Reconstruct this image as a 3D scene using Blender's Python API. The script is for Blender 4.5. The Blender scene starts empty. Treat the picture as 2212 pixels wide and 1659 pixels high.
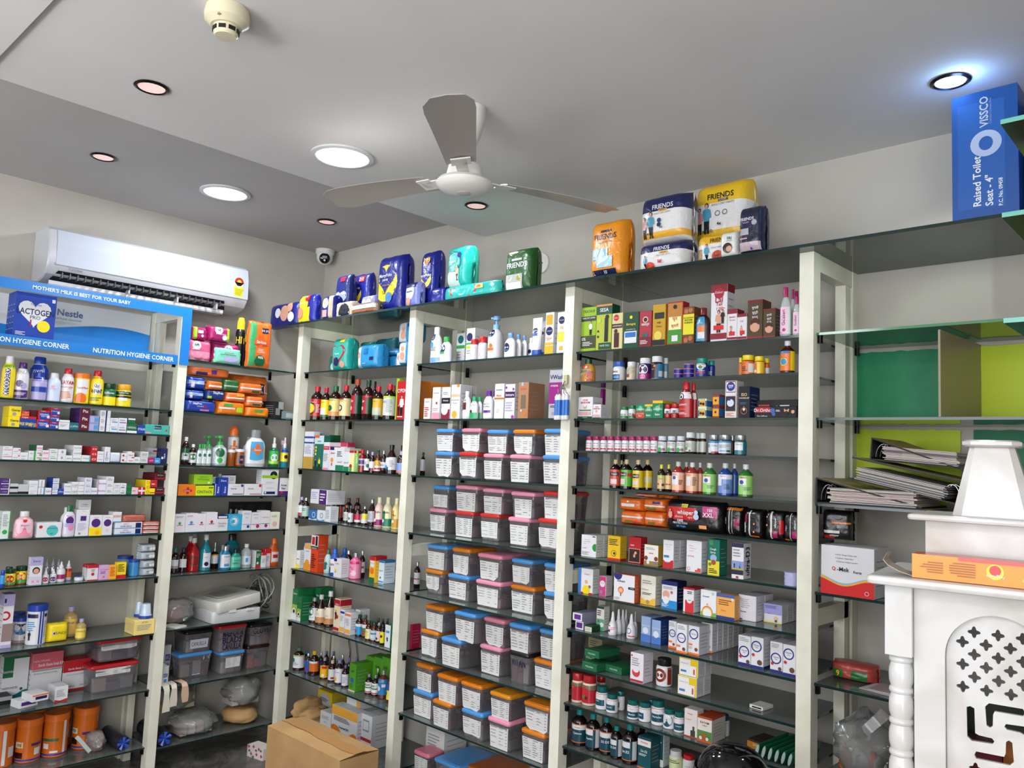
import bpy, bmesh, math, random
from math import sin, cos, pi, radians as R
from mathutils import Vector, Matrix, noise
random.seed(7)
SC = bpy.context.scene
COL = SC.collection
# ---------------------------------------------------------------- camera
cam_d = bpy.data.cameras.new('camera')
cam = bpy.data.objects.new('camera', cam_d); COL.objects.link(cam)
cam_d.sensor_width = 36.0
cam_d.lens = 1738.5960 * 36.0 / 2212.0
cam_d.clip_start = 0.05
cam.matrix_world = Matrix(((0.73085214, 0.03313268, 0.68173116, 4.21353), (0.68120262, -0.09780762, -0.72553198, -2.75202), (0.04263969, 0.99465366, -0.09405298, 1.54120), (0, 0, 0, 1)))
SC.camera = cam
# ---------------------------------------------------------------- light
wd = bpy.data.worlds.new('daylight'); SC.world = wd; wd.use_nodes = True
wd.node_tree.nodes['Background'].inputs[0].default_value = (0.80, 0.90, 1.0, 1)
wd.node_tree.nodes['Background'].inputs[1].default_value = 0.9
def area(name, loc, rot, sx, sy, power, color, spread=180):
    l = bpy.data.lights.new(name, 'AREA'); l.shape = 'RECTANGLE'; l.size = sx; l.size_y = sy
    l.energy = power; l.color = color; l.spread = R(spread)
    o = bpy.data.objects.new(name, l); COL.objects.link(o); o.location = loc; o.rotation_euler = rot
    return o
# daylight through the open shop front, far behind the camera
area('shop_front_daylight', (3.2, -7.6, 1.35), (R(90), 0, 0), 5.6, 2.4, 190, (0.95, 0.97, 1.0))
# added fill light at the solid right wall, brightens the left shelving
area('right_side_fill', (5.38, -4.3, 1.2), (R(90), 0, R(90)), 1.8, 2.2, 85, (0.96, 0.98, 1.0))
# added upward fill light near the floor, brightens the ceiling
area('ceiling_fill', (4.1, -6.6, .2), (R(150), 0, 0), 2.4, 1.2, 420, (1.0, 0.97, 0.98))
def disc_light(name, x, y, z, r, power, color):
    l = bpy.data.lights.new(name, 'AREA'); l.shape = 'DISK'; l.size = 2*r
    l.energy = power; l.color = color
    o = bpy.data.objects.new(name, l); COL.objects.link(o); o.location = (x, y, z)
    return o
H1, H2 = 2.644, 2.754
disc_light('panel_lamp', 1.733, -1.088, H1-.012, .085, 15, (.9, .95, 1))
disc_light('panel_lamp', .629, -.988, H2-.012, .085, 12, (.9, .95, 1))
disc_light('panel_lamp', 3.9, -4.2, H1-.02, .3, 30, (.9, .95, 1))
disc_light('panel_lamp', 1.8, -4.2, H1-.02, .3, 30, (.9, .95, 1))
def spot(name, loc, target, power, color, size=70, blend=.6):
    l = bpy.data.lights.new(name, 'SPOT'); l.energy = power; l.color = color; l.spot_size = R(size); l.spot_blend = blend; l.shadow_soft_size = .04
    o = bpy.data.objects.new(name, l); COL.objects.link(o); o.location = loc
    o.rotation_euler = (Vector(target)-Vector(loc)).to_track_quat('-Z', 'Y').to_euler(); return o
spot('downlight_lamp', (1.726, -.381, H1-.03), (1.726, -.25, 0), 9, (1, .93, .76), 110)
spot('downlight_lamp', (.63, -.419, H2-.03), (.63, -.3, 0), 14, (1, .95, .84), 110)
spot('downlight_lamp', (3.606, -.378, H1-.03), (3.606, -.2, 0), 16, (.95, .98, 1), 120)
l = bpy.data.lights.new('downlight_glow', 'POINT'); l.energy = .55; l.color = (.35, .62, 1); l.shadow_soft_size = .02
o = bpy.data.objects.new('downlight_glow', l); COL.objects.link(o); o.location = (3.635, -.40, H1-.04)
SC.view_settings.view_transform = 'Standard'
SC.view_settings.look = 'None'
SC.view_settings.exposure = 0.15
SC.view_settings.gamma = 1.0
SC.view_settings.use_curve_mapping = False
SC.cycles.transparent_max_bounces = 24
SC.cycles.max_bounces = 6
SC.cycles.sample_clamp_indirect = 4
# ---------------------------------------------------------------- materials
HEX = dict(W='D4D4D8', w='D8CDB0', K='141416', S='8C9094', s='B4B8BC', R='B81C26', r='58101C', O='DC6A20', o='E8A828', Y='EACF1C',
           G='15603A', g='2FA048', l='A8CC28', D='0C3A22', T='0F6468', t='4CB4AC', B='1A3C9C', b='3C90D0', N='141C50', V='4A2470',
           v='A8A0CC', M='A01860', P='E088A4', p='E4BCC8', A='24100C', a='A05418', F='CC9880', C='CCD8D8', a2='BCA468')
HEX['a2'] = 'BCA468'
def lin(h):
    c = [int(h[i:i+2], 16)/255 for i in (0, 2, 4)]
    return tuple(((x+.055)/1.055)**2.4 if x > .04045 else x/12.92 for x in c)
MC = {}
def mat(key, kind='paper'):
    k = (key, kind)
    if k in MC: return MC[k]
    col = lin(HEX.get(key, key))
    m = bpy.data.materials.new(kind+'_'+key); m.use_nodes = True
    nt = m.node_tree; b = nt.nodes['Principled BSDF']
    b.inputs['Base Color'].default_value = (*col, 1)
    rough, spec = dict(paper=(.5, .35), film=(.28, .6), wrap=(.3, .6), plas=(.3, .5), glassy=(.08, .6), metal=(.25, .5), matte=(.8, .2))[kind]
    b.inputs['Roughness'].default_value = rough
    b.inputs['Specular IOR Level'].default_value = spec
    if kind == 'metal' or key == 's' and kind == 'plas': b.inputs['Metallic'].default_value = .8
    if kind == 'glassy' and key in ('C', 'a2', 'a', 'A88098', 'A8B0B8', '7090A8'):
        b.inputs['Alpha'].default_value = .45 if key == 'C' else .75
    if kind == 'wrap':
        tc = nt.nodes.new('ShaderNodeTexCoord'); n = nt.nodes.new('ShaderNodeTexNoise'); n.inputs['Scale'].default_value = 26; n.inputs['Detail'].default_value = 3; n.inputs['Distortion'].default_value = 1.2
        bp = nt.nodes.new('ShaderNodeBump'); bp.inputs['Strength'].default_value = .55; bp.inputs['Distance'].default_value = .006
        nt.links.new(tc.outputs['Object'], n.inputs['Vector']); nt.links.new(n.outputs['Fac'], bp.inputs['Height']); nt.links.new(bp.outputs[0], b.inputs['Normal'])
    MC[k] = m
    return m
def node_mat(name, base, rough=.5, spec=.4, metallic=0):
    m = bpy.data.materials.new(name); m.use_nodes = True
    b = m.node_tree.nodes['Principled BSDF']
    b.inputs['Base Color'].default_value = (*base, 1); b.inputs['Roughness'].default_value = rough
    b.inputs['Specular IOR Level'].default_value = spec; b.inputs['Metallic'].default_value = metallic
    return m, m.node_tree, b
def mottle(m, nt, b, c1, c2, scale, detail=4, lo=.35, hi=.65, bump=0, dist=0):
    tc = nt.nodes.new('ShaderNodeTexCoord'); n = nt.nodes.new('ShaderNodeTexNoise'); n.inputs['Scale'].default_value = scale
    n.inputs['Detail'].default_value = detail; n.inputs['Distortion'].default_value = dist
    r = nt.nodes.new('ShaderNodeValToRGB'); r.color_ramp.elements[0].position = lo; r.color_ramp.elements[1].position = hi
    r.color_ramp.elements[0].color = (*c1, 1); r.color_ramp.elements[1].color = (*c2, 1)
    nt.links.new(tc.outputs['Object'], n.inputs['Vector']); nt.links.new(n.outputs['Fac'], r.inputs[0]); nt.links.new(r.outputs[0], b.inputs['Base Color'])
    if bump:
        bp = nt.nodes.new('ShaderNodeBump'); bp.inputs['Strength'].default_value = bump; bp.inputs['Distance'].default_value = .01
        nt.links.new(n.outputs['Fac'], bp.inputs['Height']); nt.links.new(bp.outputs[0], b.inputs['Normal'])
    return m
M_WALL = mottle(*node_mat('wall_paint', lin('B0ACA4'), .75, .2), lin('ACA8A0'), lin('B6B2AA'), 2.2, 5, .35, .7, .05)
M_SHELFWALL = mottle(*node_mat('shelf_back_paint', lin('C0BFB4'), .7, .25), lin('B8B7AC'), lin('C6C5BA'), 3, 5, .3, .7, .05)
M_CEIL_SHADE = mottle(*node_mat('ceiling_shade_paint', lin('B0AEAC'), .8, .15), lin('ACAAA8'), lin('B4B2B0'), 1.6, 4, .3, .7, .04)  # ceiling paint darkened for the dimmer left strip; shade is in the colour
M_CEIL = mottle(*node_mat('ceiling_paint', lin('D2D1D1'), .8, .15), lin('CECDCD'), lin('D7D5D5'), 1.6, 4, .3, .7, .04)
M_POST = mottle(*node_mat('post_paint', lin('D4D2C0'), .45, .4), lin('D4D2C0'), lin('E2E1D2'), 9, 6, .3, .6)
M_FLOOR = mottle(*node_mat('floor_stone', lin('585450'), .25, .5), lin('3A3836'), lin('6E6A66'), 4, 10, .35, .75, 0, 2.5)
M_MARBLE = mottle(*node_mat('white_marble', lin('D8D6D4'), .25, .5), lin('B0A8A0'), lin('C6C5C4'), 7, 9, .3, .55, 0, .8)
M_CARD = mottle(*node_mat('cardboard', lin('B08A5C'), .8, .2), lin('A8845A'), lin('BC9868'), 6, 6, .3, .7)
def glass_mat(name, tint, dust, dcol=(.34, .36, .34)):
    m = bpy.data.materials.new(name); m.use_nodes = True; nt = m.node_tree
    for n in list(nt.nodes): nt.nodes.remove(n)
    out = nt.nodes.new('ShaderNodeOutputMaterial'); tr = nt.nodes.new('ShaderNodeBsdfTransparent'); tr.inputs[0].default_value = (*tint, 1)
    gl = nt.nodes.new('ShaderNodeBsdfGlossy'); gl.inputs['Roughness'].default_value = .06; gl.inputs[0].default_value = (.9, .95, .93, 1)
    fr = nt.nodes.new('ShaderNodeFresnel'); fr.inputs[0].default_value = 1.5
    df = nt.nodes.new('ShaderNodeBsdfDiffuse'); df.inputs[0].default_value = (*dcol, 1)
    m1 = nt.nodes.new('ShaderNodeMixShader'); m1.inputs[0].default_value = dust
    m2 = nt.nodes.new('ShaderNodeMixShader')
    nt.links.new(tr.outputs[0], m1.inputs[1]); nt.links.new(df.outputs[0], m1.inputs[2])
    nt.links.new(m1.outputs[0], m2.inputs[1]); nt.links.new(gl.outputs[0], m2.inputs[2]); nt.links.new(fr.outputs[0], m2.inputs[0])
    nt.links.new(m2.outputs[0], out.inputs[0])
    return m
M_GLASS = glass_mat('shelf_glass', (.74, .82, .78), .34, (.28, .30, .28))
M_GLASSCLEAN = glass_mat('clean_glass', (.84, .88, .84), .12)
M_EDGE, _, _b = node_mat('glass_edge', lin('0C2A28'), .12, .6)
M_EDGE2, _, _b = node_mat('glass_edge_green', lin('2C7848'), .12, .6)
M_CONT = glass_mat('smoky_plastic', (.74, .71, .73), .26, (.42, .38, .41))
M_BAG = glass_mat('plastic_film', (.88, .88, .88), .38, (.52, .51, .50))
def emis(name, col, s):
    m = bpy.data.materials.new(name); m.use_nodes = True; b = m.node_tree.nodes['Principled BSDF']
    b.inputs['Base Color'].default_value = (.8, .8, .8, 1); b.inputs['Emission Color'].default_value = (*col, 1); b.inputs['Emission Strength'].default_value = s
    return m
# ---------------------------------------------------------------- mesh helpers
class MB:
    def __init__(s): s.v = []; s.f = []; s.m = []; s.sm = []; s.mats = []
    def mi(s, m):
        if m not in s.mats: s.mats.append(m)
        return s.mats.index(m)
    def add(s, vs, fs, m, smooth=False):
        o = len(s.v); s.v += [tuple(v) for v in vs]; i = s.mi(m)
        for f in fs: s.f.append([o+a for a in f]); s.m.append(i); s.sm.append(smooth)
    def box(s, x0, x1, y0, y1, z0, z1, m, my=None, mz=None, T=None):
        vs = [(x, y, z) for x in (x0, x1) for y in (y0, y1) for z in (z0, z1)]
        if T: vs = [T @ Vector(v) for v in vs]
        s.add(vs, [(0, 1, 3, 2), (4, 6, 7, 5)], m)
        s.add(vs, [(0, 4, 5, 1), (2, 3, 7, 6)], my or m)
        s.add(vs, [(0, 2, 6, 4), (1, 5, 7, 3)], mz or m)
    def rbox(s, x0, x1, y0, y1, z0, z1, m, r=.01, n=3, T=None, taper=0, top=None, rz=None):
        # box with rounded vertical corners; rz rounds the top and bottom rims too
        rings = []
        rz = 0 if rz is None else rz
        zs = [(z0, rz), (z0+rz*.3, rz*.3), (z0+rz, 0), (z1-rz, 0), (z1-rz*.3, rz*.3), (z1, rz)] if rz else [(z0, 0), (z1, 0)]
        for z, ins in zs:
            t = (z-z0)/(z1-z0); g = taper*(1-t)+ins
            ring = []
            for cx, cy, a0 in ((x1-r-g, y1-r-g, 0), (x0+r+g, y1-r-g, 90), (x0+r+g, y0+r+g, 180), (x1-r-g, y0+r+g, 270)):
                for k in range(n+1):
                    a = R(a0+90*k/n); ring.append((cx+r*cos(a), cy+r*sin(a), z))
            rings.append(ring)
        s.loft(rings, m, True, T, caps=True, capm=top)
    def loft(s, rings, m, smooth=True, T=None, caps=False, closed=True, capm=None):
        n = len(rings[0]); vs = [v for r_ in rings for v in r_]
        if T: vs = [T @ Vector(v) for v in vs]
        fs = []
        for i in range(len(rings)-1):
            for j in range(n if closed else n-1):
                k = (j+1) % n; fs.append((i*n+j, i*n+k, (i+1)*n+k, (i+1)*n+j))
        s.add(vs, fs, m, smooth)
        if caps:
            s.add([vs[j] for j in range(n)], [tuple(reversed(range(n)))], m)
            s.add([vs[(len(rings)-1)*n+j] for j in range(n)], [tuple(range(n))], capm or m)
    def lathe(s, prof, m, fl=1.0, n=20, T=None, cap=True):
        rings = [[(r_*cos(2*pi*k/n), r_*fl*sin(2*pi*k/n), z) for k in range(n)] for r_, z in prof]
        s.loft(rings, m, True, T, caps=cap)
    def tube(s, pts, r_, m, n=6):
        rings = []
        pts = [Vector(p) for p in pts]
        for i, p in enumerate(pts):
            d = (pts[min(i+1, len(pts)-1)]-pts[max(i-1, 0)]).normalized()
            a = d.orthogonal().normalized() if i == 0 else (a-d*a.dot(d)).normalized()
            b = d.cross(a)
            rings.append([p+(a*cos(2*pi*k/n)+b*sin(2*pi*k/n))*r_ for k in range(n)])
        s.loft(rings, m, True, None, caps=True)
    def mesh(s, name, sharp=35):
        me = bpy.data.meshes.new(name); me.from_pydata(s.v, [], s.f)
        for m in s.mats: me.materials.append(m)
        me.polygons.foreach_set('material_index', s.m); me.polygons.foreach_set('use_smooth', s.sm)
        me.update()
        if any(s.sm): me.set_sharp_from_angle(angle=R(sharp))
        return me
def link(name, me, parent=None, loc=None, rz=0):
    o = bpy.data.objects.new(name, me); COL.objects.link(o)
    if parent: o.parent = parent
    if loc: o.location = loc
    o.rotation_euler[2] = rz
    return o
def tag(o, label, cat, group=None):
    o['label'] = label; o['category'] = cat
    if group: o['group'] = group
    return o
def empty(name, loc, rz=0):
    o = bpy.data.objects.new(name, None); o.empty_display_size = .02; COL.objects.link(o); o.location = loc; o.rotation_euler[2] = rz; return o
def structure(name, mb):
    o = link(name, mb.mesh(name)); o['kind'] = 'structure'; return o
# ---------------------------------------------------------------- lettering
TC = {}
def glyphs(txt, bold):
    k = (txt, bold)
    if k in TC: return TC[k]
    cu = bpy.data.curves.new('t', 'FONT'); cu.body = txt; cu.size = 1; cu.resolution_u = 2; cu.align_x = 'CENTER'
    if bold: cu.offset = .018
    ob = bpy.data.objects.new('t', cu); me = ob.to_mesh()
    vs = [(v.co.x, v.co.y) for v in me.vertices]; fs = [tuple(p.vertices) for p in me.polygons]
    ob.to_mesh_clear(); bpy.data.objects.remove(ob); bpy.data.curves.remove(cu)
    if vs:
        x0 = min(v[0] for v in vs); x1 = max(v[0] for v in vs); y0 = min(v[1] for v in vs); y1 = max(v[1] for v in vs)
        h = max(y1-y0, .5); cx = (x0+x1)/2; cy = (y0+y1)/2
        vs = [((x-cx)/h, (y-cy)/h) for x, y in vs]; w = (x1-x0)/h
    else: w = 1
    TC[k] = (vs, fs, w); return TC[k]
def put_text(mb, surf, txt, uc, vc, h, m, maxw, off, bold=False, rot=0):
    vs, fs, w = glyphs(txt, bold)
    sx = h
    if w*sx > maxw: sx = maxw/w
    if rot: out = [surf(uc-y*h, vc+x*sx, off) for x, y in vs]
    else: out = [surf(uc+x*sx, vc+y*h, off) for x, y in vs]
    mb.add(out, fs, m)
def grid(mb, surf, u0, u1, v0, v1, m, off, nu=1, nv=1):
    vs = [surf(u0+(u1-u0)*i/nu, v0+(v1-v0)*j/nv, off) for i in range(nu+1) for j in range(nv+1)]
    fs = [(i*(nv+1)+j, (i+1)*(nv+1)+j, (i+1)*(nv+1)+j+1, i*(nv+1)+j+1) for i in range(nu) for j in range(nv)]
    mb.add(vs, fs, m)
def poly(mb, surf, pts, m, off):
    cx = sum(p[0] for p in pts)/len(pts); cy = sum(p[1] for p in pts)/len(pts); n = len(pts)
    rr = max(abs(p[0]-cx) for p in pts); K = 4 if rr > .02 and off > .0006 else 1
    vs = [surf(cx, cy, off)]
    for k in range(1, K+1): vs += [surf(cx+(x-cx)*k/K, cy+(y-cy)*k/K, off) for x, y in pts]
    fs = [(0, 1+i, 1+(i+1) % n) for i in range(n)]
    for k in range(K-1): fs += [(1+k*n+i, 1+(k+1)*n+i, 1+(k+1)*n+(i+1) % n, 1+k*n+(i+1) % n) for i in range(n)]
    mb.add(vs, fs, m)
def draw(mb, els, surf, W, H, kind, eps=.0004, nu=1, nv=1, side=None):
    """print the artwork elements on a surface W wide and H tall; u 0..1, v 0..1"""
    rnd = random.Random(len(els)*7+int(W*1e4))
    U = lambda u: (u-.5)*W
    for i, e in enumerate(els):
        t, a = e[0], e[2:].split(',')
        off = eps*(1+i*.55)
        tf = 1.7 if eps > .001 else 1
        if t in 'bs':
            v0, v1 = float(a[0]), float(a[1]); m = mat(a[2], kind)
            u0, u1 = (float(a[3]), float(a[4])) if len(a) > 4 else (0, 1)
            if t == 's' and side: side(v0, v1, m)
            grid(mb, surf, U(u0), U(u1), v0*H, v1*H, m, off, max(1, round(nu*abs(u1-u0))), max(1, round(nv*(v1-v0))))
        elif t in 'tT':
            uc, core = (float(a[-1]), a[:-1]) if _isnum_last(a) else (.5, a)
            c = core[-1]; h = float(core[-2]); v = float(core[-3]); txt = ','.join(core[:-3]).replace('~', ' ')
            put_text(mb, surf, txt, U(uc), v*H, h*H, mat(c, kind), W*(.92 if uc == .5 else min(.95, 2*min(uc, 1-uc)+.03)), off*tf, t == 'T')
        elif t in 'Vz':
            txt = a[0].replace('~', ' '); v, h = float(a[1]), float(a[2]); uc = float(a[4]) if len(a) > 4 else .5
            if t == 'V': put_text(mb, surf, txt, U(uc), v*H, h*W, mat(a[3], kind), H*.8, off*tf, True, 1)
        elif t == 'g':
            v0, v1 = float(a[0]), float(a[1]); n = int(a[3]); u0, u1 = (float(a[4]), float(a[5])) if len(a) > 5 else (.12, .85)
            for k in range(n):
                vv = v0+(v1-v0)*(k+.5)/n; th = (v1-v0)/n*.22
                ue = u0+(u1-u0)*rnd.uniform(.6, 1)
                grid(mb, surf, U(u0), U(ue), (vv-th)*H, (vv+th)*H, mat(a[2], kind), off, max(1, nu//2), 1)
        elif t in 'orh':
            u, v, r_ = float(a[0]), float(a[1]), float(a[2])*W; cx, cy = U(u), v*H; m = mat(a[3], kind)
            cl = lambda x, y: (max(-W/2, min(W/2, x)), max(0, min(H, y)))
            if t == 'o': poly(mb, surf, [cl(cx+r_*cos(2*pi*k/20), cy+r_*sin(2*pi*k/20)) for k in range(20)], m, off)
            elif t == 'r':
                n = 24; vs = []
                for k in range(n):
                    for q in (1, .78): vs.append(surf(*cl(cx+q*r_*cos(2*pi*k/n), cy+q*r_*sin(2*pi*k/n)), off))
                mb.add(vs, [(2*k, 2*((k+1) % n), 2*((k+1) % n)+1, 2*k+1) for k in range(n)], m)
            else:
                pts = []
                for k in range(28):
                    q = 2*pi*k/28; pts.append(cl(cx+r_*sin(q)**3, cy+r_*(13*cos(q)-5*cos(2*q)-2*cos(3*q)-cos(4*q))/16))
                poly(mb, surf, pts, m, off)
        elif t == 'w':
            v, am = float(a[0]), float(a[1]); n = 12
            vs = []
            for k in range(n+1):
                u = k/n; vs += [surf(U(u), .003*H, off), surf(U(u), (v+am*sin(u*2*pi+2))*H, off)]
            mb.add(vs, [(2*k, 2*k+2, 2*k+3, 2*k+1) for k in range(n)], mat(a[2], kind))
        elif t == 'm':
            u, v, sz = float(a[0]), float(a[1]), float(a[2])*H; cx, cy = U(u), v*H; m = mat(a[3], kind)
            sz = min(sz, H-cy)
            poly(mb, surf, [(cx+x*sz, cy+y*sz) for x, y in ((-.1, .42), (.1, .42), (.09, .0), (.02, 0), (0, .3), (-.02, 0), (-.09, 0))], mat('K', kind), off)
            poly(mb, surf, [(cx+x*sz, cy+y*sz) for x, y in ((-.13, .76), (-.06, .8), (.06, .8), (.13, .76), (.17, .5), (.1, .5), (.09, .4), (-.09, .4), (-.1, .5), (-.17, .5))], m, off*1.1)
            poly(mb, surf, [(cx+.075*sz*cos(q*.6), cy+.9*sz+.09*sz*sin(q*.6)) for q in range(11)], mat('A', kind), off*1.2)
            poly(mb, surf, [(cx+.055*sz*cos(q*.6), cy+.88*sz+.07*sz*sin(q*.6)) for q in range(11)], mat('F', kind), off*1.5)
def _isnum(x):
    try: float(x); return True
    except ValueError: return False
def _isnum_last(a):
    # a trailing number is the horizontal position only when a colour stands before it
    return len(a) >= 5 and _isnum(a[-1]) and (a[-2] in HEX or len(a[-2]) == 6)
# ---------------------------------------------------------------- product builders (return list of (part name, mesh))
def parse(ds):
    d = dict(c='W', k='W', c2=None, L=None, P=None, N=None, H=None, S=None); els = []
    for e in ds.split():
        k = e.split(':')[0]
        if k in d: d[k] = e[len(k)+1:]
        else: els.append(e)
    return d, els
PROF = {  # body profile, cap profile (radius in half widths, height 0..1), radius of the label zone
 'syr': ([(.9, 0), (1, .02), (1, .64), (.93, .70), (.6, .78), (.36, .82), (.36, .88)], [(.44, .85), (.44, .99), (.40, 1)]),
 'tal': ([(.9, 0), (1, .02), (1, .5), (.85, .6), (.4, .78), (.34, .82), (.34, .88)], [(.42, .85), (.42, .99), (.38, 1)]),
 'pill': ([(.92, 0), (1, .03), (1, .66), (.9, .72), (.72, .76), (.72, .8)], [(.84, .74), (.88, .76), (.88, .98), (.82, 1)]),
 'tub': ([(.9, 0), (.95, .02), (.95, .86)], [(1, .84), (1, .985), (.95, 1)]),
 'talc': ([(.88, 0), (1, .03), (1, .62), (.92, .72), (.66, .80), (.6, .84)], [(.6, .82), (.62, .84), (.58, .98), (.5, 1)]),
 'lot': ([(.9, 0), (1, .03), (.97, .55), (.85, .68), (.5, .78), (.4, .81)], [(.46, .80), (.46, .98), (.4, 1)]),
 'can': ([(.95, 0), (1, .02), (1, .70), (.8, .76), (.7, .78)], [(.82, .76), (.82, .9), (.62, .97), (.55, 1)]),
 'drop': ([(.9, 0), (1, .03), (1, .55), (.85, .62), (.5, .66)], [(.55, .64), (.55, .78), (.3, .84), (.16, .98), (.1, 1)]),
 'noz': ([(.9, 0), (1, .03), (1, .35), (.75, .52), (.5, .6)], [(.5, .58), (.5, .66), (.38, .75), (.3, .93), (.16, 1)]),
 'spr': ([(.9, 0), (1, .03), (1, .5), (.8, .6), (.4, .66)], [(.42, .64), (.42, .78), (.24, .8), (.24, .97), (.2, 1)]),
 'pump': ([(.9, 0), (1, .03), (1, .48), (.85, .6), (.4, .70)], [(.42, .68), (.42, .8), (.14, .8), (.14, .92)]),
 'cup': ([(1, .0), (1, .25), (.88, .26), (.7, .98), (.66, 1)], [(1.05, 0), (1.05, .2)]),
}
def make_bottle(kind, w, h, d, ds):
    o, els = parse(ds); fl = min(1, d/w); r_ = w/2
    glass = kind in ('syr', 'tal', 'spr') or o['c'] == 'C' or kind == 'cup' or o['c'] == 'a'
    body, cap = PROF[kind]
    mb = MB(); mb.lathe([(a*r_, b*h) for a, b in body], mat(o['c'], 'glassy' if glass else 'plas'), fl)
    parts = [('body', mb.mesh('body'))]
    mc = MB(); km = mat(o['k'], 'plas'); mc.lathe([(a*r_, b*h) for a, b in cap], km, 1 if fl > .8 else min(1, fl*1.3))
    if kind == 'pump':
        mc.lathe([(r_*.42, h*.91), (r_*.46, h*.94), (r_*.4, h), (r_*.1, h)], km)
        mc.box(-r_*.75, 0, -r_*.14, r_*.14, h*.935, h*.98, km)
    parts.append(('cap', mc.mesh('cap')))
    if o['L'] or els:
        L = (o['L'] or '.1,.6,'+o['c']).split(',')
        v0, v1 = float(L[0])*h, min(float(L[1]), body[-1][1]-.01, cap[0][1] if kind != 'cup' else 1)*h
        def rad(z):
            t = z/h
            for (a, b), (a2, b2) in zip(body, body[1:]):
                if b <= t <= b2 and b2 > b: return (a+(a2-a)*(t-b)/(b2-b))*r_
            return body[-1][0]*r_
        def rad2(z):
            t = z/h
            return max(rad(z), 0)
        ml = MB(); n = 24; nz = 1 if v1/h < .6 else 10; lm = mat(L[2], 'film')
        rings = [[((rad2(z)+.0003)*cos(2*pi*k/n), (rad2(z)*fl+.0003)*sin(2*pi*k/n), z) for k in range(n)] for z in sorted([v0+(v1-v0)*j/nz for j in range(nz+1)]+[b_*h for a_, b_ in body if v0 < b_*h < v1])]
        ml.loft(rings, lm, True)
        Ww = r_*2.5
        def surf(u, v, off):
            z = v0+v; q = rad2(z)+.0003; a = u/r_
            return ((q+off)*sin(a), -(q*fl+.0003+off)*cos(a), z)
        def side(a, b, m):
            z0, z1 = v0+a*(v1-v0), v0+b*(v1-v0)
            ml.loft([[((rad2(z)+.0006)*cos(2*pi*k/n), (rad2(z)*fl+.0006)*sin(2*pi*k/n), z) for k in range(n)] for z in (z0, z1)], m, True)
        draw(ml, els, surf, Ww, v1-v0, 'film', .0005, 8, nz, side)
        parts.append(('label', ml.mesh('label')))
    return parts
def make_box(w, h, d, ds):
    o, els = parse(ds); mb = MB(); c = mat(o['c']); c2 = mat(o['c2']) if o['c2'] else c
    b = min(.0012, h*.08)
    x, y = w/2, d/2
    vs = [(-x+b, -y, b), (x-b, -y, b), (x-b, -y, h-b), (-x+b, -y, h-b), (-x, -y+b, b), (x, -y+b, b), (x, -y+b, h-b), (-x, -y+b, h-b),
          (-x, y, b), (x, y, b), (x, y, h-b), (-x, y, h-b), (-x+b, -y+b, 0), (x-b, -y+b, 0), (x-b, y, 0), (-x+b, y, 0), (-x+b, -y+b, h), (x-b, -y+b, h), (x-b, y, h), (-x+b, y, h)]
    mb.add(vs, [(0, 1, 2, 3)], c)
    mb.add(vs, [(5, 9, 10, 6), (4, 7, 11, 8), (1, 5, 6, 2), (0, 3, 7, 4), (9, 8, 11, 10)], c2)
    mb.add(vs, [(12, 15, 14, 13), (16, 17, 18, 19), (0, 12, 13, 1), (3, 2, 17, 16), (5, 13, 14, 9), (4, 8, 15, 12), (6, 10, 18, 17), (7, 16, 19, 11), (8, 9, 14, 15), (10, 11, 19, 18), (2, 6, 17), (3, 16, 7), (1, 13, 5), (0, 4, 12)], c2 if o['c2'] else c)
    e = .0004
    def side(v0, v1, m):
        z0, z1 = v0*h, v1*h
        for sx in (-1, 1):
            q = [(sx*(x+e), -y+b, z0), (sx*(x+e), y, z0), (sx*(x+e), y, z1), (sx*(x+e), -y+b, z1)]
            mb.add(q, [(0, 1, 2, 3)], m)
        if v1 > .97: mb.add([(-x, -y, h+e), (x, -y, h+e), (x, y, h+e), (-x, y, h+e)], [(0, 1, 2, 3)], m)
    draw(mb, els, lambda u, v, off: (u, -y-off, v), w, h, 'paper', .0004, side=side)
    # fine print on both narrow sides and the tuck flap seam of the lid
    if h > .045 and d > .02:
        g = mat('S'); rnd = random.Random(int(w*1e4))
        for sx in (-1, 1):
            for k in range(5):
                z = h*(.25+.12*k); l = d*rnd.uniform(.45, .75)
                mb.add([(sx*(x+e*2), -d*.38, z), (sx*(x+e*2), -d*.38+l, z), (sx*(x+e*2), -d*.38+l, z+h*.018), (sx*(x+e*2), -d*.38, z+h*.018)], [(0, 1, 2, 3)], g)
    for z in els:
        if z[0] == 'z':
            a = z[2:].split(',')
            put_text(mb, lambda u, v, off: (x+.001+off, u, v), a[0], 0, h*.5, d*.55, mat(a[3]), h*.8, .0005, True, 1)
    mb.add([(-x*.96, -y*.55, h+.0003), (x*.96, -y*.55, h+.0003), (x*.96, -y*.52, h+.0003), (-x*.96, -y*.52, h+.0003)], [(0, 1, 2, 3)], mat('S'))
    return mb.mesh('carton')
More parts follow.
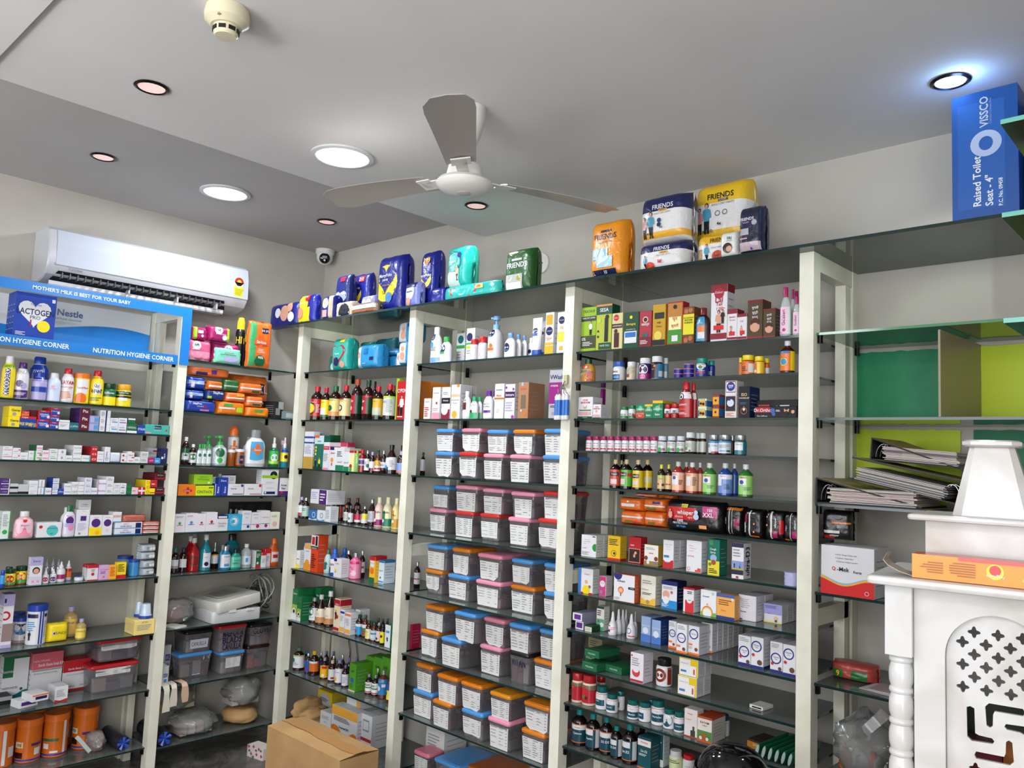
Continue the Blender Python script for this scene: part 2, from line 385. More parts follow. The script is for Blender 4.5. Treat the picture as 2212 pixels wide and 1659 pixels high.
def make_pack(w, h, d, ds, seed):
    o, els = parse(ds); mb = MB(); c = mat(o['c'], 'wrap')
    f = lambda t: max(0.0, 1-abs(t)**7)**.5
    ph = seed*1.7
    def surf(u, v, off, s=-1):
        a = max(-1, min(1, 2*u/w)); b = max(-1, min(1, 2*v/h-1))
        n = noise.noise(Vector((a*2.3+ph, b*2.6, s*3.1)))*.35+noise.noise(Vector((a*6+ph, b*5, s)))*.3
        t = f(a)*f(b)
        y = s*((d/2)*(t*(.9+.1*n)) + .0018*noise.noise(Vector((a*9+ph, b*11, s)))*t + off)
        x = u*(1-.03*(1-abs(b)**2)*abs(b)-.05*max(0, b)**3+.015*noise.noise(Vector((b*2.2, ph, a))))
        return (x, y, v+(.022*h*noise.noise(Vector((a*2.2+ph, s*2, 5)))*max(0, b)**2))
    N = 14
    col = {}
    bands = [(float(e[2:].split(',')[0]), float(e[2:].split(',')[1]), e[2:].split(',')[2]) for e in els if e[0] == 's']
    T = [-1, -.985, -.93, -.85, -.74, -.6, -.44, -.27, -.09, .09, .27, .44, .6, .74, .85, .93, .985, 1]
    for s in (-1, 1):
        vs = [surf(a*w/2, (b+1)/2*h, 0, s) for a in T for b in T]; n = len(T)
        for i in range(n-1):
            for j in range(n-1):
                vm = ((T[j]+T[j+1])/2+1)/2; cc = c
                for b0, b1, k in bands:
                    if b0 <= vm <= b1: cc = mat(k, 'wrap')
                q = (i*n+j, (i+1)*n+j, (i+1)*n+j+1, i*n+j+1)
                mb.add([vs[k] for k in (q if s < 0 else q[::-1])], [(0, 1, 2, 3)], cc, True)
    P_ = [[surf(a*w/2, (b+1)/2*h, 0) for b in T] for a in T]
    def skin(u, v, off):
        a = max(-.999, min(.999, 2*u/w)); b = max(-.999, min(.999, 2*v/h-1))
        i = max(k for k in range(len(T)-1) if T[k] <= a); j = max(k for k in range(len(T)-1) if T[k] <= b)
        s1 = (a-T[i])/(T[i+1]-T[i]); s2 = (b-T[j])/(T[j+1]-T[j])
        q = [P_[i][j][k]*(1-s1)*(1-s2)+P_[i+1][j][k]*s1*(1-s2)+P_[i][j+1][k]*(1-s1)*s2+P_[i+1][j+1][k]*s1*s2 for k in range(3)]
        return (q[0], q[1]-off, q[2])
    # sealed fins on both ends
    fin = mat(o['c'], 'wrap')
    for sg in (-1, 1):
        vs = []
        for b in T[1:-1]:
            z = (b+1)/2*h; x0 = surf(sg*w/2, z, 0)[0]
            vs += [(x0, 0, z), (x0-sg*w*.01+sg*.004, .004*sin(b*9+ph), z)]
        mb.add(vs, [(2*k, 2*k+2, 2*k+3, 2*k+1) for k in range(len(T)-3)], fin, True)
    els = [e for e in els if e[0] != 's']
    k = .9
    draw(mb, els, lambda u, v, off: skin(u*k, h*.04+v*.92, off), w, h, 'wrap', .0011, 20, 18)
    me = mb.mesh('pack', 75)
    bm = bmesh.new(); bm.from_mesh(me); bmesh.ops.remove_doubles(bm, verts=bm.verts, dist=.00002); bm.to_mesh(me); bm.free()
    return me
def make_container(w, h, d, ds, seed):
    o, els = parse(ds); rnd = random.Random(seed); x, y = w/2, d/2; lh = min(.016, h*.16); bh = h-lh*.7
    mb = MB()
    rings = []
    for z, g, hh in ((0, .10, 0), (.004, .09, 0), (bh*.8, .02, 0), (bh*.82, 0, 0), (bh, 0, 0)):
        ring = []
        X, Y, r_ = x*(1-g)-.004, y*(1-g*.7)-.004, .012
        for cx, cy, a0 in ((X-r_, Y-r_, 0), (-X+r_, Y-r_, 90), (-X+r_, -Y+r_, 180), (X-r_, -Y+r_, 270)):
            for k in range(4):
                a = R(a0+30*k); ring.append((cx+r_*cos(a), cy+r_*sin(a), z))
        rings.append(ring)
    mb.loft(rings, M_CONT, True)
    mb.add(rings[0], [tuple(reversed(range(16)))], M_CONT)
    parts = [('body', mb.mesh('body'))]
    ml = MB(); lm = mat(o['c'], 'plas')
    ml.rbox(-x, x, -y, y, h-lh, h, lm, .014, 4, rz=lh*.3)
    ml.rbox(-x*.9, x*.9, -y*.92, y*.92, h-lh*.5, h+.0015, lm, .012, 3, rz=.001)
    parts.append(('lid', ml.mesh('lid')))
    # goods inside: strips and small cartons, half seen through the wall
    mi = MB(); cols = ['B4B0B4', 's', 'W', '8C5058', '5C648C', 'S', 'p', 'C8C0B0']
    if o['S'] == '2': cols = ['O', 'O', 'W', 'Y']
    nx = 3; zt = bh*.72
    for i in range(nx):
        for j in range(3):
            hh = zt*rnd.uniform(.5, 1)
            x0 = -x*.84+i*x*1.66/nx; y0 = -y*.82+j*y*1.6/3
            mi.box(x0+.003, x0+x*1.66/nx-.002, y0+.002, y0+y*1.6/3-.002, .005, hh, mat(rnd.choice(cols)))
    if o['S'] == '1': mi.box(-.012, .03, -y*.86, -y*.84, .01, bh*.75, mat('W'))
    parts.append(('contents', mi.mesh('contents')))
    g = lambda v: 1-(.10-.08*min(1, v/(bh*.8)))
    surf = lambda u, v, off: (u*g(v), -(y*(1-(.10-.08*min(1, v/(bh*.8)))*.7)-.004)-off, v)
    ms = MB(); paper = mat('D4D4D2'); ink = mat('30303A'); ink2 = mat('707078')
    if o['P']:
        u0, u1, v0, v1 = [float(q) for q in o['P'].split(',')]
        u0, u1 = (u0-.5)*w*.95, (u1-.5)*w*.95; v0, v1 = v0*bh, v1*bh*.97; W_, H_ = u1-u0, v1-v0
        torn = rnd.random() < .42; pts = [(u0, v0), (u1, v0), (u1, v1), (u0, v1)]
        if torn:
            c1, c2 = rnd.uniform(.02, .22), rnd.uniform(.02, .25)
            pts = [(u0, v0+H_*c1), (u0+W_*c1, v0), (u0+W_*.5, v0+H_*.03), (u1-W_*c2, v0-H_*.02), (u1, v0+H_*c2), (u1, v1), (u0, v1)]
        poly(ms, surf, pts, paper, .0009)
        n = rnd.choice((6, 7, 8)); hand = 'hand' in ds or rnd.random() < .4
        for k in range(n):
            v = v1-H_*(k+.8)/(n+1.2)
            for a, b in ((.05, rnd.uniform(.25, .42)), (.5, rnd.uniform(.6, .78)), (.86, .95)):
                if rnd.random() < .12: continue
                if torn and k > n-3 and a == .05: continue
                if hand:
                    us = [u0+W_*(a+(b-a)*q/7) for q in range(8)]
                    vs = []
                    for q, uu in enumerate(us):
                        dz = H_*.018*(1 if q % 2 else -1)*rnd.uniform(.4, 1.4)
                        vs += [surf(uu, v+dz, .0013), surf(uu, v+dz+H_*.018, .0013)]
                    ms.add(vs, [(2*q, 2*q+2, 2*q+3, 2*q+1) for q in range(7)], ink)
                else:
                    grid(ms, surf, u0+W_*a, u0+W_*b, v, v+H_*.022, ink, .0013)
            if not hand: grid(ms, surf, u0+W_*.02, u0+W_*.98, v-H_*.03, v-H_*.024, ink2, .0012)
        parts.append(('paper_list', ms.mesh('paper_list')))
    elif o['N']:
        grid(ms, surf, -w*.32, w*.34, bh*.22, bh*.68, mat('C8CCD8'), .0009)
        put_text(ms, surf, o['N'], 0, bh*.45, bh*.2, ink, w*.55, .0014)
        parts.append(('name_slip', ms.mesh('name_slip')))
    elif o['H']:
        ls = o['H'].split('|')
        for i, t in enumerate(ls): put_text(ms, surf, t.replace('~', ' '), 0, bh*(.75-.27*i), bh*(.26 if len(ls) > 1 else .3), mat('14143C'), w*.7, .001, True)
        parts.append(('handwriting', ms.mesh('handwriting')))
    return parts
def make_tube(w, h, d, ds):
    o, els = parse(ds); mb = MB(); x = w/2; n = 16
    rings = []
    for z, a, b in ((.14, .8, .75), (.2, .85, .7), (.6, .95, .4), (.93, 1, .06), (1, 1, .03)):
        rings.append([(x*a*cos(2*pi*k/n), x*b*sin(2*pi*k/n), z*h) for k in range(n)])
    mb.loft(rings, mat(o['c'], 'plas'), True, None, True)
    mc = MB(); mc.lathe([(x*.8, 0), (x*.84, h*.01), (x*.82, h*.16)], mat(o['k'], 'plas'), .85)
    ml = MB()
    def surf(u, v, off):
        t = .2+v/h*.75; b = .72-(t-.2)/.73*.66
        a = max(-1, min(1, u/x)); return (u, -x*b*math.sqrt(max(0, 1-a*a*.9))-off-.0008, t*h)
    draw(ml, els, surf, w*.9, h*.95, 'film', .0006, 8, 4)
    return [('body', mb.mesh('body')), ('cap', mc.mesh('cap')), ('label', ml.mesh('label'))]
CACHE = {}
def make(kind, w, h, d, ds):
    k = (kind, round(w, 4), round(h, 4), round(d, 4), ds)
    if k in CACHE: return CACHE[k]
    if kind == 'box': r_ = make_box(w, h, d, ds)
    elif kind == 'pak': r_ = make_pack(w, h, d, ds, len(CACHE))
    elif kind == 'con': r_ = make_container(w, h, d, ds, len(CACHE))
    elif kind == 'tube': r_ = make_tube(w, h, d, ds)
    else: r_ = make_bottle(kind, w, h, d, ds)
    CACHE[k] = r_; return r_
def place(kind, name, cat, label, group, x, y, z, w, h, d, rz, ds):
    r_ = make(kind, w, h, d, ds)
    if isinstance(r_, list):
        o = empty(name, (x, y, z), R(rz))
        for pn, me in r_:
            c = link(pn, me, o)
            if pn == 'contents': c['kind'] = 'stuff'
    else: o = link(name, r_, None, (x, y, z), R(rz))
    return tag(o, label, cat, group)
# ---------------------------------------------------------------- the shop
W_, CX = 5.4, 1.398
def slab(name, x0, x1, y0, y1, z0, z1, m):
    mb = MB(); mb.box(x0, x1, y0, y1, z0, z1, m); return structure(name, mb)
slab('floor', -.1, W_+.1, -8.1, .1, -.1, 0, M_FLOOR)
slab('wall_back', 0, W_+.1, 0, .1, 0, 2.85, M_WALL)
slab('wall_left', -.1, 0, -8.1, .1, 0, 2.85, M_WALL)
slab('wall_right', W_, W_+.1, -8.1, 0, 0, 2.85, M_WALL)
slab('ceiling', CX, W_, -8.1, 0, H1, 2.85, M_CEIL)
slab('trim_1', 0, CX, -8.1, 0, H2, 2.85, M_CEIL_SHADE)
slab('trim_2', CX, W_, -8.1, -2.168, H1-.01, H1, M_CEIL)
# ---- frames
PW = .045
def frame(label, x0, y0, left=False):
    """upright ladder frame: front post, back post, stile and two beams; x0,y0 = near left corner of the front post"""
    t = empty('shelf_frame', (x0+PW/2, y0+PW/2, 0) if not left else (x0-PW/2, y0+PW/2, 0))
    o = t.location
    def bar(name, a, b, z0, z1, wd=PW):
        mb = MB()
        if not left: mb.box(-wd/2, wd/2, a-o.y, b-o.y, z0, z1, M_POST)
        else: mb.box(a-o.x, b-o.x, -wd/2, wd/2, z0, z1, M_POST)
        link(name, mb.mesh(name), t)
    if not left:
        bar('front_post', y0, y0+.05, 0, 2.219); bar('back_post', -.045, -.001, 0, 2.219); bar('stile', -.095, -.062, 0, 2.165, .034)
        bar('top_beam', y0+.05, -.045, 2.165, 2.219, .04); bar('middle_beam', y0+.05, -.045, 1.085, 1.136, .034)
    else:
        bar('front_post', x0-.05, x0, 0, 2.219); bar('back_post', .001, .045, 0, 2.219); bar('stile', .062, .095, 0, 2.165, .034)
        bar('top_beam', .045, x0-.05, 2.165, 2.219, .04); bar('middle_beam', .045, x0-.05, 1.085, 1.136, .034)
    tag(t, label, 'frame', 'cream upright frames of the shelving')
frame('cream metal upright frame at the room corner between second and third bay', .347, -.366)
frame('cream metal upright frame between third and fourth bay', 1.2945, -.366)
frame('cream metal upright frame with hanging key bunch, between fourth and fifth bay', 2.2375, -.366)
frame('cream metal upright frame between fifth bay and the green backed bay', 3.1745, -.366)
frame('cream metal upright frame with blue banner tape, between first and second bay', .356, -1.0245, True)
frame('cream metal upright frame at the far left end of the first bay', .356, -2.1, True)
# ---- glass shelves
def shelf(label, x0, x1, y0, y1, z, group, left=False, th=.008, edge=None, brackets=True):
    t = empty('glass_shelf', ((x0+x1)/2, (y0+y1)/2, z))
    cx, cy = t.location.x, t.location.y
    mb = MB(); mb.box(x0-cx, x1-cx, y0-cy, y1-cy, -th, -.0002, edge or M_EDGE, edge or M_EDGE, M_GLASS)
    link('glass_pane', mb.mesh('glass_pane'), t)
    if brackets:
        for k in range(4):
            b = MB(); m = mat('K', 'metal'); i, j = k % 2, k//2
            if not left:
                bx = (x0-cx, x0-cx+.012) if i == 0 else (x1-cx-.012, x1-cx); by = (y0-cy+.004, y0-cy+.022) if j == 0 else (y1-cy-.03, y1-cy-.012)
            else:
                by = (y0-cy, y0-cy+.012) if i == 0 else (y1-cy-.012, y1-cy); bx = (x1-cx-.022, x1-cx-.004) if j == 0 else (x0-cx+.012, x0-cx+.03)
            b.rbox(bx[0], bx[1], by[0], by[1], -th-.024, -th-.0002, m, .003, 2)
            link('bracket', b.mesh('bracket'), t)
    tag(t, label, 'shelf', group)
NTH = ['first', 'second', 'third', 'fourth', 'fifth', 'sixth', 'seventh', 'eighth', 'ninth', 'tenth', 'eleventh', 'twelfth']
def bay(name, x0, x1, y0, y1, zz, left=False, edge=None):
    for i, z in enumerate(zz):
        shelf('dark edged glass shelf, %s from the top in the %s bay' % (NTH[i], name), x0, x1, y0, y1, z, 'glass shelves of the %s bay' % name, left, edge=edge)
bay('first', .03, .334, -2.05, -1.0255, [1.955, 1.712, 1.591, 1.452, 1.305, 1.120, .918, .653, .393, .131], True)
bay('second', .03, .334, -.9785, -.346, [1.969, 1.711, 1.4477, 1.298, 1.12, .917, .658, .3856, .11], True)
bay('third', .393, 1.2935, -.344, -.004, [1.969, 1.709, 1.449, 1.185, .918, .650, .388, .127])
bay('fourth', 1.3405, 2.2365, -.344, -.004, [1.968, 1.711, 1.4535, 1.194, .923, .657, .397, .127])
bay('fifth', 2.2835, 3.1735, -.344, -.004, [1.967, 1.850, 1.7095, 1.588, 1.454, 1.3265, 1.1945, 1.058, .925, .793, .658, .503])
for i, z in enumerate([1.969, 1.709, 1.452, 1.191, .928, .66]):
    shelf('glass shelf, %s from the top in the green backed bay' % NTH[i], 3.2205, 4.55, -.344, -.004, z, 'glass shelves of the green backed bay', edge=M_EDGE2 if i == 0 else None)
for lb, x0, x1 in (('long glass top sheet over the third and fourth bays', .33, 2.472), ('long glass top sheet over the fifth bay and beyond', 2.474, 4.6)):
    mb = MB(); mb.box(x0, x1, -.425, -.002, 2.2192, 2.229, M_EDGE, M_EDGE, M_GLASSCLEAN)
    tag(link('glass_sheet', mb.mesh('glass_sheet')), lb, 'shelf')
# small glass rack close to the camera on the right
for z, lb in ((2.139, 'top corner of glass rack cut by right photo edge'), (1.978, 'middle glass shelf of rack at the right photo edge'), (1.80, 'lowest glass shelf of rack at the right photo edge')):
    mb = MB(); mb.box(3.905, 4.5, -1.25, -.95, z, z+.008, mat('5FA898', 'glassy'), mat('5FA898', 'glassy'), M_GLASSCLEAN)
    tag(link('rack_shelf', mb.mesh('rack_shelf')), lb, 'shelf', 'glass rack shelves at the right edge')
# ---- ceiling fittings
LED = emis('led_panel', (.96, .98, 1), 2.6); SPOTGLOW = emis('lamp_reflector', (1, .50, .42), .5)
def downlight(x, y, z, lb):
    t = empty('downlight', (x, y, z))
    mb = MB(); mb.lathe([(.038, -.0005), (.05, -.001), (.052, -.004), (.044, -.008), (.040, -.004), (.038, -.0008)], mat('2A2426', 'metal'), cap=False); link('ring', mb.mesh('ring'), t)
    mb = MB(); mb.lathe([(.0395, -.003), (.0395, -.0045)], SPOTGLOW); link('lens', mb.mesh('lens'), t)
    tag(t, lb, 'ceiling light', 'small round downlights in the ceiling')
downlight(1.730, -1.794, H1, 'small round downlight in the main ceiling, nearest the smoke detector')
downlight(1.726, -.381, H1, 'small round downlight below the fan, near the back wall')
downlight(3.606, -.378, H1, 'small bluish glowing downlight above the tall blue box')
downlight(.635, -1.545, H2, 'small round downlight in left ceiling strip, nearest the photo edge')
downlight(.630, -.419, H2, 'small round downlight in left ceiling strip, nearest the camera dome')
def panel(x, y, z, lb):
    t = empty('led_panel_light', (x, y, z))
    mb = MB(); mb.lathe([(.097, -.0005), (.116, -.001), (.116, -.008), (.100, -.011), (.097, -.008)], mat('C8CACC', 'plas'), n=40, cap=False); link('rim', mb.mesh('rim'), t)
    mb = MB(); mb.lathe([(.0975, -.004), (.0975, -.008)], LED, n=40); link('diffuser', mb.mesh('diffuser'), t)
    tag(t, lb, 'ceiling light', 'large round lit panels in the ceiling')
panel(1.733, -1.088, H1, 'large round lit ceiling panel left of the fan')
panel(.629, -.988, H2, 'large round lit ceiling panel above the air conditioner')
# ---- fan
FX, FY = 2.40, -1.08
t = empty('ceiling_fan', (FX, FY, H1)); wh = mat('E0DDD8', 'plas')
mb = MB(); mb.lathe([(.02, -.125), (.034, -.118), (.046, -.085), (.056, -.04), (.058, -.0005)], wh, n=28); link('canopy', mb.mesh('canopy'), t)
mb = MB(); mb.lathe([(.010, -.21), (.010, -.12)], wh, n=12); link('rod', mb.mesh('rod'), t)
mb = MB(); mb.lathe([(.0, -.278), (.035, -.276), (.07, -.268), (.086, -.256), (.09, -.246), (.082, -.236), (.06, -.228), (.052, -.19), (.03, -.175), (.012, -.172)], wh, n=32); link('motor', mb.mesh('motor'), t)
mb = MB(); mb.lathe([(0, -.2795), (.018, -.2792), (.022, -.2775), (.022, -.2760)], mat('B8B4B0', 'plas'), n=24); link('badge', mb.mesh('badge'), t)
bm_ = mat('A29C94', 'plas')
for k, a in enumerate((72, 192, 312)):
    T = Matrix.Rotation(R(a), 4, 'Z') @ Matrix.Translation((0, 0, -.226)) @ Matrix.Rotation(R(9), 4, 'X')
    mb = MB(); n = 10; up = []; dn = []
    for i in range(n+1):
        s = i/n; x = .13+s*.44; hw = .045+.028*s-(.03*max(0, s-.88)/.12)
        cv = .006*sin(pi*s)
        up.append([(x, -hw, .001+cv), (x, 0, .006+cv), (x, hw, .001+cv), (x, hw, -.001+cv), (x, 0, .003+cv), (x, -hw, -.001+cv)])
    mb.loft(up, bm_, True, T, caps=True)
    b = link('blade', mb.mesh('blade'), t)
    mb = MB(); mb.box(.06, .16, -.018, .018, -.004, .0, wh, T=T); mb.box(.12, .17, -.03, .03, -.004, 0, wh, T=T); link('blade_arm', mb.mesh('blade_arm'), b)
tag(t, 'white ceiling fan with three blades hanging over the shelving', 'fan')
# ---- smoke detector, camera, wall rose
t = empty('smoke_detector', (2.333, -1.858, H1)); cr = mat('CFC8AC', 'plas')
mb = MB(); mb.lathe([(.038, -.048), (.054, -.034), (.056, -.02), (.052, -.0005)], cr, n=32); link('base', mb.mesh('base'), t)
mb = MB(); mb.lathe([(.0, -.074), (.026, -.073), (.030, -.068), (.031, -.046)], cr, n=32)
for k in range(8):
    a = 2*pi*k/8; mb.box(-.0085, .0085, -.0318, -.028, -.064, -.054, mat('181418'), T=Matrix.Rotation(a, 4, 'Z'))
link('sensor_head', mb.mesh('sensor_head'), t)
mb = MB(); mb.lathe([(0, -.006), (.006, -.004), (.006, 0)], mat('9A9060', 'plas'), n=12, T=Matrix.Translation((.03, -.034, -.036))); link('indicator', mb.mesh('indicator'), t)
tag(t, 'cream smoke detector on the ceiling at the top photo edge', 'detector')
t = empty('security_camera', (.105, -.075, 2.7535))
mb = MB(); mb.lathe([(.05, -.03), (.056, -.022), (.056, -.0005)], mat('D4D4D2', 'plas'), n=28); link('base', mb.mesh('base'), t)
mb = MB(); mb.lathe([(0, -.092), (.02, -.088), (.038, -.075), (.048, -.055), (.048, -.03)], mat('D4D4D2', 'plas'), n=28); link('dome', mb.mesh('dome'), t)
D = (Vector((4.2, -2.75, 1.6))-Vector((.105, -.075, 2.70))).normalized(); Q = D.to_track_quat('Z', 'Y').to_matrix().to_4x4(); Q.translation = Vector((0, 0, -.05))+D*.026
mb = MB(); mb.lathe([(.0, .024), (.02, .022), (.031, .015), (.033, 0)], mat('101012', 'glassy'), n=24, T=Q)
mb.rbox(-.014, .014, -.002, .014, .0215, .0262, mat('606468', 'plas'), .003, 2, T=Q); mb.lathe([(.006, .022), (.006, .026)], mat('C0C4C8', 'plas'), n=12, T=Q @ Matrix.Translation((0, -.012, 0)))
link('lens', mb.mesh('lens'), t)
tag(t, 'white dome security camera with black eye in the ceiling corner', 'camera')
t = empty('ceiling_rose', (1.783, -.0005, 2.455), 0)
T90 = Matrix.Rotation(R(90), 4, 'X')
mb = MB(); mb.lathe([(.05, 0), (.048, .008), (.0, .009)], mat('CFCAC2', 'plas'), n=28, T=T90)
for dx in (-.012, .012): mb.lathe([(.004, .009), (.004, .0095)], mat('K'), n=8, T=T90 @ Matrix.Translation((dx, 0, 0)))
link('plate', mb.mesh('plate'), t)
tag(t, 'round white cable plate on the back wall beside green pack', 'wall plate')
# ---- air conditioner
t = empty('air_conditioner', (0, -1.102, 2.28)); aw = mat('B6B8BE', 'plas'); L = .494
prof = [(.003, .0), (.09, -.012), (.15, .0), (.185, .018), (.208, .05), (.214, .075), (.21, .16), (.195, .222), (.17, .238), (.003, .238)]
mb = MB(); rings = []
for y in (-L, -L+.006, L-.006, L):
    g = .004 if abs(y) == L else 0
    rings.append([(max(.003, x-g), y, z+(g if z < .1 else -g)) for x, z in prof])
mb.loft(rings, aw, True, None, caps=True); link('housing', mb.mesh('housing', 25), t)
mb = MB(); mb.add([(.2155, -L+.035, .062), (.2155, L-.004, .062), (.2125, L-.004, .158), (.197, L-.004, .224), (.197, -L+.035, .224), (.2125, -L+.035, .158)], [(0, 1, 2, 5), (5, 2, 3, 4)], mat('B2B8C6', 'matte')); link('front_panel', mb.mesh('front_panel'), t)
mb = MB(); mb.add([(.205, -L+.05, .035), (.205, L-.13, .035), (.152, L-.10, -.004), (.152, -L+.03, -.004)], [(0, 1, 2, 3)], mat('1C1C20'))
for k in range(24):
    y = -L+.07+k*(2*L-.22)/23; mb.box(.165, .2, y-.002, y+.002, .004, .03, mat('4A4A4E', 'plas'), T=Matrix.Translation((.004, 0, 0)))
link('air_outlet', mb.mesh('air_outlet'), t)
mb = MB(); mb.box(.150, .158, -L+.03, L-.11, -.022, -.006, mat('E8ECF2', 'plas')); mb.box(.09, .155, -L+.03, L-.11, -.028, -.022, mat('C4C8CC', 'plas'))
for y in (-.12, .12, .33): mb.box(.155, .195, y-.004, y+.004, -.012, .014, mat('A8AAAC', 'plas'))
link('louvre', mb.mesh('louvre'), t)
sf = lambda u, v, off: (.2142+off+.0012, u, v)
ms = MB(); yb = mat('E4D820', 'film')
grid(ms, sf, L-.085, L-.035, .072, .135, yb, .0004); poly(ms, sf, [(L-.06+.027*cos(R(a)), .145+.027*sin(R(a))) for a in range(0, 360, 18)], mat('E8E8E8', 'film'), .0006)
poly(ms, sf, [(L-.06+.026*cos(R(a)), .147+.026*sin(R(a))) for a in range(0, 181, 15)], mat('C02030', 'film'), .0012)
poly(ms, sf, [(L-.06+.012*cos(R(a)), .149+.012*sin(R(a))) for a in range(0, 360, 20)], yb, .0018)
poly(ms, sf, [(L-.087, .147), (L-.033, .147), (L-.05, .128), (L-.07, .128)], mat('K', 'film'), .0018)
for k in range(5): grid(ms, sf, L-.08, L-.045+.003*k, .08+.007*k, .082+.007*k, mat('6A6A30', 'film'), .0015)
link('energy_label', ms.mesh('energy_label'), t)
ms = MB(); put_text(ms, lambda u, v, off: (.2115+off, u, v), 'TOSHIBA', -L+.12, .048, .011, mat('404450', 'film'), .08, .002, True); put_text(ms, lambda u, v, off: (.2115+off, u, v), 'INVERTER', L-.06, .05, .006, mat('8088A0', 'film'), .04, .002)
link('lettering', ms.mesh('lettering'), t)
tag(t, 'white split air conditioner with yellow energy label on the left wall', 'air conditioner')

# unseen counter added behind the camera to block low daylight from the shelves
t = empty('light_blocking_counter', (2.6, -4.6, 0)); ct = mat('8A8478', 'paper')
mb = MB(); mb.box(-2.2, 2.3, -.28, .28, 0, 1.02, ct); link('cabinet', mb.mesh('cabinet'), t)
mb = MB(); mb.rbox(-2.25, 2.35, -.32, .32, 1.0201, 1.06, M_MARBLE, .01, 2); link('worktop', mb.mesh('worktop'), t)
tag(t, 'unseen added counter with stone top, blocks low daylight behind the viewer', 'counter')
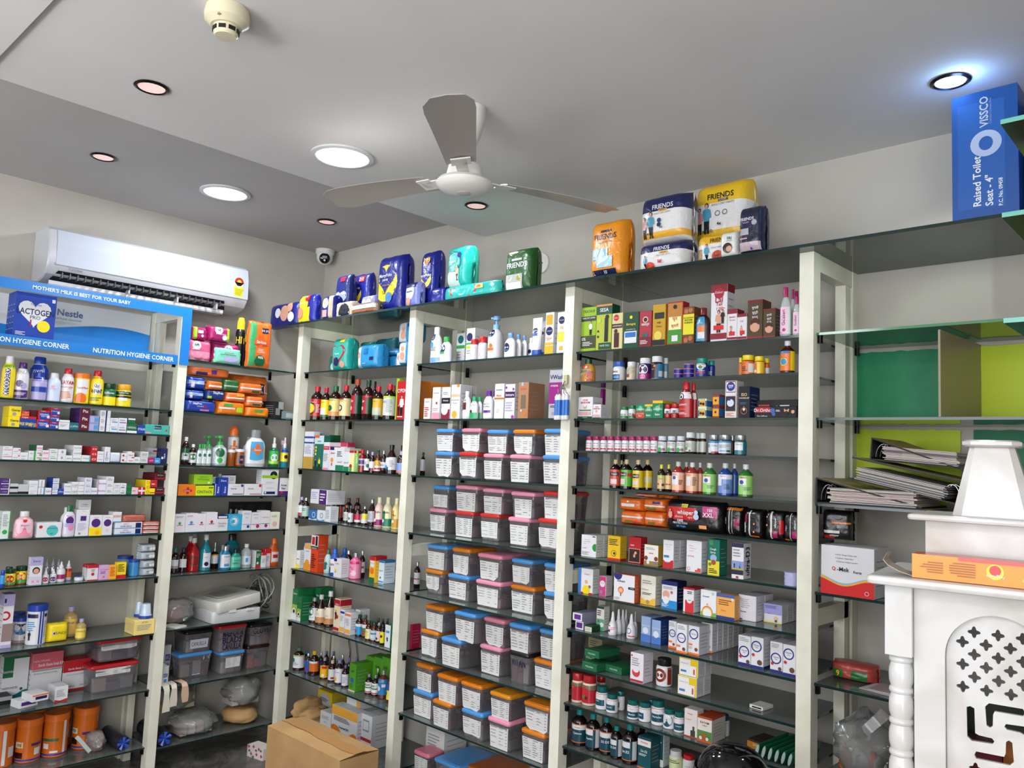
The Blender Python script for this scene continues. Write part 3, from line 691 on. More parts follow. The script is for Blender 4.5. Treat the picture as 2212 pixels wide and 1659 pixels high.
# ---------------------------------------------------------------- stock on the shelves
# @ shelf, then: kind|what it looks like|x,y,z,width,height,depth,turn|artwork (" = same as the row before); + marks a repeated kind
KIND = {'box': ('medicine_carton', 'carton'), 'talc': ('powder_bottle', 'bottle'), 'tub': ('plastic_tub', 'tub'), 'pill': ('pill_bottle', 'bottle'), 'syr': ('syrup_bottle', 'bottle'), 'tal': ('medicine_bottle', 'bottle'), 'lot': ('lotion_bottle', 'bottle'), 'can': ('spray_can', 'can'), 'pump': ('pump_bottle', 'bottle'), 'spr': ('spray_bottle', 'bottle'), 'drop': ('dropper_bottle', 'bottle'), 'noz': ('nasal_spray_bottle', 'bottle'), 'tube': ('cream_tube', 'tube'), 'con': ('storage_container', 'container'), 'pak': ('pad_pack', 'pack'), 'cup': ('plastic_cup', 'cup')}
STOCK = '''
@first shelf of first bay
+box:medicine_carton:box|blue baby formula carton with white heart, front|.305,-1.6536,1.9553,.1597,.218,.034,90|c:B h:.48,.62,.4,W t:Nestle,.78,.05,B T:LACTOGEN,.63,.12,N t:PRO,.52,.07,N T:1,.4,.14,M,.4 o:.72,.36,.16,Y b:.02,.11,M g:.03,.1,W,2 g:.14,.22,W,3,.05,.3 b:.86,.93,W,.88,.96
+box:medicine_carton:box|blue baby formula carton with white heart, second back|.269,-1.6536,1.9553,.1597,.218,.034,90|"
+box:medicine_carton:box|blue baby formula carton with white heart, third back|.233,-1.6536,1.9553,.1597,.218,.034,90|"
@second shelf of first bay
+talc|yellow powder bottle with blue side panel and white cap|.2958,-1.7252,1.7123,.0506,.1797,.0525,72|c:Y k:W L:.02,.84,Y b:.05,.85,N,.3,.62 V:MYCODERM,.45,.3,W,.46 b:.86,.98,l t:GENTLE,.92,.06,K
+talc|white and purple talcum bottle with purple cap|.2947,-1.673,1.7123,.0527,.1582,.0546,72|c:W k:V L:.02,.85,W t:POND'S,.88,.1,S b:0,.28,V o:.4,.5,.22,V o:.65,.42,.2,v g:.1,.2,W,3
+talc|tall talcum bottle with big blue top, behind the small one|.2193,-1.5872,1.7123,.0783,.1972,.0783,72|c:w k:B L:.5,.98,B t:nycil,.5,.4,W
+talc|small blue topped talcum bottle in front|.2912,-1.6024,1.7123,.0596,.1233,.0616,72|c:v k:B L:.3,.9,v b:.75,1,B b:0,.35,B t:nycil,.82,.14,W
+talc|pale blue baby powder bottle with white cap|.2921,-1.5446,1.7123,.0549,.1269,.0597,72|c:C5D0E8 k:W L:.15,.6,C5D0E8 o:.45,.8,.1,P t:Johnson's,.62,.1,B t:baby,.48,.08,b
+talc|white powder bottle with red cap and orange writing|.2931,-1.4905,1.7123,.0524,.1536,.0577,72|c:W k:R L:.02,.7,W T:KAYAM,.82,.17,R t:कायम~चूर्ण,.6,.1,O g:.1,.45,O,6
tub|wide yellow and white tub with orange cap|.2848,-1.4288,1.7123,.0699,.1369,.0745,72|c:Y k:O L:.04,.84,Y b:.35,.95,W,.25,.85 T:LactiFiber,.6,.08,R,.6 o:.5,.15,.3,O
+talc|yellow powder bottle with red cap and black Hindi writing|.291,-1.3651,1.7123,.0566,.157,.0619,72|c:Y k:R L:.02,.82,Y b:.35,.75,W,.3,.75 T:पेट,.66,.15,K T:सफा,.46,.15,K t:20%~EXTRA,.95,.06,R g:.1,.25,G,3
+pill|yellow tub with dark green cap band|.2921,-1.308,1.7123,.0566,.1033,.0598,72|c:Y k:D L:.4,.99,G T:Softovac,.5,.28,W
+pill|yellow tub with gold cap|.2875,-1.2433,1.7123,.0689,.1044,.0689,72|c:Y k:o L:.05,.95,Y b:.68,1,D t:Softovac,.84,.13,W b:.5,.62,K b:.3,.5,W,.25,.7
@third shelf of first bay
+box|yellow boxy carton with black script, lower|.277,-1.6948,1.5913,.043,.0438,.09,90|c:Y T:Gamp,.6,.3,K,.55 o:.45,.25,.16,S
+box|yellow boxy carton with black script, upper|.277,-1.6935,1.6353,.0455,.0438,.09,90|"
+box|maroon carton lying behind small toothpaste box|.264,-1.6173,1.6403,.0275,.0273,.08,90|c:r
+box|blue and red toothpaste carton with yellow writing|.282,-1.6413,1.5913,.0629,.0488,.08,90|c:B b:.78,1,R T:Colgate,.88,.16,W,.3 T:FREE~BRUSH,.32,.26,Y,.4 t:Rs~35,.25,.3,Y,.8
+box|tiny orange toothpaste carton on top of larger one|.297,-1.6538,1.6403,.0305,.023,.05,90|c:O b:.5,1,R t:Colgate,.7,.3,W
+box|red and blue toothpaste carton, lower|.282,-1.5829,1.5913,.0495,.0392,.08,90|c:R b:0,.8,B,.1,1 t:Colgate,.9,.14,W,.4 T:STRONG,.55,.17,W t:TEETH,.35,.17,W b:.15,.45,W,.75,.98
+box|red and blue toothpaste carton, upper|.282,-1.5806,1.6305,.0449,.0392,.08,90|"
+box|small red and blue toothpaste carton, bottom|.262,-1.538,1.5913,.0355,.031,.12,90|c:R b:0,.75,B,.05,1 t:Colgate,.88,.16,W t:STRONG,.5,.2,W b:.15,.45,W,.7,.95
+box|small red and blue toothpaste carton, middle|.262,-1.5375,1.6223,.0366,.031,.12,90|"
+box|small red and blue toothpaste carton, top|.262,-1.537,1.6533,.0377,.031,.12,90|"
+box|white ointment carton between red and teal ones|.292,-1.4969,1.5913,.0437,.0421,.06,90|c:W t:SENSOFORM,.75,.13,S g:.3,.55,S,3
+box|small teal carton|.297,-1.4556,1.5913,.037,.0329,.05,90|c:T t:LUPIN,.5,.25,W
+box|maroon carton with white italic letters, bottom|.257,-1.415,1.5913,.0421,.0341,.13,90|c:r c2:V T:Pix,.55,.4,W,.55
+box|maroon carton with white italic letters, middle|.257,-1.415,1.6254,.0421,.0341,.13,90|"
+box|maroon carton with white italic letters, top|.257,-1.415,1.6595,.0421,.0341,.13,90|"
+box|silver-blue holographic carton, lower|.292,-1.3731,1.5913,.0418,.0349,.06,90|c:8890B8 b:.1,.9,v,.1,.5 b:.3,.7,b,.5,.9
+box|silver-blue holographic carton, upper|.292,-1.3731,1.6262,.0418,.0349,.06,90|"
+box|white carton with black vertical stripe, bottom|.272,-1.3264,1.5913,.0446,.0324,.1,90|c:W b:0,1,N,.52,.66 g:.2,.8,S,4,.08,.45
+box|white carton with black vertical stripe, middle|.272,-1.3264,1.6237,.0446,.0324,.1,90|"
+box|white carton with black vertical stripe, top|.272,-1.3264,1.6561,.0446,.0324,.1,90|"
+box|white carton with blue streak, lower|.297,-1.2851,1.5913,.0359,.0326,.05,90|c:W b:.35,.5,b,.2,.9 g:.6,.8,S,2
+box|white carton with blue streak, upper|.297,-1.2851,1.6239,.0359,.0326,.05,90|"
+box|white carton with grey print, lower|.297,-1.2473,1.5913,.0375,.0338,.05,90|c:W b:.3,.4,V,.1,.9 g:.55,.8,S,2
+box|white carton with grey print, upper|.297,-1.2473,1.6251,.0375,.0338,.05,90|"
+box|green and white carton|.292,-1.2036,1.5913,.0457,.0432,.06,90|c:G b:0,.25,W t:HERBAL,.6,.22,W
+box|small green carton standing on another green one|.297,-1.2077,1.6347,.0322,.0255,.05,90|c:G b:.7,1,W
+box|small navy carton with white capitals|.302,-1.1604,1.5913,.0352,.0377,.04,90|c:B T:STOLIN,.55,.26,W
+box|long mint green toothpaste carton with strawberry|.302,-1.0847,1.5913,.1153,.0453,.04,90|c:3FA79B b:.55,.9,N,.38,.66 t:chicco,.72,.18,W t:Toothpaste,.4,.14,W o:.88,.45,.04,R b:.05,.2,P,.02,.25
@fourth shelf of first bay
+box|white carton with red script, lower|.297,-1.7064,1.4523,.0358,.0282,.05,90|c:W t:canasin,.5,.26,R g:.7,.85,S,1
+box|white carton with red script, upper|.297,-1.7064,1.4805,.0358,.0282,.05,90|"
+box|white carton with tiny red corner, lower|.297,-1.673,1.4523,.0292,.0252,.05,90|c:W b:.6,.75,R,.7,.95 g:.3,.5,S,2
+box|white carton with tiny red corner, upper|.297,-1.673,1.4775,.0292,.0252,.05,90|"
+box|single white carton in the row|.297,-1.6428,1.4523,.0305,.0326,.05,90|c:W g:.4,.6,S,2 b:.1,.2,v,.1,.6
+box|white carton with green right side, lower|.292,-1.613,1.4523,.0263,.0201,.06,90|c:W b:0,1,g,.75,1 g:.3,.6,S,2,.1,.65
+box|white carton with green right side, upper|.292,-1.613,1.4724,.0263,.0201,.06,90|"
+box|white carton with red and green marks, lower|.292,-1.587,1.4523,.0238,.0206,.06,90|c:W b:0,.3,g,.6,1 b:.45,.6,R,.2,.9
+box|white carton with red and green marks, upper|.292,-1.587,1.4729,.0238,.0206,.06,90|"
+box|green topped carton at the top of pile|.272,-1.5859,1.4937,.0261,.0248,.1,90|c:W c2:G b:.3,.6,P,.1,.9
+box|white carton with pink band, lower|.292,-1.5603,1.4523,.0269,.0224,.06,90|c:W b:.3,.6,P,.1,.9
+box|white carton with pink band, upper|.292,-1.5603,1.4747,.0269,.0224,.06,90|"
+box|white carton with pale green band, lower|.292,-1.5288,1.4523,.0333,.026,.06,90|c:W b:.35,.45,g,.15,.85 g:.6,.8,S,2
+box|white carton with pale green band, upper|.292,-1.5288,1.4783,.0333,.026,.06,90|"
+box|white carton with black code square, lower|.292,-1.4952,1.4523,.0309,.0257,.06,90|c:W b:.35,.75,S,.4,.65
+box|white carton with black code square, upper|.292,-1.4945,1.478,.0324,.0257,.06,90|"
+box|white carton with violet word|.297,-1.4645,1.4523,.0294,.025,.05,90|c:W t:alvite,.5,.26,V
+box|white carton with dark blue word, bottom|.262,-1.4313,1.4523,.0342,.0239,.12,90|c:W t:ALOGIP,.5,.26,N
+box|white carton with dark blue word, middle|.262,-1.4313,1.4762,.0342,.0239,.12,90|"
+box|white carton with dark blue word, top|.262,-1.4313,1.5,.0342,.0239,.12,90|"
+box|white carton with teal corner|.292,-1.3943,1.4523,.0377,.0284,.06,90|c:W b:0,1,t,.85,1 t:ONSET,.5,.22,S
+box|bright red carton, bottom|.262,-1.3604,1.4523,.0261,.0231,.12,90|c:R b:.35,.65,W,.2,.8 b:.4,.6,R,.3,.7
+box|bright red carton, middle|.262,-1.3604,1.4754,.0261,.0231,.12,90|"
+box|bright red carton, top|.262,-1.3604,1.4985,.0261,.0231,.12,90|"
+box|white carton with purple word, lower|.277,-1.3321,1.4523,.0285,.024,.09,90|c:W t:Ovral,.5,.24,V
+box|white carton with purple word, upper|.277,-1.3321,1.4763,.0285,.024,.09,90|"
+box|upright narrow white carton|.302,-1.3035,1.4523,.0247,.0695,.04,90|c:W V:DUPHA,.5,.25,B,.4 g:.1,.3,S,2
pak|plain white paper parcel|.302,-1.2661,1.4523,.0501,.0462,.04,90|c:C8D0DE
+box|white carton with red swirl, lower|.297,-1.2268,1.4523,.0244,.0219,.05,90|c:W o:.3,.5,.2,R g:.2,.4,S,2,.5,.95
+box|white carton with red swirl, upper|.297,-1.2268,1.4742,.0244,.0219,.05,90|"
+box|white carton with red flash, lower|.292,-1.1977,1.4523,.0316,.0265,.06,90|c:W b:.3,.4,R,.2,.8 b:.85,1,R,.6,1
+box|white carton with red flash, upper|.292,-1.1977,1.4788,.0316,.0265,.06,90|"
+box|low white carton in front of taller pile|.297,-1.1673,1.4523,.0282,.0277,.05,90|c:W g:.3,.7,S,2
+box|greyish white carton, lower|.277,-1.1349,1.4523,.0343,.0271,.09,90|c:C4C4C4 g:.3,.7,S,3
+box|greyish white carton, upper|.277,-1.134,1.4794,.0362,.0271,.09,90|"
+box|small magenta carton|.297,-1.1013,1.4523,.032,.0259,.05,90|c:M t:UTI,.5,.3,W
+box|small sky blue carton|.297,-1.0711,1.4523,.0272,.0258,.05,90|c:b g:.3,.6,W,1
+box|upright navy carton near the post|.297,-1.042,1.4523,.03,.0732,.05,90|c:N V:AQUA,.5,.25,W,.6 b:.3,.45,W,.1,.4
+box|white carton set back behind magenta one|.189,-1.0501,1.4523,.0461,.0726,.05,90|c:W b:.75,.85,R,.5,.9
@fifth shelf of first bay
+box|dark purple and white carton, bottom|.292,-1.7028,1.3053,.0321,.0222,.06,90|c:V b:0,.12,W b:0,1,W,.9,1 t:LORA,.55,.24,v
+box|dark purple and white carton, middle|.292,-1.7028,1.3275,.0321,.0222,.06,90|"
+box|dark purple and white carton, top|.292,-1.7028,1.3496,.0321,.0222,.06,90|"
+box|shiny silver carton, lower|.292,-1.6692,1.3053,.0317,.0231,.06,90|c:s b:.1,.45,K
+box|shiny silver carton, upper|.292,-1.6692,1.3284,.0317,.0231,.06,90|"
+box|wide silver foil carton|.282,-1.6332,1.3053,.0402,.0429,.08,90|c:s b:.05,.3,K
+box|white carton with faint lilac word, lower|.282,-1.595,1.3053,.0345,.0296,.08,90|c:W t:minoz,.5,.24,v g:.15,.25,S,1
+box|white carton with faint lilac word, upper|.282,-1.595,1.3349,.0345,.0296,.08,90|"
+box|upright white carton with grey writing, lower|.272,-1.5652,1.3053,.0232,.0323,.1,90|c:W c2:S V:NIZRAL,.5,.24,S,.5
+box|upright white carton with grey writing, upper|.272,-1.5644,1.3376,.0248,.0323,.1,90|"
+box|pale blue and white carton with red word|.287,-1.5379,1.3053,.0304,.0284,.07,90|c:W b:0,1,b,0,.15 t:Salic,.5,.3,R,.6
+box|white fronted carton with dark blue side, bottom|.282,-1.5093,1.3053,.024,.0238,.08,90|c:W c2:B b:.3,.4,b,.1,.8 g:.55,.8,S,2
+box|white fronted carton with dark blue side, middle|.282,-1.5079,1.3291,.0268,.0238,.08,90|"
+box|white fronted carton with dark blue side, top|.282,-1.5079,1.3529,.0268,.0238,.08,90|"
+box|small blue carton with white word|.292,-1.4852,1.3053,.0233,.0255,.06,90|c:B t:ellite,.5,.3,W
+box|white carton with blue word, lower|.292,-1.4577,1.3053,.0298,.0239,.06,90|c:W t:Onabet,.5,.24,B
+box|white carton with blue word, upper|.292,-1.4577,1.3292,.0298,.0239,.06,90|"
+box|white carton with navy word, lower|.292,-1.429,1.3053,.0258,.0274,.06,90|c:W t:LULIF,.5,.24,N g:.2,.3,R,1
+box|white carton with navy word, upper|.292,-1.429,1.3327,.0258,.0274,.06,90|"
+box|white carton with green word, lower|.292,-1.4023,1.3053,.0255,.0275,.06,90|c:W t:Canazo,.5,.24,T
+box|white carton with green word, upper|.292,-1.4023,1.3328,.0255,.0275,.06,90|"
+box|pale grey carton, bottom|.272,-1.3742,1.3053,.0288,.0249,.1,90|c:CFCFD8 t:Benz,.5,.24,V g:.7,.8,S,1
+box|pale grey carton, middle|.272,-1.3737,1.3302,.0298,.0249,.1,90|"
+box|pale grey carton, top|.272,-1.3737,1.3551,.0298,.0249,.1,90|"
+box|single white carton with indigo word|.292,-1.3459,1.3053,.0266,.0291,.06,90|c:W t:Elidel,.5,.26,V
+box|lilac white carton with red tab, lower|.272,-1.3138,1.3053,.0356,.0332,.1,90|c:D8D4E2 t:Skinlite,.5,.24,V b:0,1,R,0,.05
+box|lilac white carton with red tab, upper|.272,-1.3138,1.3385,.0356,.0332,.1,90|"
+box|white carton with thin grey lines, bottom|.262,-1.2792,1.3053,.0315,.0271,.12,90|c:W g:.3,.75,S,4
+box|white carton with thin grey lines, middle|.262,-1.2792,1.3324,.0315,.0271,.12,90|"
+box|white carton with thin grey lines, top|.262,-1.2792,1.3595,.0315,.0271,.12,90|"
+box|white carton with small black word, lower|.292,-1.2481,1.3053,.0287,.0255,.06,90|c:W t:ITCH,.6,.22,K g:.2,.35,S,2
+box|white carton with small black word, upper|.292,-1.2481,1.3308,.0287,.0255,.06,90|"
+box|white carton with dark blue underline, lower|.292,-1.2191,1.3053,.0272,.0256,.06,90|c:W b:.2,.32,N,.1,.7 t:Ring,.6,.22,K
+box|white carton with dark blue underline, upper|.292,-1.2191,1.3309,.0272,.0256,.06,90|"
+box|small dark green carton, lower|.292,-1.1928,1.3053,.0243,.023,.06,90|c:G t:QUAD,.5,.25,g
+box|small dark green carton, upper|.292,-1.1928,1.3283,.0243,.023,.06,90|"
+box|pale pink carton|.292,-1.1651,1.3053,.0302,.032,.06,90|c:D8B8C0 g:.4,.6,R,1
+box|white carton with red cross|.292,-1.1336,1.3053,.0306,.0338,.06,90|c:R b:.38,.62,W b:0,1,W,.4,.6
+box|yellow carton with black ring, bottom|.262,-1.1065,1.3053,.0215,.0224,.12,90|c:Y r:.5,.5,.3,K
+box|yellow carton with black ring, middle|.262,-1.1065,1.3277,.0215,.0224,.12,90|"
+box|yellow carton with black ring, top|.262,-1.1065,1.3501,.0215,.0224,.12,90|"
+box|yellow carton with red line|.292,-1.0833,1.3053,.0237,.0285,.06,90|c:Y b:.2,.35,R
+box|red carton lying on the yellow one|.282,-1.0782,1.3383,.0307,.0345,.08,90|c:R g:.3,.6,W,1
+box|dark red carton with black oval logo, bottom|.252,-1.049,1.3053,.044,.0325,.14,90|c:r b:.5,.95,K,.25,.85 t:Old~Spice,.7,.2,W b:.2,.3,R
+box|dark red carton with black oval logo, middle|.17,-1.0524,1.3378,.0508,.0332,.14,90|"
+box|dark red carton with black oval logo, top|.252,-1.0519,1.3733,.0498,.0325,.14,90|"
@sixth shelf of first bay
+box|white tall carton with green leaf|.297,-1.6867,1.1203,.0312,.1147,.05,90|c:CFD8D4 b:0,1,g,.9,1 o:.45,.25,.3,g g:.45,.9,S,7
+lot|pink baby lotion bottle with white cap|.3026,-1.6136,1.1203,.0775,.113,.0388,90|c:D9A8A8 k:W L:.1,.7,p o:.5,.5,.42,P o:.5,.95,.1,R t:Johnson's,.62,.12,B t:baby,.4,.1,R
+box|white soap carton behind the blue drop one|.264,-1.5179,1.1203,.0935,.0632,.02,90|c:W
+box|white soap carton with light blue drop|.307,-1.5162,1.1203,.0977,.0631,.03,90|c:W o:.62,.45,.24,t t:Johnson's,.6,.16,B,.62 o:.14,.72,.07,R t:baby,.25,.1,B,.6
+lot|white lotion bottle half hidden behind another|.251,-1.4288,1.1203,.052,.1244,.026,90|c:W k:W
+lot|white baby lotion bottle with shiny green cap|.3088,-1.4363,1.1203,.053,.1363,.0265,90|c:W k:G L:.08,.72,D2CCE0 t:Himalaya,.9,.1,R o:.5,.68,.26,V b:.35,.55,v,.2,.8 o:.6,.3,.18,P
+box|tall white carton with red and blue name, behind|.26,-1.3646,1.1203,.0522,.1593,.04,90|c:W T:Himalaya,.86,.04,R g:.8,.82,S,1
+box|tall white carton with purple square|.302,-1.3827,1.1203,.054,.1173,.04,90|c:W t:Himalaya,.94,.03,R b:.58,.76,V,.3,.75 g:.2,.5,v,8 o:.3,.1,.1,S
+box|yellow and white baby soap carton|.302,-1.3263,1.1203,.0538,.0912,.04,90|c:W b:0,.4,Y t:Himalaya,.9,.06,R o:.5,.62,.36,V o:.65,.15,.18,o
+box|white baby soap carton with purple oval|.302,-1.2759,1.1203,.0451,.09,.04,90|c:W t:Himalaya,.9,.06,R o:.5,.62,.36,V o:.5,.25,.15,p
+box|long white and blue feeding nipple carton, lower|.287,-1.1794,1.1203,.124,.0278,.07,90|c:W s:0,.12,b t:NIPPLE,.72,.2,R,.4 T:SUPER~NIPPLE,.35,.22,B,.4 b:.1,.9,N,.75,.95
+box|long white and blue feeding nipple carton, upper|.287,-1.1794,1.1481,.124,.0278,.07,90|"
+box|small white carton with red capitals on nipple cartons|.292,-1.2341,1.1761,.0375,.0482,.06,90|c:W b:0,.12,b t:BONNY,.6,.25,R
+pak|clear packet with orange card on nipple cartons|.287,-1.1536,1.1761,.1182,.0347,.07,90|c:B06050
+pak|flat orange and white packet near the post, bottom|.292,-1.0717,1.1203,.0837,.0185,.06,90|c:C8604A b:.1,.4,W g:.5,.8,W,2
+pak|flat orange and white packet near the post, middle|.292,-1.0717,1.1388,.0837,.0185,.06,90|"
+pak|flat orange and white packet near the post, top|.292,-1.0717,1.1573,.0837,.0185,.06,90|"
@seventh shelf of first bay
+pill|navy balm jar at the edge of photo|.3129,-1.676,.9183,.0182,.0703,.0182,72|c:B k:B L:.2,.7,b
+pill|small honey jar with gold lid|.2791,-1.6384,.9183,.041,.0695,.041,72|c:a k:D L:.1,.75,Y o:.5,.5,.3,R b:0,.2,g
+pill|larger honey jar with gold lid|.256,-1.59,.9183,.0497,.0759,.0497,72|c:a k:D L:.1,.75,Y o:.5,.5,.35,R b:0,.25,g t:HONEY,.5,.18,W
+pill|honey jar behind the small one|.2291,-1.631,.9183,.0298,.0718,.0298,72|c:a k:D
+box|slim carton with a woman's face portrait|.2978,-1.5504,.9183,.0487,.1167,.03,90|c:W b:.7,1,v t:Elesse,.86,.07,K o:.5,.52,.3,A o:.5,.5,.22,F b:0,.3,C8C0D0 o:.3,.12,.1,P o:.7,.12,.1,P
+drop|tiny white dropper with pink label|.2883,-1.5034,.9183,.0267,.0588,.0267,72|c:W k:W L:.1,.5,W o:.5,.5,.3,M
+drop|tiny white dropper with violet label|.2776,-1.4696,.9183,.028,.0582,.028,72|c:W k:W L:.1,.5,W o:.5,.4,.3,V
+drop|white dropper with crimson label|.273,-1.4378,.9183,.0355,.0875,.0355,72|c:W k:W L:.15,.6,W b:0,.5,M
+drop|white dropper with rust red label|.2426,-1.3974,.9183,.0286,.0868,.0286,72|c:W k:W L:.15,.6,O b:.7,1,R
+drop|clear capped dropper in the rear row, leftmost|.2222,-1.48,.9183,.0235,.0985,.0235,72|c:s k:S
+drop|clear capped dropper in the rear row, second from left|.2222,-1.4563,.9183,.0229,.0973,.0236,72|"
+drop|clear capped dropper in the rear row, rightmost|.2221,-1.4329,.9183,.023,.0962,.0237,72|"
drop:measuring_cup:cap|small measuring cup with blue lid|.2779,-1.3626,.9183,.037,.0232,.037,72|c:W k:B
+box|white carton with red top and cherries, front|.2934,-1.3154,.9183,.0461,.0683,.03,90|c:W s:.8,1,R t:ARNI,.7,.08,K t:MIX,.6,.08,K o:.5,.4,.15,R b:0,.05,R
+box|white carton with red top and cherries, second back|.2614,-1.3154,.9183,.0461,.0683,.03,90|"
+box|pink and lilac carton with small sun|.3008,-1.2695,.9183,.0427,.0651,.03,90|c:C8A0C8 t:POTASSIUM,.7,.08,R g:.4,.6,V,3 o:.5,.2,.12,O
+box|orange yellow carton with fine print|.3026,-1.2317,.9183,.032,.0629,.03,90|c:o g:.2,.9,R,8
+box|yellow carton with red bottom stripe|.2943,-1.1904,.9183,.0421,.0727,.03,90|c:Y b:0,.22,R g:.4,.9,K,6
+tub|light blue plastic jar with blue lid|.2574,-1.1155,.9183,.0474,.0761,.0715,72|c:b k:B
+tub|glassy blue lidded jar at the back|.1788,-1.1251,.9183,.0705,.0863,.0705,72|c:7090A8 k:B
+pak:blister_tray:tray|clear blister tray of round pots near the post, first up|.259,-1.0576,.9183,.0611,.0356,.09,90|c:A8B0B8 b:.2,.7,S,.3,.9 o:.6,.45,.12,W o:.8,.45,.12,W
+pak:blister_tray:tray|clear blister tray of round pots near the post, second up|.259,-1.0592,.9539,.0643,.0356,.09,90|"
+pak:blister_tray:tray|clear blister tray of round pots near the post, third up|.259,-1.0644,.9946,.0748,.0356,.09,90|"
+pak:blister_tray:tray|clear blister tray of round pots near the post, fourth up|.259,-1.0644,1.0304,.0748,.0356,.09,90|"
@eighth shelf of first bay
+box|tall blue and white carton with red round badge|.2326,-1.6255,.6533,.0388,.225,.06,90|c:W s:.78,1,v b:.84,.92,N,0,.2 o:.2,.6,.5,R o:.2,.6,.3,W b:.12,.45,907878 b:0,.06,v
+tub|short supplement tub with blue lid|.1623,-1.5416,.6533,.0762,.1069,.0762,72|c:W k:B L:.05,.75,W o:.5,.82,.35,N t:nutri,.84,.08,W g:.4,.65,b,4 o:.75,.2,.1,A b:0,.05,R
+tub|supplement tub behind the short one|.0947,-1.5374,.6533,.0549,.1149,.0549,72|c:W k:B
+tub|tall supplement tube with blue lid and child figure|.243,-1.5074,.6533,.0813,.1699,.0813,72|c:W k:B L:.02,.84,W b:0,1,B,.62,.8 b:.8,.92,N,.05,.55 b:.82,.92,N,.82,.98 g:.4,.7,b,5,.1,.5 m:.25,.12,.3,A g:.2,.7,S,9,.83,.98
pak:snack_pouch:pouch|crumpled yellow plastic pouch|.2448,-1.4246,.6533,.0833,.0807,.07,90|c:Y o:.25,.5,.12,W o:.25,.5,.06,R t:FUNCH,.5,.15,D,.6
+syr|castor oil bottle with silver cap|.1782,-1.3459,.6533,.0591,.1332,.0591,72|c:a2 k:v L:.1,.6,E0B860 t:CASTOR~OIL,.75,.13,K,.55 o:.25,.35,.12,K
+syr|small castor oil bottle with lilac cap|.2669,-1.3296,.6533,.0421,.0897,.0421,72|c:a2 k:v L:.1,.55,E8CC58 t:CASTOR~OIL,.7,.13,K
+box|pale yellow carton with open flap|.283,-1.0735,.6533,.0931,.0667,.11,90|c:E8D080 g:.3,.7,S,4 t:get~spec,.85,.1,K
+cup|upturned clear cup with blue rim, left one|.2442,-1.0664,.7205,.0389,.071,.0389,72|c:B8C8D8 k:B
+cup|upturned clear cup with blue rim, right one|.2938,-1.0552,.7205,.0564,.0681,.0564,72|"
@ninth shelf of first bay
+box|white and dark green thermometer carton|.0767,-1.5274,.3933,.1033,.182,.05,90|c:W b:.5,1,G,0,.4 t:Rossmax,.65,.07,W,.2 b:.94,1,G w:.12,.05,T o:.75,.2,.06,G t:THERMOMETER,.25,.05,K,.3
+box|pink topped gauze swab carton|.089,-1.4096,.3933,.1252,.1869,.09,90|c:W s:.62,1,C85A68 T:Sterile~Gauze~Swab~B.P,.72,.07,W,.6 t:HEALTHCARE,.82,.04,W,.3 t:10~Cms~x~10~Cms~(12~Ply),.52,.045,K,.45 b:.58,.61,S
+box|red topped gauze swab carton|.089,-1.2835,.3933,.1179,.1359,.09,90|c:W s:.62,1,R T:Sterile~Gauze~Swab~B.P,.72,.07,W,.6 t:7.5~Cms~x~7.5~Cms~(12~Ply),.52,.045,K,.45 s:0,.06,R t:STERILE,.14,.06,R,.3 g:.12,.18,S,2,.65,.9
+box|clear fronted carton with blue band|.024,-1.4374,.3933,.0611,.0835,.036,90|c:A8B0B4 s:.6,.7,b b:.1,.55,W,.1,.95 t:medical,.3,.1,N
+box|small white carton with dark red curve|.2327,-1.3902,.3933,.0534,.0646,.09,90|c:W w:.12,.04,R g:.3,.8,S,6
+box|flat orange and white slide carton, lower|.241,-1.5251,.3933,.0774,.0292,.07,102|c:W s:0,.3,W b:.3,.8,V,.1,.9
+box|flat orange and white slide carton, upper|.277,-1.4961,.4227,.0688,.0296,.09,100|c:W b:.3,.7,N,.2,.9 b:.8,1,O
box:blister_tray:tray|black plastic tray with clear top|.1437,-1.5809,.3933,.0484,.0339,.08,90|c:K b:.5,1,S
+con|clear container with red lid and handwritten list, upper|.154,-1.1406,.5297,.2072,.0981,.2,90|c:R P:.05,.9,.58,.98
+con|clear container with red lid and typed list, lower|.1945,-1.1563,.3933,.2187,.1214,.119,90|c:R P:.08,.85,.68,.97
@tenth shelf of first bay
+tub|orange health drink tub, rightmost|.1413,-1.2259,.1313,.1117,.183,.1117,72|c:O k:O L:.05,.85,C8620E b:0,1,W,-.3,-.1 b:.4,.48,V,.4,.95 b:.42,.6,w,.0,.25 b:.1,.3,A,.0,.25 b:.15,.35,W,.55,.75 T:YES,.52,.08,A,.1 b:0,.05,B
+tub|orange health drink tub with white stripe|.1612,-1.3593,.1313,.1077,.1852,.1077,72|c:O k:O L:.05,.85,C8620E b:0,1,W,.75,.85 b:.42,.5,G,.05,.6 b:.2,.35,W,.1,.3 b:.08,.14,W,.35,.6 b:0,.05,B
+tub|orange health drink tub with beige panel|.157,-1.4673,.1313,.1073,.1833,.1115,72|c:O k:O L:.05,.85,C8620E b:.38,.55,w,.05,.35 T:YES,.46,.08,A,.2 b:.42,.5,V,.6,.98 b:.08,.25,A,.02,.35 b:.15,.35,W,.7,.9 b:0,.05,B
+tub|orange health drink tub cut by photo edge|.1525,-1.5712,.1313,.0995,.1832,.1037,72|c:O k:O L:.05,.85,C8620E b:0,1,W,.55,.66 b:.2,.5,W,.75,1
+tub|orange health drink tub behind the rightmost|.0588,-1.3114,.1313,.1083,.1936,.1083,72|c:O k:O L:.05,.85,C8620E b:.2,.6,W,.6,.9
+tub|orange health drink tub in rear row, middle|.0565,-1.4162,.1313,.1003,.1923,.1039,72|c:O k:O
+tub|orange health drink tub in rear row, left|.0544,-1.5148,.1313,.0961,.1925,.0996,72|"
@first shelf of second bay
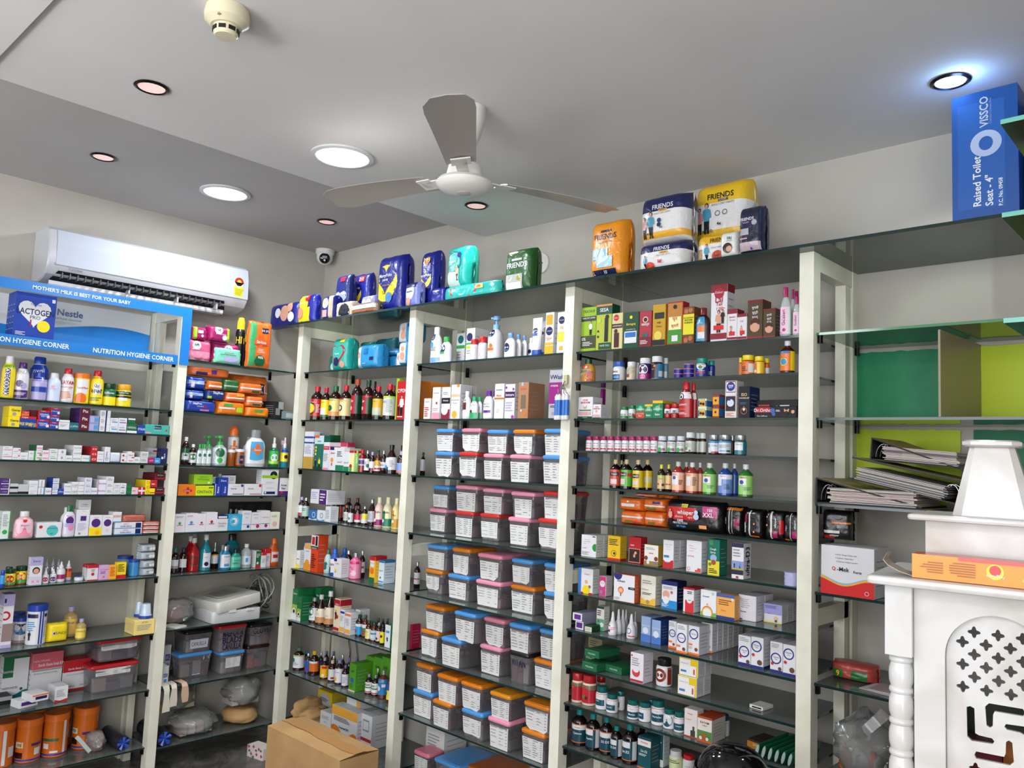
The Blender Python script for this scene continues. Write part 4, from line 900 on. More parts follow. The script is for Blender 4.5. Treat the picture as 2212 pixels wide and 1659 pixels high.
+pak|pink sanitary pad pack with white oval logo|.277,-.8985,1.9693,.1222,.1059,.09,90|c:C85A80 o:.3,.75,.2,W T:Sofy,.78,.16,N,.3 b:.1,.45,P w:.1,.1,p g:.5,.6,W,1,.1,.5
+pak|magenta sanitary pad pack behind the mint one|.257,-.7486,1.9693,.1581,.1118,.09,90|c:M o:.55,.7,.18,W T:Sofy,.75,.14,N,.55 b:0,.15,l
+pak|mint green packet with lilac panel|.324,-.7592,1.9693,.141,.0797,.04,90|c:7AC8B0 t:SOOTHING,.7,.1,R b:.1,.45,v,.3,.9 g:.55,.62,G,1
+pak|pink and green pad pack on top, left|.277,-.9065,2.0754,.0762,.0677,.09,90|c:M b:0,1,l,0,.25 b:.5,.75,W,.3,.7 o:.65,.3,.1,W
+pak|pink and green pad pack on top, right|.277,-.7999,2.0813,.1222,.0778,.09,90|c:M b:0,1,l,.82,1 o:.4,.78,.2,W T:Sofy,.78,.15,N,.4 t:antibacteria,.5,.12,W o:.7,.25,.12,W
+can|black insect spray can with yellow cap, behind|.2297,-.6456,1.9693,.0487,.2673,.0487,72|c:K k:Y L:.4,.75,K T:HIT,.4,.4,Y
+can|black insect spray can with yellow cap, front|.1879,-.6053,1.9693,.0443,.1924,.0443,72|c:K k:Y L:.3,.75,K T:HIT,.65,.25,Y
pak:refill_pouch:pouch|orange and green handwash refill pouch|.297,-.5751,1.9693,.1368,.2501,.05,90|c:O b:0,1,3C9A60,0,.28 b:.78,.9,N,.55,.85 t:99.9%,.83,.06,W,.7 b:.5,.62,E05A28,.2,.85 b:.4,.74,E05A28,.4,.6 T:Savlon,.56,.07,W t:DEEP,.38,.045,W t:CLEAN,.33,.045,W o:.5,.12,.25,G T:90%,.2,.06,W
@second shelf of second bay
+pak|long blue pad pack at the bottom|.262,-.8705,1.7113,.1748,.0624,.12,90|c:B T:Stayfree,.72,.25,W,.35 t:secure,.5,.12,W,.45 T:XL,.5,.25,R,.62 b:.12,.25,P,.45,.75
+pak|blue pad pack with white strip, middle level|.252,-.9037,1.7739,.1012,.051,.14,90|c:B b:.4,.7,9AB0D8 b:.1,.7,W,.15,.3
+pak|blue pad pack with white strip, upper level|.252,-.9011,1.8251,.1016,.0668,.14,90|c:B b:.4,.7,9AB0D8 b:.1,.6,W,.15,.35
+pak|navy blue pad pack with white script|.277,-.7987,1.7801,.1077,.0516,.09,90|c:153070 T:Stayfree,.7,.35,W,.6 b:.1,.35,l,.05,.25
+pak|orange diaper pack at the bottom, left|.277,-.7047,1.7113,.1543,.0683,.09,90|c:E07818 b:.42,.55,W,.0,.6 b:.65,.85,g,.15,.5 b:.2,.6,l,.65,.9
+pak|orange diaper pack at the bottom, right|.282,-.5556,1.7113,.1385,.0514,.08,90|c:E07818 b:.5,.75,g,.3,.7 b:.2,.35,o,.4,.8
+pak|orange diaper pack with white strip, middle left|.282,-.687,1.7801,.1149,.0502,.08,90|c:E07030 b:.3,.45,W b:.6,.8,o,.5,.9
+pak|orange diaper pack with green marks, middle right|.282,-.5777,1.7623,.0996,.0567,.08,90|c:E07030 b:.45,.58,W b:.1,.3,G,.3,.8
+pak|orange diaper pack with white seam, upper|.277,-.6036,1.8309,.1376,.0553,.09,90|c:E07030 b:.4,.55,W b:.08,.3,G,.5,.85
+pak|big orange diaper pack on top with navy price|.175,-.5574,1.7115,.2264,.2252,.11,90|c:DC6A20 b:.1,.4,N,.58,.9 T:18~125,.25,.24,W,.74 b:.55,.85,N,.75,.88 t:XL,.7,.2,W,.81 b:.5,.75,W,.1,.35
+pak|long orange diaper pack lying on blue packs|.272,-.8343,1.8954,.2198,.0472,.1,90|c:D06428 b:.1,.45,N,.1,.4 b:.3,.8,V,.5,.65
+pak|small orange pack beside the green one|.2,-.7255,1.7115,.0972,.1474,.06,90|c:D06828 b:.3,.5,W b:.6,.9,N,.3,.7
+pak|tiny orange pack leaning up|.292,-.806,1.832,.0863,.0452,.06,98|c:D06828 b:.3,.5,W
+pak|dark green pack with pale seam|.287,-.7176,1.8323,.0878,.0627,.07,90|c:2A6030 b:.35,.48,9AB0A0
box:card_reader:machine|black card machine tilted on the shelf|.282,-.4515,1.7113,.0697,.09,.08,110|c:K b:.55,1,A8B0B0,.4,1 b:.2,.6,S,.1,.6
box:plastic_case:case|low clear case beside the black machine|.277,-.3811,1.7113,.0701,.0407,.09,90|c:708088 b:.2,.8,A8B0B0,.3,1
@third shelf of second bay
+syr|tall dark brown antiseptic bottle with white cap|.3014,-.9287,1.448,.0385,.1386,.0412,72|c:A k:W L:.15,.6,G b:.1,.6,W,.1,.9 o:.5,.6,.3,G t:Dettol,.6,.12,W
+syr|short brown antiseptic bottle with white cap|.3027,-.891,1.448,.0359,.1044,.0385,72|c:A k:W L:.12,.6,W o:.5,.6,.35,G
+lot|small clear bottle with green cap, leftmost|.3145,-.8618,1.448,.025,.1059,.015,90|c:C k:g L:.1,.7,C o:.5,.5,.35,W o:.5,.65,.25,G
+lot|small clear bottle with green cap, second from left|.2975,-.8389,1.448,.0252,.107,.0151,90|"
+lot|small clear bottle with green cap, third from left|.3145,-.8366,1.448,.0243,.1072,.0151,90|"
+lot|small clear bottle with green cap, rightmost|.3144,-.8118,1.448,.0244,.1078,.0151,90|"
+pump|clear pump bottle with green pump, behind|.1975,-.7612,1.448,.0729,.1517,.0729,72|c:C k:g
+pump|clear handwash pump bottle with green pump|.2844,-.7428,1.448,.0751,.1536,.0751,72|c:C k:g L:.08,.6,C o:.5,.5,.4,W o:.5,.7,.25,G o:.5,.2,.15,g
can|orange topped aerosol can|.2262,-.6384,1.448,.0556,.2088,.0556,72|c:S k:O L:.2,.72,W b:.45,.6,O,.2,.8 b:.35,.85,O,.42,.6 T:Savlon,.52,.1,W
+tub|ribbed amber jar with white lid, left|.2943,-.6805,1.448,.0394,.0844,.0394,72|c:a k:W
+tub|ribbed amber jar with blue label|.2985,-.6363,1.448,.047,.0892,.047,72|c:a k:W L:.1,.7,a b:.1,.9,N,.3,.95 b:.4,.6,O,.5,.8
+lot|white antiseptic bottle behind the big one|.1941,-.5296,1.448,.0725,.1572,.0399,90|c:W k:S
+lot|large white antiseptic bottle with orange cross|.2902,-.5472,1.448,.1156,.1946,.0636,90|c:W k:S L:.08,.68,W b:.05,1,4AA0D0,.2,.8 b:.55,.7,O,.25,.75 b:.42,.9,O,.42,.58 T:Savlon,.63,.1,W w:.2,.05,W
+spr|green spray bottle with white nozzle|.2958,-.4372,1.448,.0525,.1599,.0525,72|c:G k:W L:.1,.55,g o:.5,.5,.3,W b:.05,.25,l
+spr|teal spray bottle with white nozzle|.3013,-.3757,1.448,.0415,.163,.0415,72|c:208090 k:W L:.2,.6,Y b:.75,1,B o:.6,.4,.2,A
+tub|translucent pink bottle beside the corner post|.2629,-.3616,1.448,.0312,.1466,.0312,72|c:A88098 k:p
@fourth shelf of second bay
+box|orange soap carton with red cross|.297,-.915,1.2983,.0876,.0547,.05,90|c:E07818 b:.35,.55,R,.3,.8 b:.15,.75,R,.48,.62 t:Savlon,.45,.16,W
+box|lime yellow soap carton with green capitals|.297,-.8222,1.2983,.0955,.0496,.05,90|c:C8D418 T:CINTHOL,.38,.28,G b:.75,.85,G,.7,.95
+box|lime green soap carton on the upper level|.292,-.8338,1.3535,.0963,.0495,.06,90|c:90C020 t:TETMOSOL,.5,.18,G t:MEDICATED,.75,.1,G o:.8,.2,.06,W
+box|upright blue carton with vertical word, left|.297,-.7525,1.2983,.0339,.0588,.05,90|c:B V:Eteno,.5,.3,W,.5 b:0,1,W,.0,.1
+box|upright blue carton with vertical word, right|.297,-.7159,1.2983,.0343,.0591,.05,90|c:B V:Eteno,.5,.3,W,.5
+box|blue carton with white oval word, upper|.302,-.7254,1.3576,.0494,.0326,.04,90|c:B t:Elena,.5,.3,W
+box|pale carton with teal marks, upper|.26,-.7457,1.3576,.0379,.0335,.04,90|c:C8D4D0 g:.2,.8,T,5
+box|white carton with navy edge, rear upper|.265,-.6784,1.3569,.0814,.0488,.03,90|c:W b:.88,1,N b:0,1,N,0,.04 g:.3,.7,S,3,.6,.9
+box|white carton with purple word and swoosh|.297,-.6552,1.2983,.0871,.0584,.05,90|c:W t:Advanced~Gel,.82,.08,S T:Katorip,.6,.17,V,.35 b:.1,.16,V,.3,.95 o:.88,.88,.08,V
+box|white carton with red word and swoosh|.297,-.557,1.2983,.0988,.0591,.05,90|c:W T:Katorip,.6,.17,R,.35 b:.1,.16,R,.3,.95 o:.88,.88,.08,R
+box|white carton with navy bar and moon|.297,-.4602,1.2983,.0879,.0598,.05,90|c:W t:Acneguard,.65,.16,S b:.12,.35,N,.1,.85 o:.2,.25,.06,W
+box|white carton with lime bow and black disc|.292,-.4625,1.3583,.097,.0777,.06,90|c:W o:.7,.62,.22,K b:.42,.6,90C020 o:.68,.55,.09,90C020 t:REVIBOOST,.12,.08,S
+box|white and purple carton with bold navy words|.302,-.3797,1.2983,.0675,.0932,.04,90|c:W b:0,1,V,0,.12 b:0,.25,V T:Acne,.6,.13,N T:Star,.42,.13,N b:.12,.25,R,.25,.45
@fifth shelf of second bay
+box|white carton with green dot|.292,-.9375,1.1203,.0548,.0875,.06,90|c:D8D4DC o:.5,.5,.13,g b:.38,.41,R,.25,.75 g:.8,.9,S,2
+box|white carton with light blue dot|.292,-.8788,1.1203,.0602,.092,.06,90|c:D8D4DC o:.5,.5,.13,b b:.38,.41,V,.25,.75 g:.8,.9,S,2
+box|white carton with red dot, smaller|.292,-.8262,1.1203,.0449,.0882,.06,90|c:D8D4DC o:.5,.5,.13,R b:.38,.41,N,.25,.75
+box|white carton with red dot, taller|.292,-.7735,1.1203,.0582,.0948,.06,90|"
+box|white carton with navy top band|.297,-.7153,1.1203,.0581,.0772,.05,90|c:W s:.8,1,N b:.84,.96,W,.1,.9 t:Panafine,.5,.12,N g:.25,.4,S,2
+box|sky blue carton with large white circle|.297,-.6468,1.1203,.0764,.0817,.05,90|c:2AA0C8 o:.45,.58,.32,W r:.45,.58,.3,2AA0C8 o:.36,.56,.13,2AA0C8
+box|white carton with blue swirl|.297,-.5824,1.1203,.0497,.0986,.05,90|c:W t:Rid,.65,.08,S o:.7,.18,.16,B b:.28,.31,b g:.8,.9,S,2
+box|white carton with crimson swirl|.297,-.5283,1.1203,.0533,.0886,.05,90|c:W t:Acne,.7,.08,R o:.7,.2,.18,M b:.3,.33,M g:.85,.92,S,1
+box|tall white carton with crimson swirl and green line|.297,-.4745,1.1203,.0515,.0981,.05,90|c:W t:Aerbow,.65,.08,R o:.6,.2,.18,M b:.3,.33,g
+box|cream carton with pale cup picture|.302,-.418,1.1203,.0588,.0897,.04,90|c:D8D4C8 o:.5,.3,.24,D0A8A0 g:.7,.8,S,2 b:.72,.84,l,.45,.6
+lot|clear small bottle in the rear row, leftmost|.1791,-.5977,1.1203,.0299,.0976,.0299,72|c:C k:S
+lot|clear small bottle in the rear row, second from left|.179,-.5676,1.1203,.03,.0971,.03,72|"
+lot|clear small bottle in the rear row, rightmost|.1789,-.5371,1.1203,.0302,.0967,.0302,72|"
@sixth shelf of second bay
+syr|black bottle with teal cap and white label|.2635,-.919,.9173,.0398,.1197,.0398,72|c:A k:T L:.2,.55,A b:0,1,W,.1,.8 b:0,.3,S,.1,.8
+syr|black bottle with navy cap and white label|.2459,-.8696,.9173,.0403,.1183,.0403,72|c:A k:N L:.2,.55,A b:0,1,W,.1,.8
+tal|red mouthwash bottle with white cap|.2411,-.8164,.9173,.059,.1649,.059,72|c:A01018 k:W L:.15,.5,A01018 r:.5,.5,.3,D
+tal|red mouthwash bottle in the rear, leftmost|.1827,-.8071,.9173,.0537,.1685,.0537,72|c:A01018 k:W
+tal|red mouthwash bottle in the rear, rightmost|.1265,-.7614,.9173,.0547,.1701,.0547,72|"
+tal|teal mouthwash bottle with white cap|.2518,-.7585,.9173,.0566,.1802,.0566,72|c:107888 k:W L:.1,.5,107888 b:0,1,W,.3,.85 t:pearl,.7,.1,B o:.55,.25,.15,N
spr|dark brown bottle with beige label|.207,-.6852,.9173,.0407,.1322,.0407,72|c:A k:s L:.2,.55,W b:.85,1,o
+lot|big teal mouthwash bottle with black cap, behind|.1859,-.5809,.9173,.0936,.1716,.0561,90|c:107080 k:K L:.4,.7,006070
+lot|blue mouthwash bottle, half hidden|.2413,-.6584,.9173,.0424,.1224,.0254,90|c:1878A0 k:S
+lot|blue mouthwash bottle with white label|.277,-.66,.9173,.0532,.12,.0319,90|c:1878A0 k:s L:.1,.65,W t:Listerine,.85,.1,N b:.1,.3,b,.3,.7
+lot|green mouthwash bottle with black cap|.2784,-.6041,.9173,.0578,.1027,.0347,90|c:109080 k:K L:.1,.6,60B8A0 t:Listerine,.7,.12,G g:.3,.5,G,2
+syr|clear bottle with tall white cap|.2578,-.5354,.9173,.0519,.1245,.0519,72|c:C k:W L:.15,.5,C b:.1,1,W,.2,.9 b:.3,.8,b,.4,.6
+box|narrow grey white carton|.2099,-.4801,.9173,.0194,.0869,.04,90|c:C4C4C4
+box|green carton with white tooth|.2747,-.4837,.9173,.0315,.0878,.04,90|c:G c2:W b:0,.15,R o:.4,.28,.2,W g:.6,.85,W,3
+box|white carton with red top|.281,-.4544,.9173,.0262,.0789,.04,90|c:W s:.8,1,R g:.3,.6,S,4
+box|taller white carton with red top|.2576,-.4217,.9173,.0323,.0934,.05,90|c:W s:.75,1,R g:.3,.6,S,4 b:0,.1,p
+lot|orange mouthwash bottle with orange cap|.2623,-.3755,.9173,.059,.1481,.0421,90|c:B05010 k:O L:.12,.55,O b:.1,.9,W,.2,.8 b:.4,.7,R,.3,.7
@eighth shelf of second bay
+con|container with black lid and white name slip|.1573,-.7432,.5043,.1508,.1089,.15,90|c:K N:CANUELLA
+con|container with red lid and black handwriting|.1906,-.587,.4963,.1605,.1343,.18,90|c:R H:MALE~CATH|BLADS|CANULLA
+con|container of gloves with black lid|.1856,-.4141,.5036,.1363,.11,.15,90|c:K H:GLOVS
+con|container with blue lid holding a wrapped syringe|.1837,-.7548,.3859,.179,.1182,.0973,90|c:4A90D0 S:1
+con|container with blue lid and written white sheet|.1806,-.5784,.3859,.1373,.1102,.2,90|c:4A90D0 P:.2,.85,.3,.9
+con|container with brown lid and orange cloth inside|.1806,-.4219,.3859,.1358,.1175,.16,90|c:A S:2
+box|white and blue glove carton, upper|.07,-.8604,.3861,.0401,.1536,.128,90|c:W c2:W b:.5,.7,B,.3,.9 t:LARGE,.6,.15,W,.6 b:.1,.4,b,.4,.8
+box|white and blue glove carton, lower|.204,-.9284,.3859,.0361,.0876,.14,90|c:W b:.4,.6,B,.3,.9 t:LARGE,.5,.15,W,.6 b:.1,.3,b,.4,.8
@first shelf of third bay
+pak:diaper_pack:diaper pack|teal diaper pack with red heart|.6746,-.277,1.9693,.139,.1735,.11,0|c:1FA598 h:.45,.5,.5,R h:.45,.52,.4,30B0A0 T:Pampers,.5,.07,W,.45 o:.4,.25,.18,N o:.8,.15,.14,F b:.88,1,Y,.6,.9
+pak:diaper_pack:diaper pack|small green diaper pack at the back left|.4451,-.164,1.9693,.1062,.1144,.08,0|c:207868 o:.5,.4,.2,W
+pak:diaper_pack:diaper pack|diaper pack behind the red heart one|.7229,-.164,1.9693,.1042,.1685,.08,0|c:308878 b:.6,.9,R,.4,.7
+pak:diaper_pack:diaper pack|blue wipes pack with white baby panel, front|.9157,-.277,1.9693,.1755,.1249,.11,0|c:2A90C8 b:0,.9,W,0,.25 o:.13,.55,.1,F b:.3,.45,N,.7,.9 g:.15,.2,W,1,.35,.6 b:.6,.85,1870A8,.4,.6
+pak:diaper_pack:diaper pack|dark teal pack at the back|.779,-.0845,1.9693,.1837,.1938,.075,0|c:186878 b:.1,.7,W,.6,.85 b:.5,.8,N,.35,.5
+pak:diaper_pack:diaper pack|flat blue pack, lower of two|.9743,-.175,1.9693,.1076,.0759,.09,0|c:2080B8 b:0,.2,W,.5,.9
+pak:diaper_pack:diaper pack|flat blue pack, upper of two|.9724,-.175,2.0454,.1115,.0365,.09,0|c:2080B8 b:.4,.6,9AB8D0
+pak:diaper_pack:diaper pack|blue pack with baby face behind the right one|1.1119,-.222,1.9693,.0808,.0877,.09,0|c:2A90C8 b:.1,.9,W,.05,.6 o:.35,.6,.16,F
+pak:diaper_pack:diaper pack|blue wipes pack with baby photo, front right|1.2395,-.309,1.9693,.1011,.1145,.08,0|c:2A90C8 b:.05,.95,W,.1,.65 o:.4,.68,.14,F o:.4,.35,.2,F b:.7,.85,N,.85,1
+pak:diaper_pack:diaper pack|blue wipes pack with baby photo, on top|1.1926,-.259,2.084,.143,.1066,.09,0|c:2A90C8 b:.03,.97,W,.03,.5 o:.35,.68,.1,F o:.35,.35,.16,F b:.75,.9,N,.6,.85
@second shelf of third bay
+syr|large tonic bottle with crimson label and red cap|.465,-.2974,1.7093,.0693,.1849,.0693,20|c:A k:R L:.12,.62,B8202C o:.3,.45,.4,D o:.3,.45,.3,Y t:Simothyn,.8,.1,W g:.2,.7,W,6,.7,.95
+syr|tonic bottle with gold label and red cap|.5621,-.306,1.7093,.052,.1744,.052,20|c:A k:R L:.1,.62,Y b:0,.5,W,.15,.7 b:0,.12,G t:Digesto,.85,.1,G
+syr|tonic bottle with beige label and green cap|.6384,-.2996,1.7093,.0649,.1813,.0649,20|c:A k:G L:.12,.62,E0C878 o:.35,.45,.2,G b:0,.25,D09060 t:GENIBOL,.92,.08,G
+syr|tonic bottle with cream label and red cap|.7343,-.3018,1.7093,.0604,.181,.0604,20|c:A k:R L:.12,.62,E0CC90 o:.3,.45,.22,K o:.3,.45,.14,W t:Harmoprene,.85,.08,G b:.92,1,R,.1,.6
+syr|tall tonic bottle with red gold label, left|.8332,-.303,1.7093,.058,.2091,.058,20|c:A k:A0401C L:.15,.6,D b:0,1,A81828,.05,.6 o:.25,.3,.14,p T:Liv,.7,.16,W,.3
+syr|tall tonic bottle with red gold label, right|.9273,-.3042,1.7093,.0556,.2021,.0556,20|c:A k:D L:.15,.6,D b:0,1,A81828,.05,.6 o:.25,.3,.14,p T:Liv,.7,.16,W,.3 b:.9,1,R
+syr|dark bottle hidden in the back|.895,-.2407,1.7093,.0266,.2024,.0266,20|c:A k:A
+syr|tonic bottle with yellow label and pale text panel|1.0125,-.3051,1.7093,.0539,.1679,.0539,20|c:A k:R L:.1,.62,D8A820 b:0,.5,B8B8A0,.1,.95 b:0,.08,G t:Enzyme,.85,.08,G
+syr|wide tonic bottle with white label|1.0966,-.3015,1.7093,.061,.175,.061,20|c:A k:R L:.12,.66,C8CCC4 g:.15,.85,S,10,.5,.95 b:.9,1,l t:TONO,.7,.12,B,.25
+syr|red capped bottle hidden in the back|1.0528,-.2411,1.7093,.0259,.1752,.0259,20|c:A k:R
+box|lime green carton edge left of crimson one|1.1559,-.289,1.7093,.0202,.2016,.03,0|c:90B818
+box|crimson carton with white figure|1.2248,-.307,1.7093,.0695,.1836,.05,0|c:B01820 T:CYPON,.75,.1,W m:.55,.1,.55,W m:.25,.1,.3,K g:.05,.1,W,1
+box|orange carton with black white roundel, front|1.275,-.302,1.7093,.03,.1893,.06,0|c:E08020 o:.5,.82,.35,W o:.55,.82,.2,A g:.35,.7,R,7 b:0,.3,G,.4,.8
+box|orange carton with black white roundel, second back|1.2727,-.24,1.7093,.0346,.1893,.06,0|"
+box|orange carton with black white roundel, third back|1.2727,-.178,1.7093,.0346,.1893,.06,0|"
+box|orange carton with black white roundel, fourth back|1.2727,-.116,1.7093,.0346,.1893,.06,0|"
@third shelf of third bay
+box|tall white carton with blue stripes and gold base|.4634,-.312,1.4493,.0847,.198,.04,0|c:W s:0,.32,B89038 s:.82,.87,B s:.68,.72,B t:NUTRA,.62,.03,S g:.4,.6,v,5
+box|white carton behind, pale top|.4401,-.239,1.4493,.0776,.199,.05,0|c:CCD0D4 b:.3,.4,R
+box|tall green carton with family picture|.5634,-.312,1.4493,.0848,.1776,.04,0|c:1F6858 b:.75,1,B8D4D8 T:Aptivate,.83,.055,N b:.93,1,E06020,0,.5 o:.2,.65,.08,Y o:.2,.55,.08,Y o:.2,.45,.08,Y m:.65,.02,.35,Y m:.25,.02,.3,A b:0,.08,D
+box|dark green carton behind|.4684,-.187,1.4493,.0795,.186,.05,0|c:186848
+box|white carton with pink band|.6319,-.297,1.4493,.0511,.1436,.07,0|c:W s:.72,.86,C8385A t:INDIRECT,.8,.04,W g:.3,.6,S,5 b:0,.08,P
+box|white carton with balloon figure|.6912,-.297,1.4493,.0607,.1186,.07,0|c:W b:.88,1,N,.1,.7 T:Advent,.75,.08,R o:.45,.45,.2,E09020 b:.2,.32,R,.38,.52
+box|white carton with pink top, rear|.5954,-.235,1.4493,.081,.1468,.05,0|c:W s:.85,1,C8385A
+box|white carton with pink top, far rear|.6761,-.235,1.4493,.0719,.1466,.05,0|"
+box|white carton with solid green base, wide|.7566,-.302,1.4493,.0693,.1185,.06,0|c:W s:0,.24,147850 g:.6,.85,K,4 t:ascoril,.38,.08,T
+box|white carton with solid green base, narrow|.8152,-.297,1.4493,.0447,.1164,.07,0|c:W s:0,.2,147850 s:.85,1,C0B8B4 t:ascoril,.38,.08,T
+box|yellow white carton with watermelon|.8565,-.307,1.4493,.0379,.1045,.05,0|c:E8E0A0 s:.9,1,R b:.75,.88,W,.1,.9 o:.4,.25,.3,R o:.4,.1,.3,g
+syr|pale green syrup bottle with lime cap|.8861,-.3189,1.4493,.0201,.1055,.0261,20|c:88B868 k:l
+syr|red syrup bottle with silver label|.9232,-.3141,1.4493,.0359,.1123,.0359,20|c:801018 k:R L:.3,.6,s b:.2,.8,V
+syr|brown syrup bottle with white green label|.9684,-.3168,1.4493,.0304,.1095,.0304,20|c:A k:s L:.1,.62,W o:.8,.4,.25,G g:.5,.8,S,3
+syr|brown syrup bottle with small white label|1.0082,-.3174,1.4493,.0293,.1025,.0293,20|c:A k:v L:.1,.55,W b:0,.3,N,.1,.6 b:0,.3,R,.6,.9
+syr|amber syrup bottle with yellow white label|1.0522,-.317,1.4493,.03,.1128,.03,20|c:502010 k:D L:.1,.55,W b:.5,1,D8A020 b:.15,.3,R
+syr|dark syrup bottle with white label|1.0969,-.3171,1.4493,.0298,.1115,.0298,20|c:A k:s L:.15,.5,W b:0,.3,A g:.5,.8,K,3
+tal|wide dark medicine bottle with blue label|1.1414,-.3047,1.4493,.0546,.1403,.0546,20|c:A k:K L:.15,.58,W b:0,1,104878,0,.5 b:.1,.35,b,0,.4 g:.2,.8,S,6,.55,.95
+tal|wide dark medicine bottle in the rear|1.1232,-.2243,1.4493,.0394,.1411,.0394,20|c:A k:K
+syr|syrup bottle with orange and blue crest label|1.224,-.3114,1.4493,.0412,.1111,.0412,20|c:A k:v L:.08,.5,W b:0,.35,O o:.5,.6,.4,7090D0
+syr|syrup bottle with red and yellow label|1.2696,-.3216,1.4493,.0208,.1065,.0208,20|c:A k:D L:.08,.6,B01820 b:0,.35,Y
+syr|dark syrup bottle seen right of the post|1.2419,-.1919,1.4493,.0242,.1105,.0242,20|c:A k:D L:.2,.7,W
@fourth shelf of third bay
+syr|brown bottle with lilac cap and white teal label|.4087,-.3146,1.1853,.0335,.1105,.0348,20|c:A k:v L:.1,.6,W b:.1,.3,R b:0,.1,T
+syr|dark bottle with pale cap and mint label|.4456,-.3117,1.1853,.0393,.1086,.0406,20|c:A k:s L:.1,.6,A8C8B8 g:.5,.8,T,2
+box|blue and white carton with jug drawing, left|.5468,-.302,1.1853,.0735,.0489,.06,0|c:2868A8 r:.6,.55,.2,W w:.1,.06,W
+box|white carton with navy jug drawing|.6199,-.302,1.1853,.0692,.0542,.06,0|c:W r:.6,.5,.2,N w:.1,.06,b
+box|white and purple twin carton on top|.591,-.277,1.2707,.1528,.0737,.11,0|c:W b:0,1,4A1868,.52,.95 g:.3,.85,v,4,.05,.45 g:.2,.8,W,3,.58,.9
+box|small white carton beside jug cartons|.6813,-.307,1.1853,.0449,.0778,.05,0|c:W g:.2,.8,S,6
+syr|small cough bottle with flame label|.6196,-.2554,1.1853,.0334,.0849,.0334,20|c:A k:502020 L:.1,.55,W b:0,1,D04010,.4,.8
+syr|larger cough bottle with flame label|.5971,-.196,1.1853,.048,.1185,.048,20|c:A k:502020 L:.12,.6,W b:0,1,D04010,.55,.95 V:Benadryl,.5,.14,K,.3
+syr|dark capped bottle in the rear, left|.6763,-.2006,1.1853,.0389,.1208,.0389,20|c:A k:502020
+syr|dark capped bottle in the rear, right|.7569,-.2048,1.1853,.0384,.1263,.0384,20|"
+syr|small bottle with orange brown cap|.7158,-.2407,1.1853,.0305,.0864,.0305,20|c:A k:B06030 L:.1,.6,C8C8C0 g:.2,.8,S,5
+syr|small bottle with green label|.8076,-.2808,1.1853,.0265,.0908,.0265,20|c:A k:T L:.1,.6,W o:.5,.4,.2,g
+syr|small bottle with crimson label, left|.7832,-.2486,1.1853,.0296,.0878,.0296,20|c:A k:702030 L:.1,.55,W b:0,1,B81838,.4,1
+syr|small bottle with crimson label, right|.8226,-.2457,1.1853,.0377,.0905,.0377,20|c:A k:702030 L:.1,.55,W b:.3,1,B81838,.2,1
+syr|small bottle with yellow grey label|.8815,-.2483,1.1853,.033,.0931,.033,20|c:A k:s L:.1,.6,W b:.4,1,Y,.4,1 b:.5,1,S,0,.4
tal|black bottle with grey text label|.9305,-.2413,1.1853,.0427,.1317,.0427,20|c:A k:s L:.15,.55,B0B4B8 g:.2,.85,S,8
+lot|cream bottle with magenta wave label|.9819,-.2359,1.1853,.048,.1443,.048,20|c:E0C8B8 k:E8E0B8 L:.05,.55,8C1460 b:.4,1,E0C8B8,.4,1 T:Cremaffin,.9,.13,K,.4 o:.35,.35,.14,W
+lot|cream bottle with green wave label|1.0446,-.2307,1.1853,.0513,.1482,.0513,20|c:E0D8B0 k:E8E0B8 L:.05,.55,187858 b:.5,1,E0D8B0,.5,1 T:Cremaffin,.9,.13,K,.4 o:.3,.35,.14,W
+lot|cream bottle with yellow wave label|1.1116,-.232,1.1853,.0447,.1478,.0447,20|c:E0D090 k:E8E0B8 L:.05,.6,C89018 b:.5,1,E0D090,.5,1 T:Plus,.72,.1,K,.5 o:.4,.35,.14,W
+box|pink lilac carton beside the post|1.198,-.2462,1.1853,.0432,.1444,.05,0|c:D0A8C8 o:.5,.55,.3,M o:.6,.15,.2,P g:.7,.9,S,3
@fifth shelf of third bay
+box|narrow white carton with yellow corner|.409,-.2955,.9183,.034,.0916,.04,0|c:W o:.4,.08,.5,Y b:.5,.55,R,.2,.8
+box|white carton with blue wave top|.4197,-.2535,.9183,.0555,.1302,.04,0|c:W s:.85,1,2068B8 b:.6,.66,V,.3,.8 g:.3,.5,S,3 b:0,.03,N
+box|white carton with honey coloured figure|.4953,-.2956,.9183,.0602,.1376,.04,0|c:W b:.8,1,D8A050 o:.5,.25,.35,D8901C b:0,.25,D8901C t:Sinarest,.72,.05,V
+box|tall vermilion carton with food photo on top|.57,-.2937,.9183,.0641,.1881,.06,0|c:D04018 b:.7,1,W b:.74,.95,R,.1,.5 b:.72,.98,K,.6,.9 b:.62,.7,K t:ISABGOL,.65,.05,W g:.1,.5,A,7,.2,.8
+box|pale carton with baby face|.5382,-.2317,.9183,.0618,.1089,.06,0|c:D8C0C4 o:.4,.2,.25,F b:.75,.88,T,.2,.6
+lot|pale aqua bottle with green cap|.6334,-.2796,.9183,.0384,.1199,.0384,20|c:A8C8C4 k:3A6848 L:.1,.6,A8C8C4 o:.4,.3,.25,T o:.5,.6,.2,T
+lot|white and blue gel bottle with blue cap|.6823,-.2714,.9183,.0514,.1294,.0514,20|c:2858B0 k:2060C8 L:.08,.6,W b:0,.4,N,0,.4 T:GEN,.6,.14,N o:.25,.6,.14,P
+lot|white blue gel bottle in the rear|.64,-.182,.9183,.044,.1231,.044,20|c:2858B0 k:2060C8
+box|white carton with yellow balloon child|.7868,-.3022,.9183,.0629,.0917,.05,0|c:W b:.85,1,N,0,.4 T:Entrant,.75,.07,O o:.28,.38,.12,Y o:.28,.28,.07,O
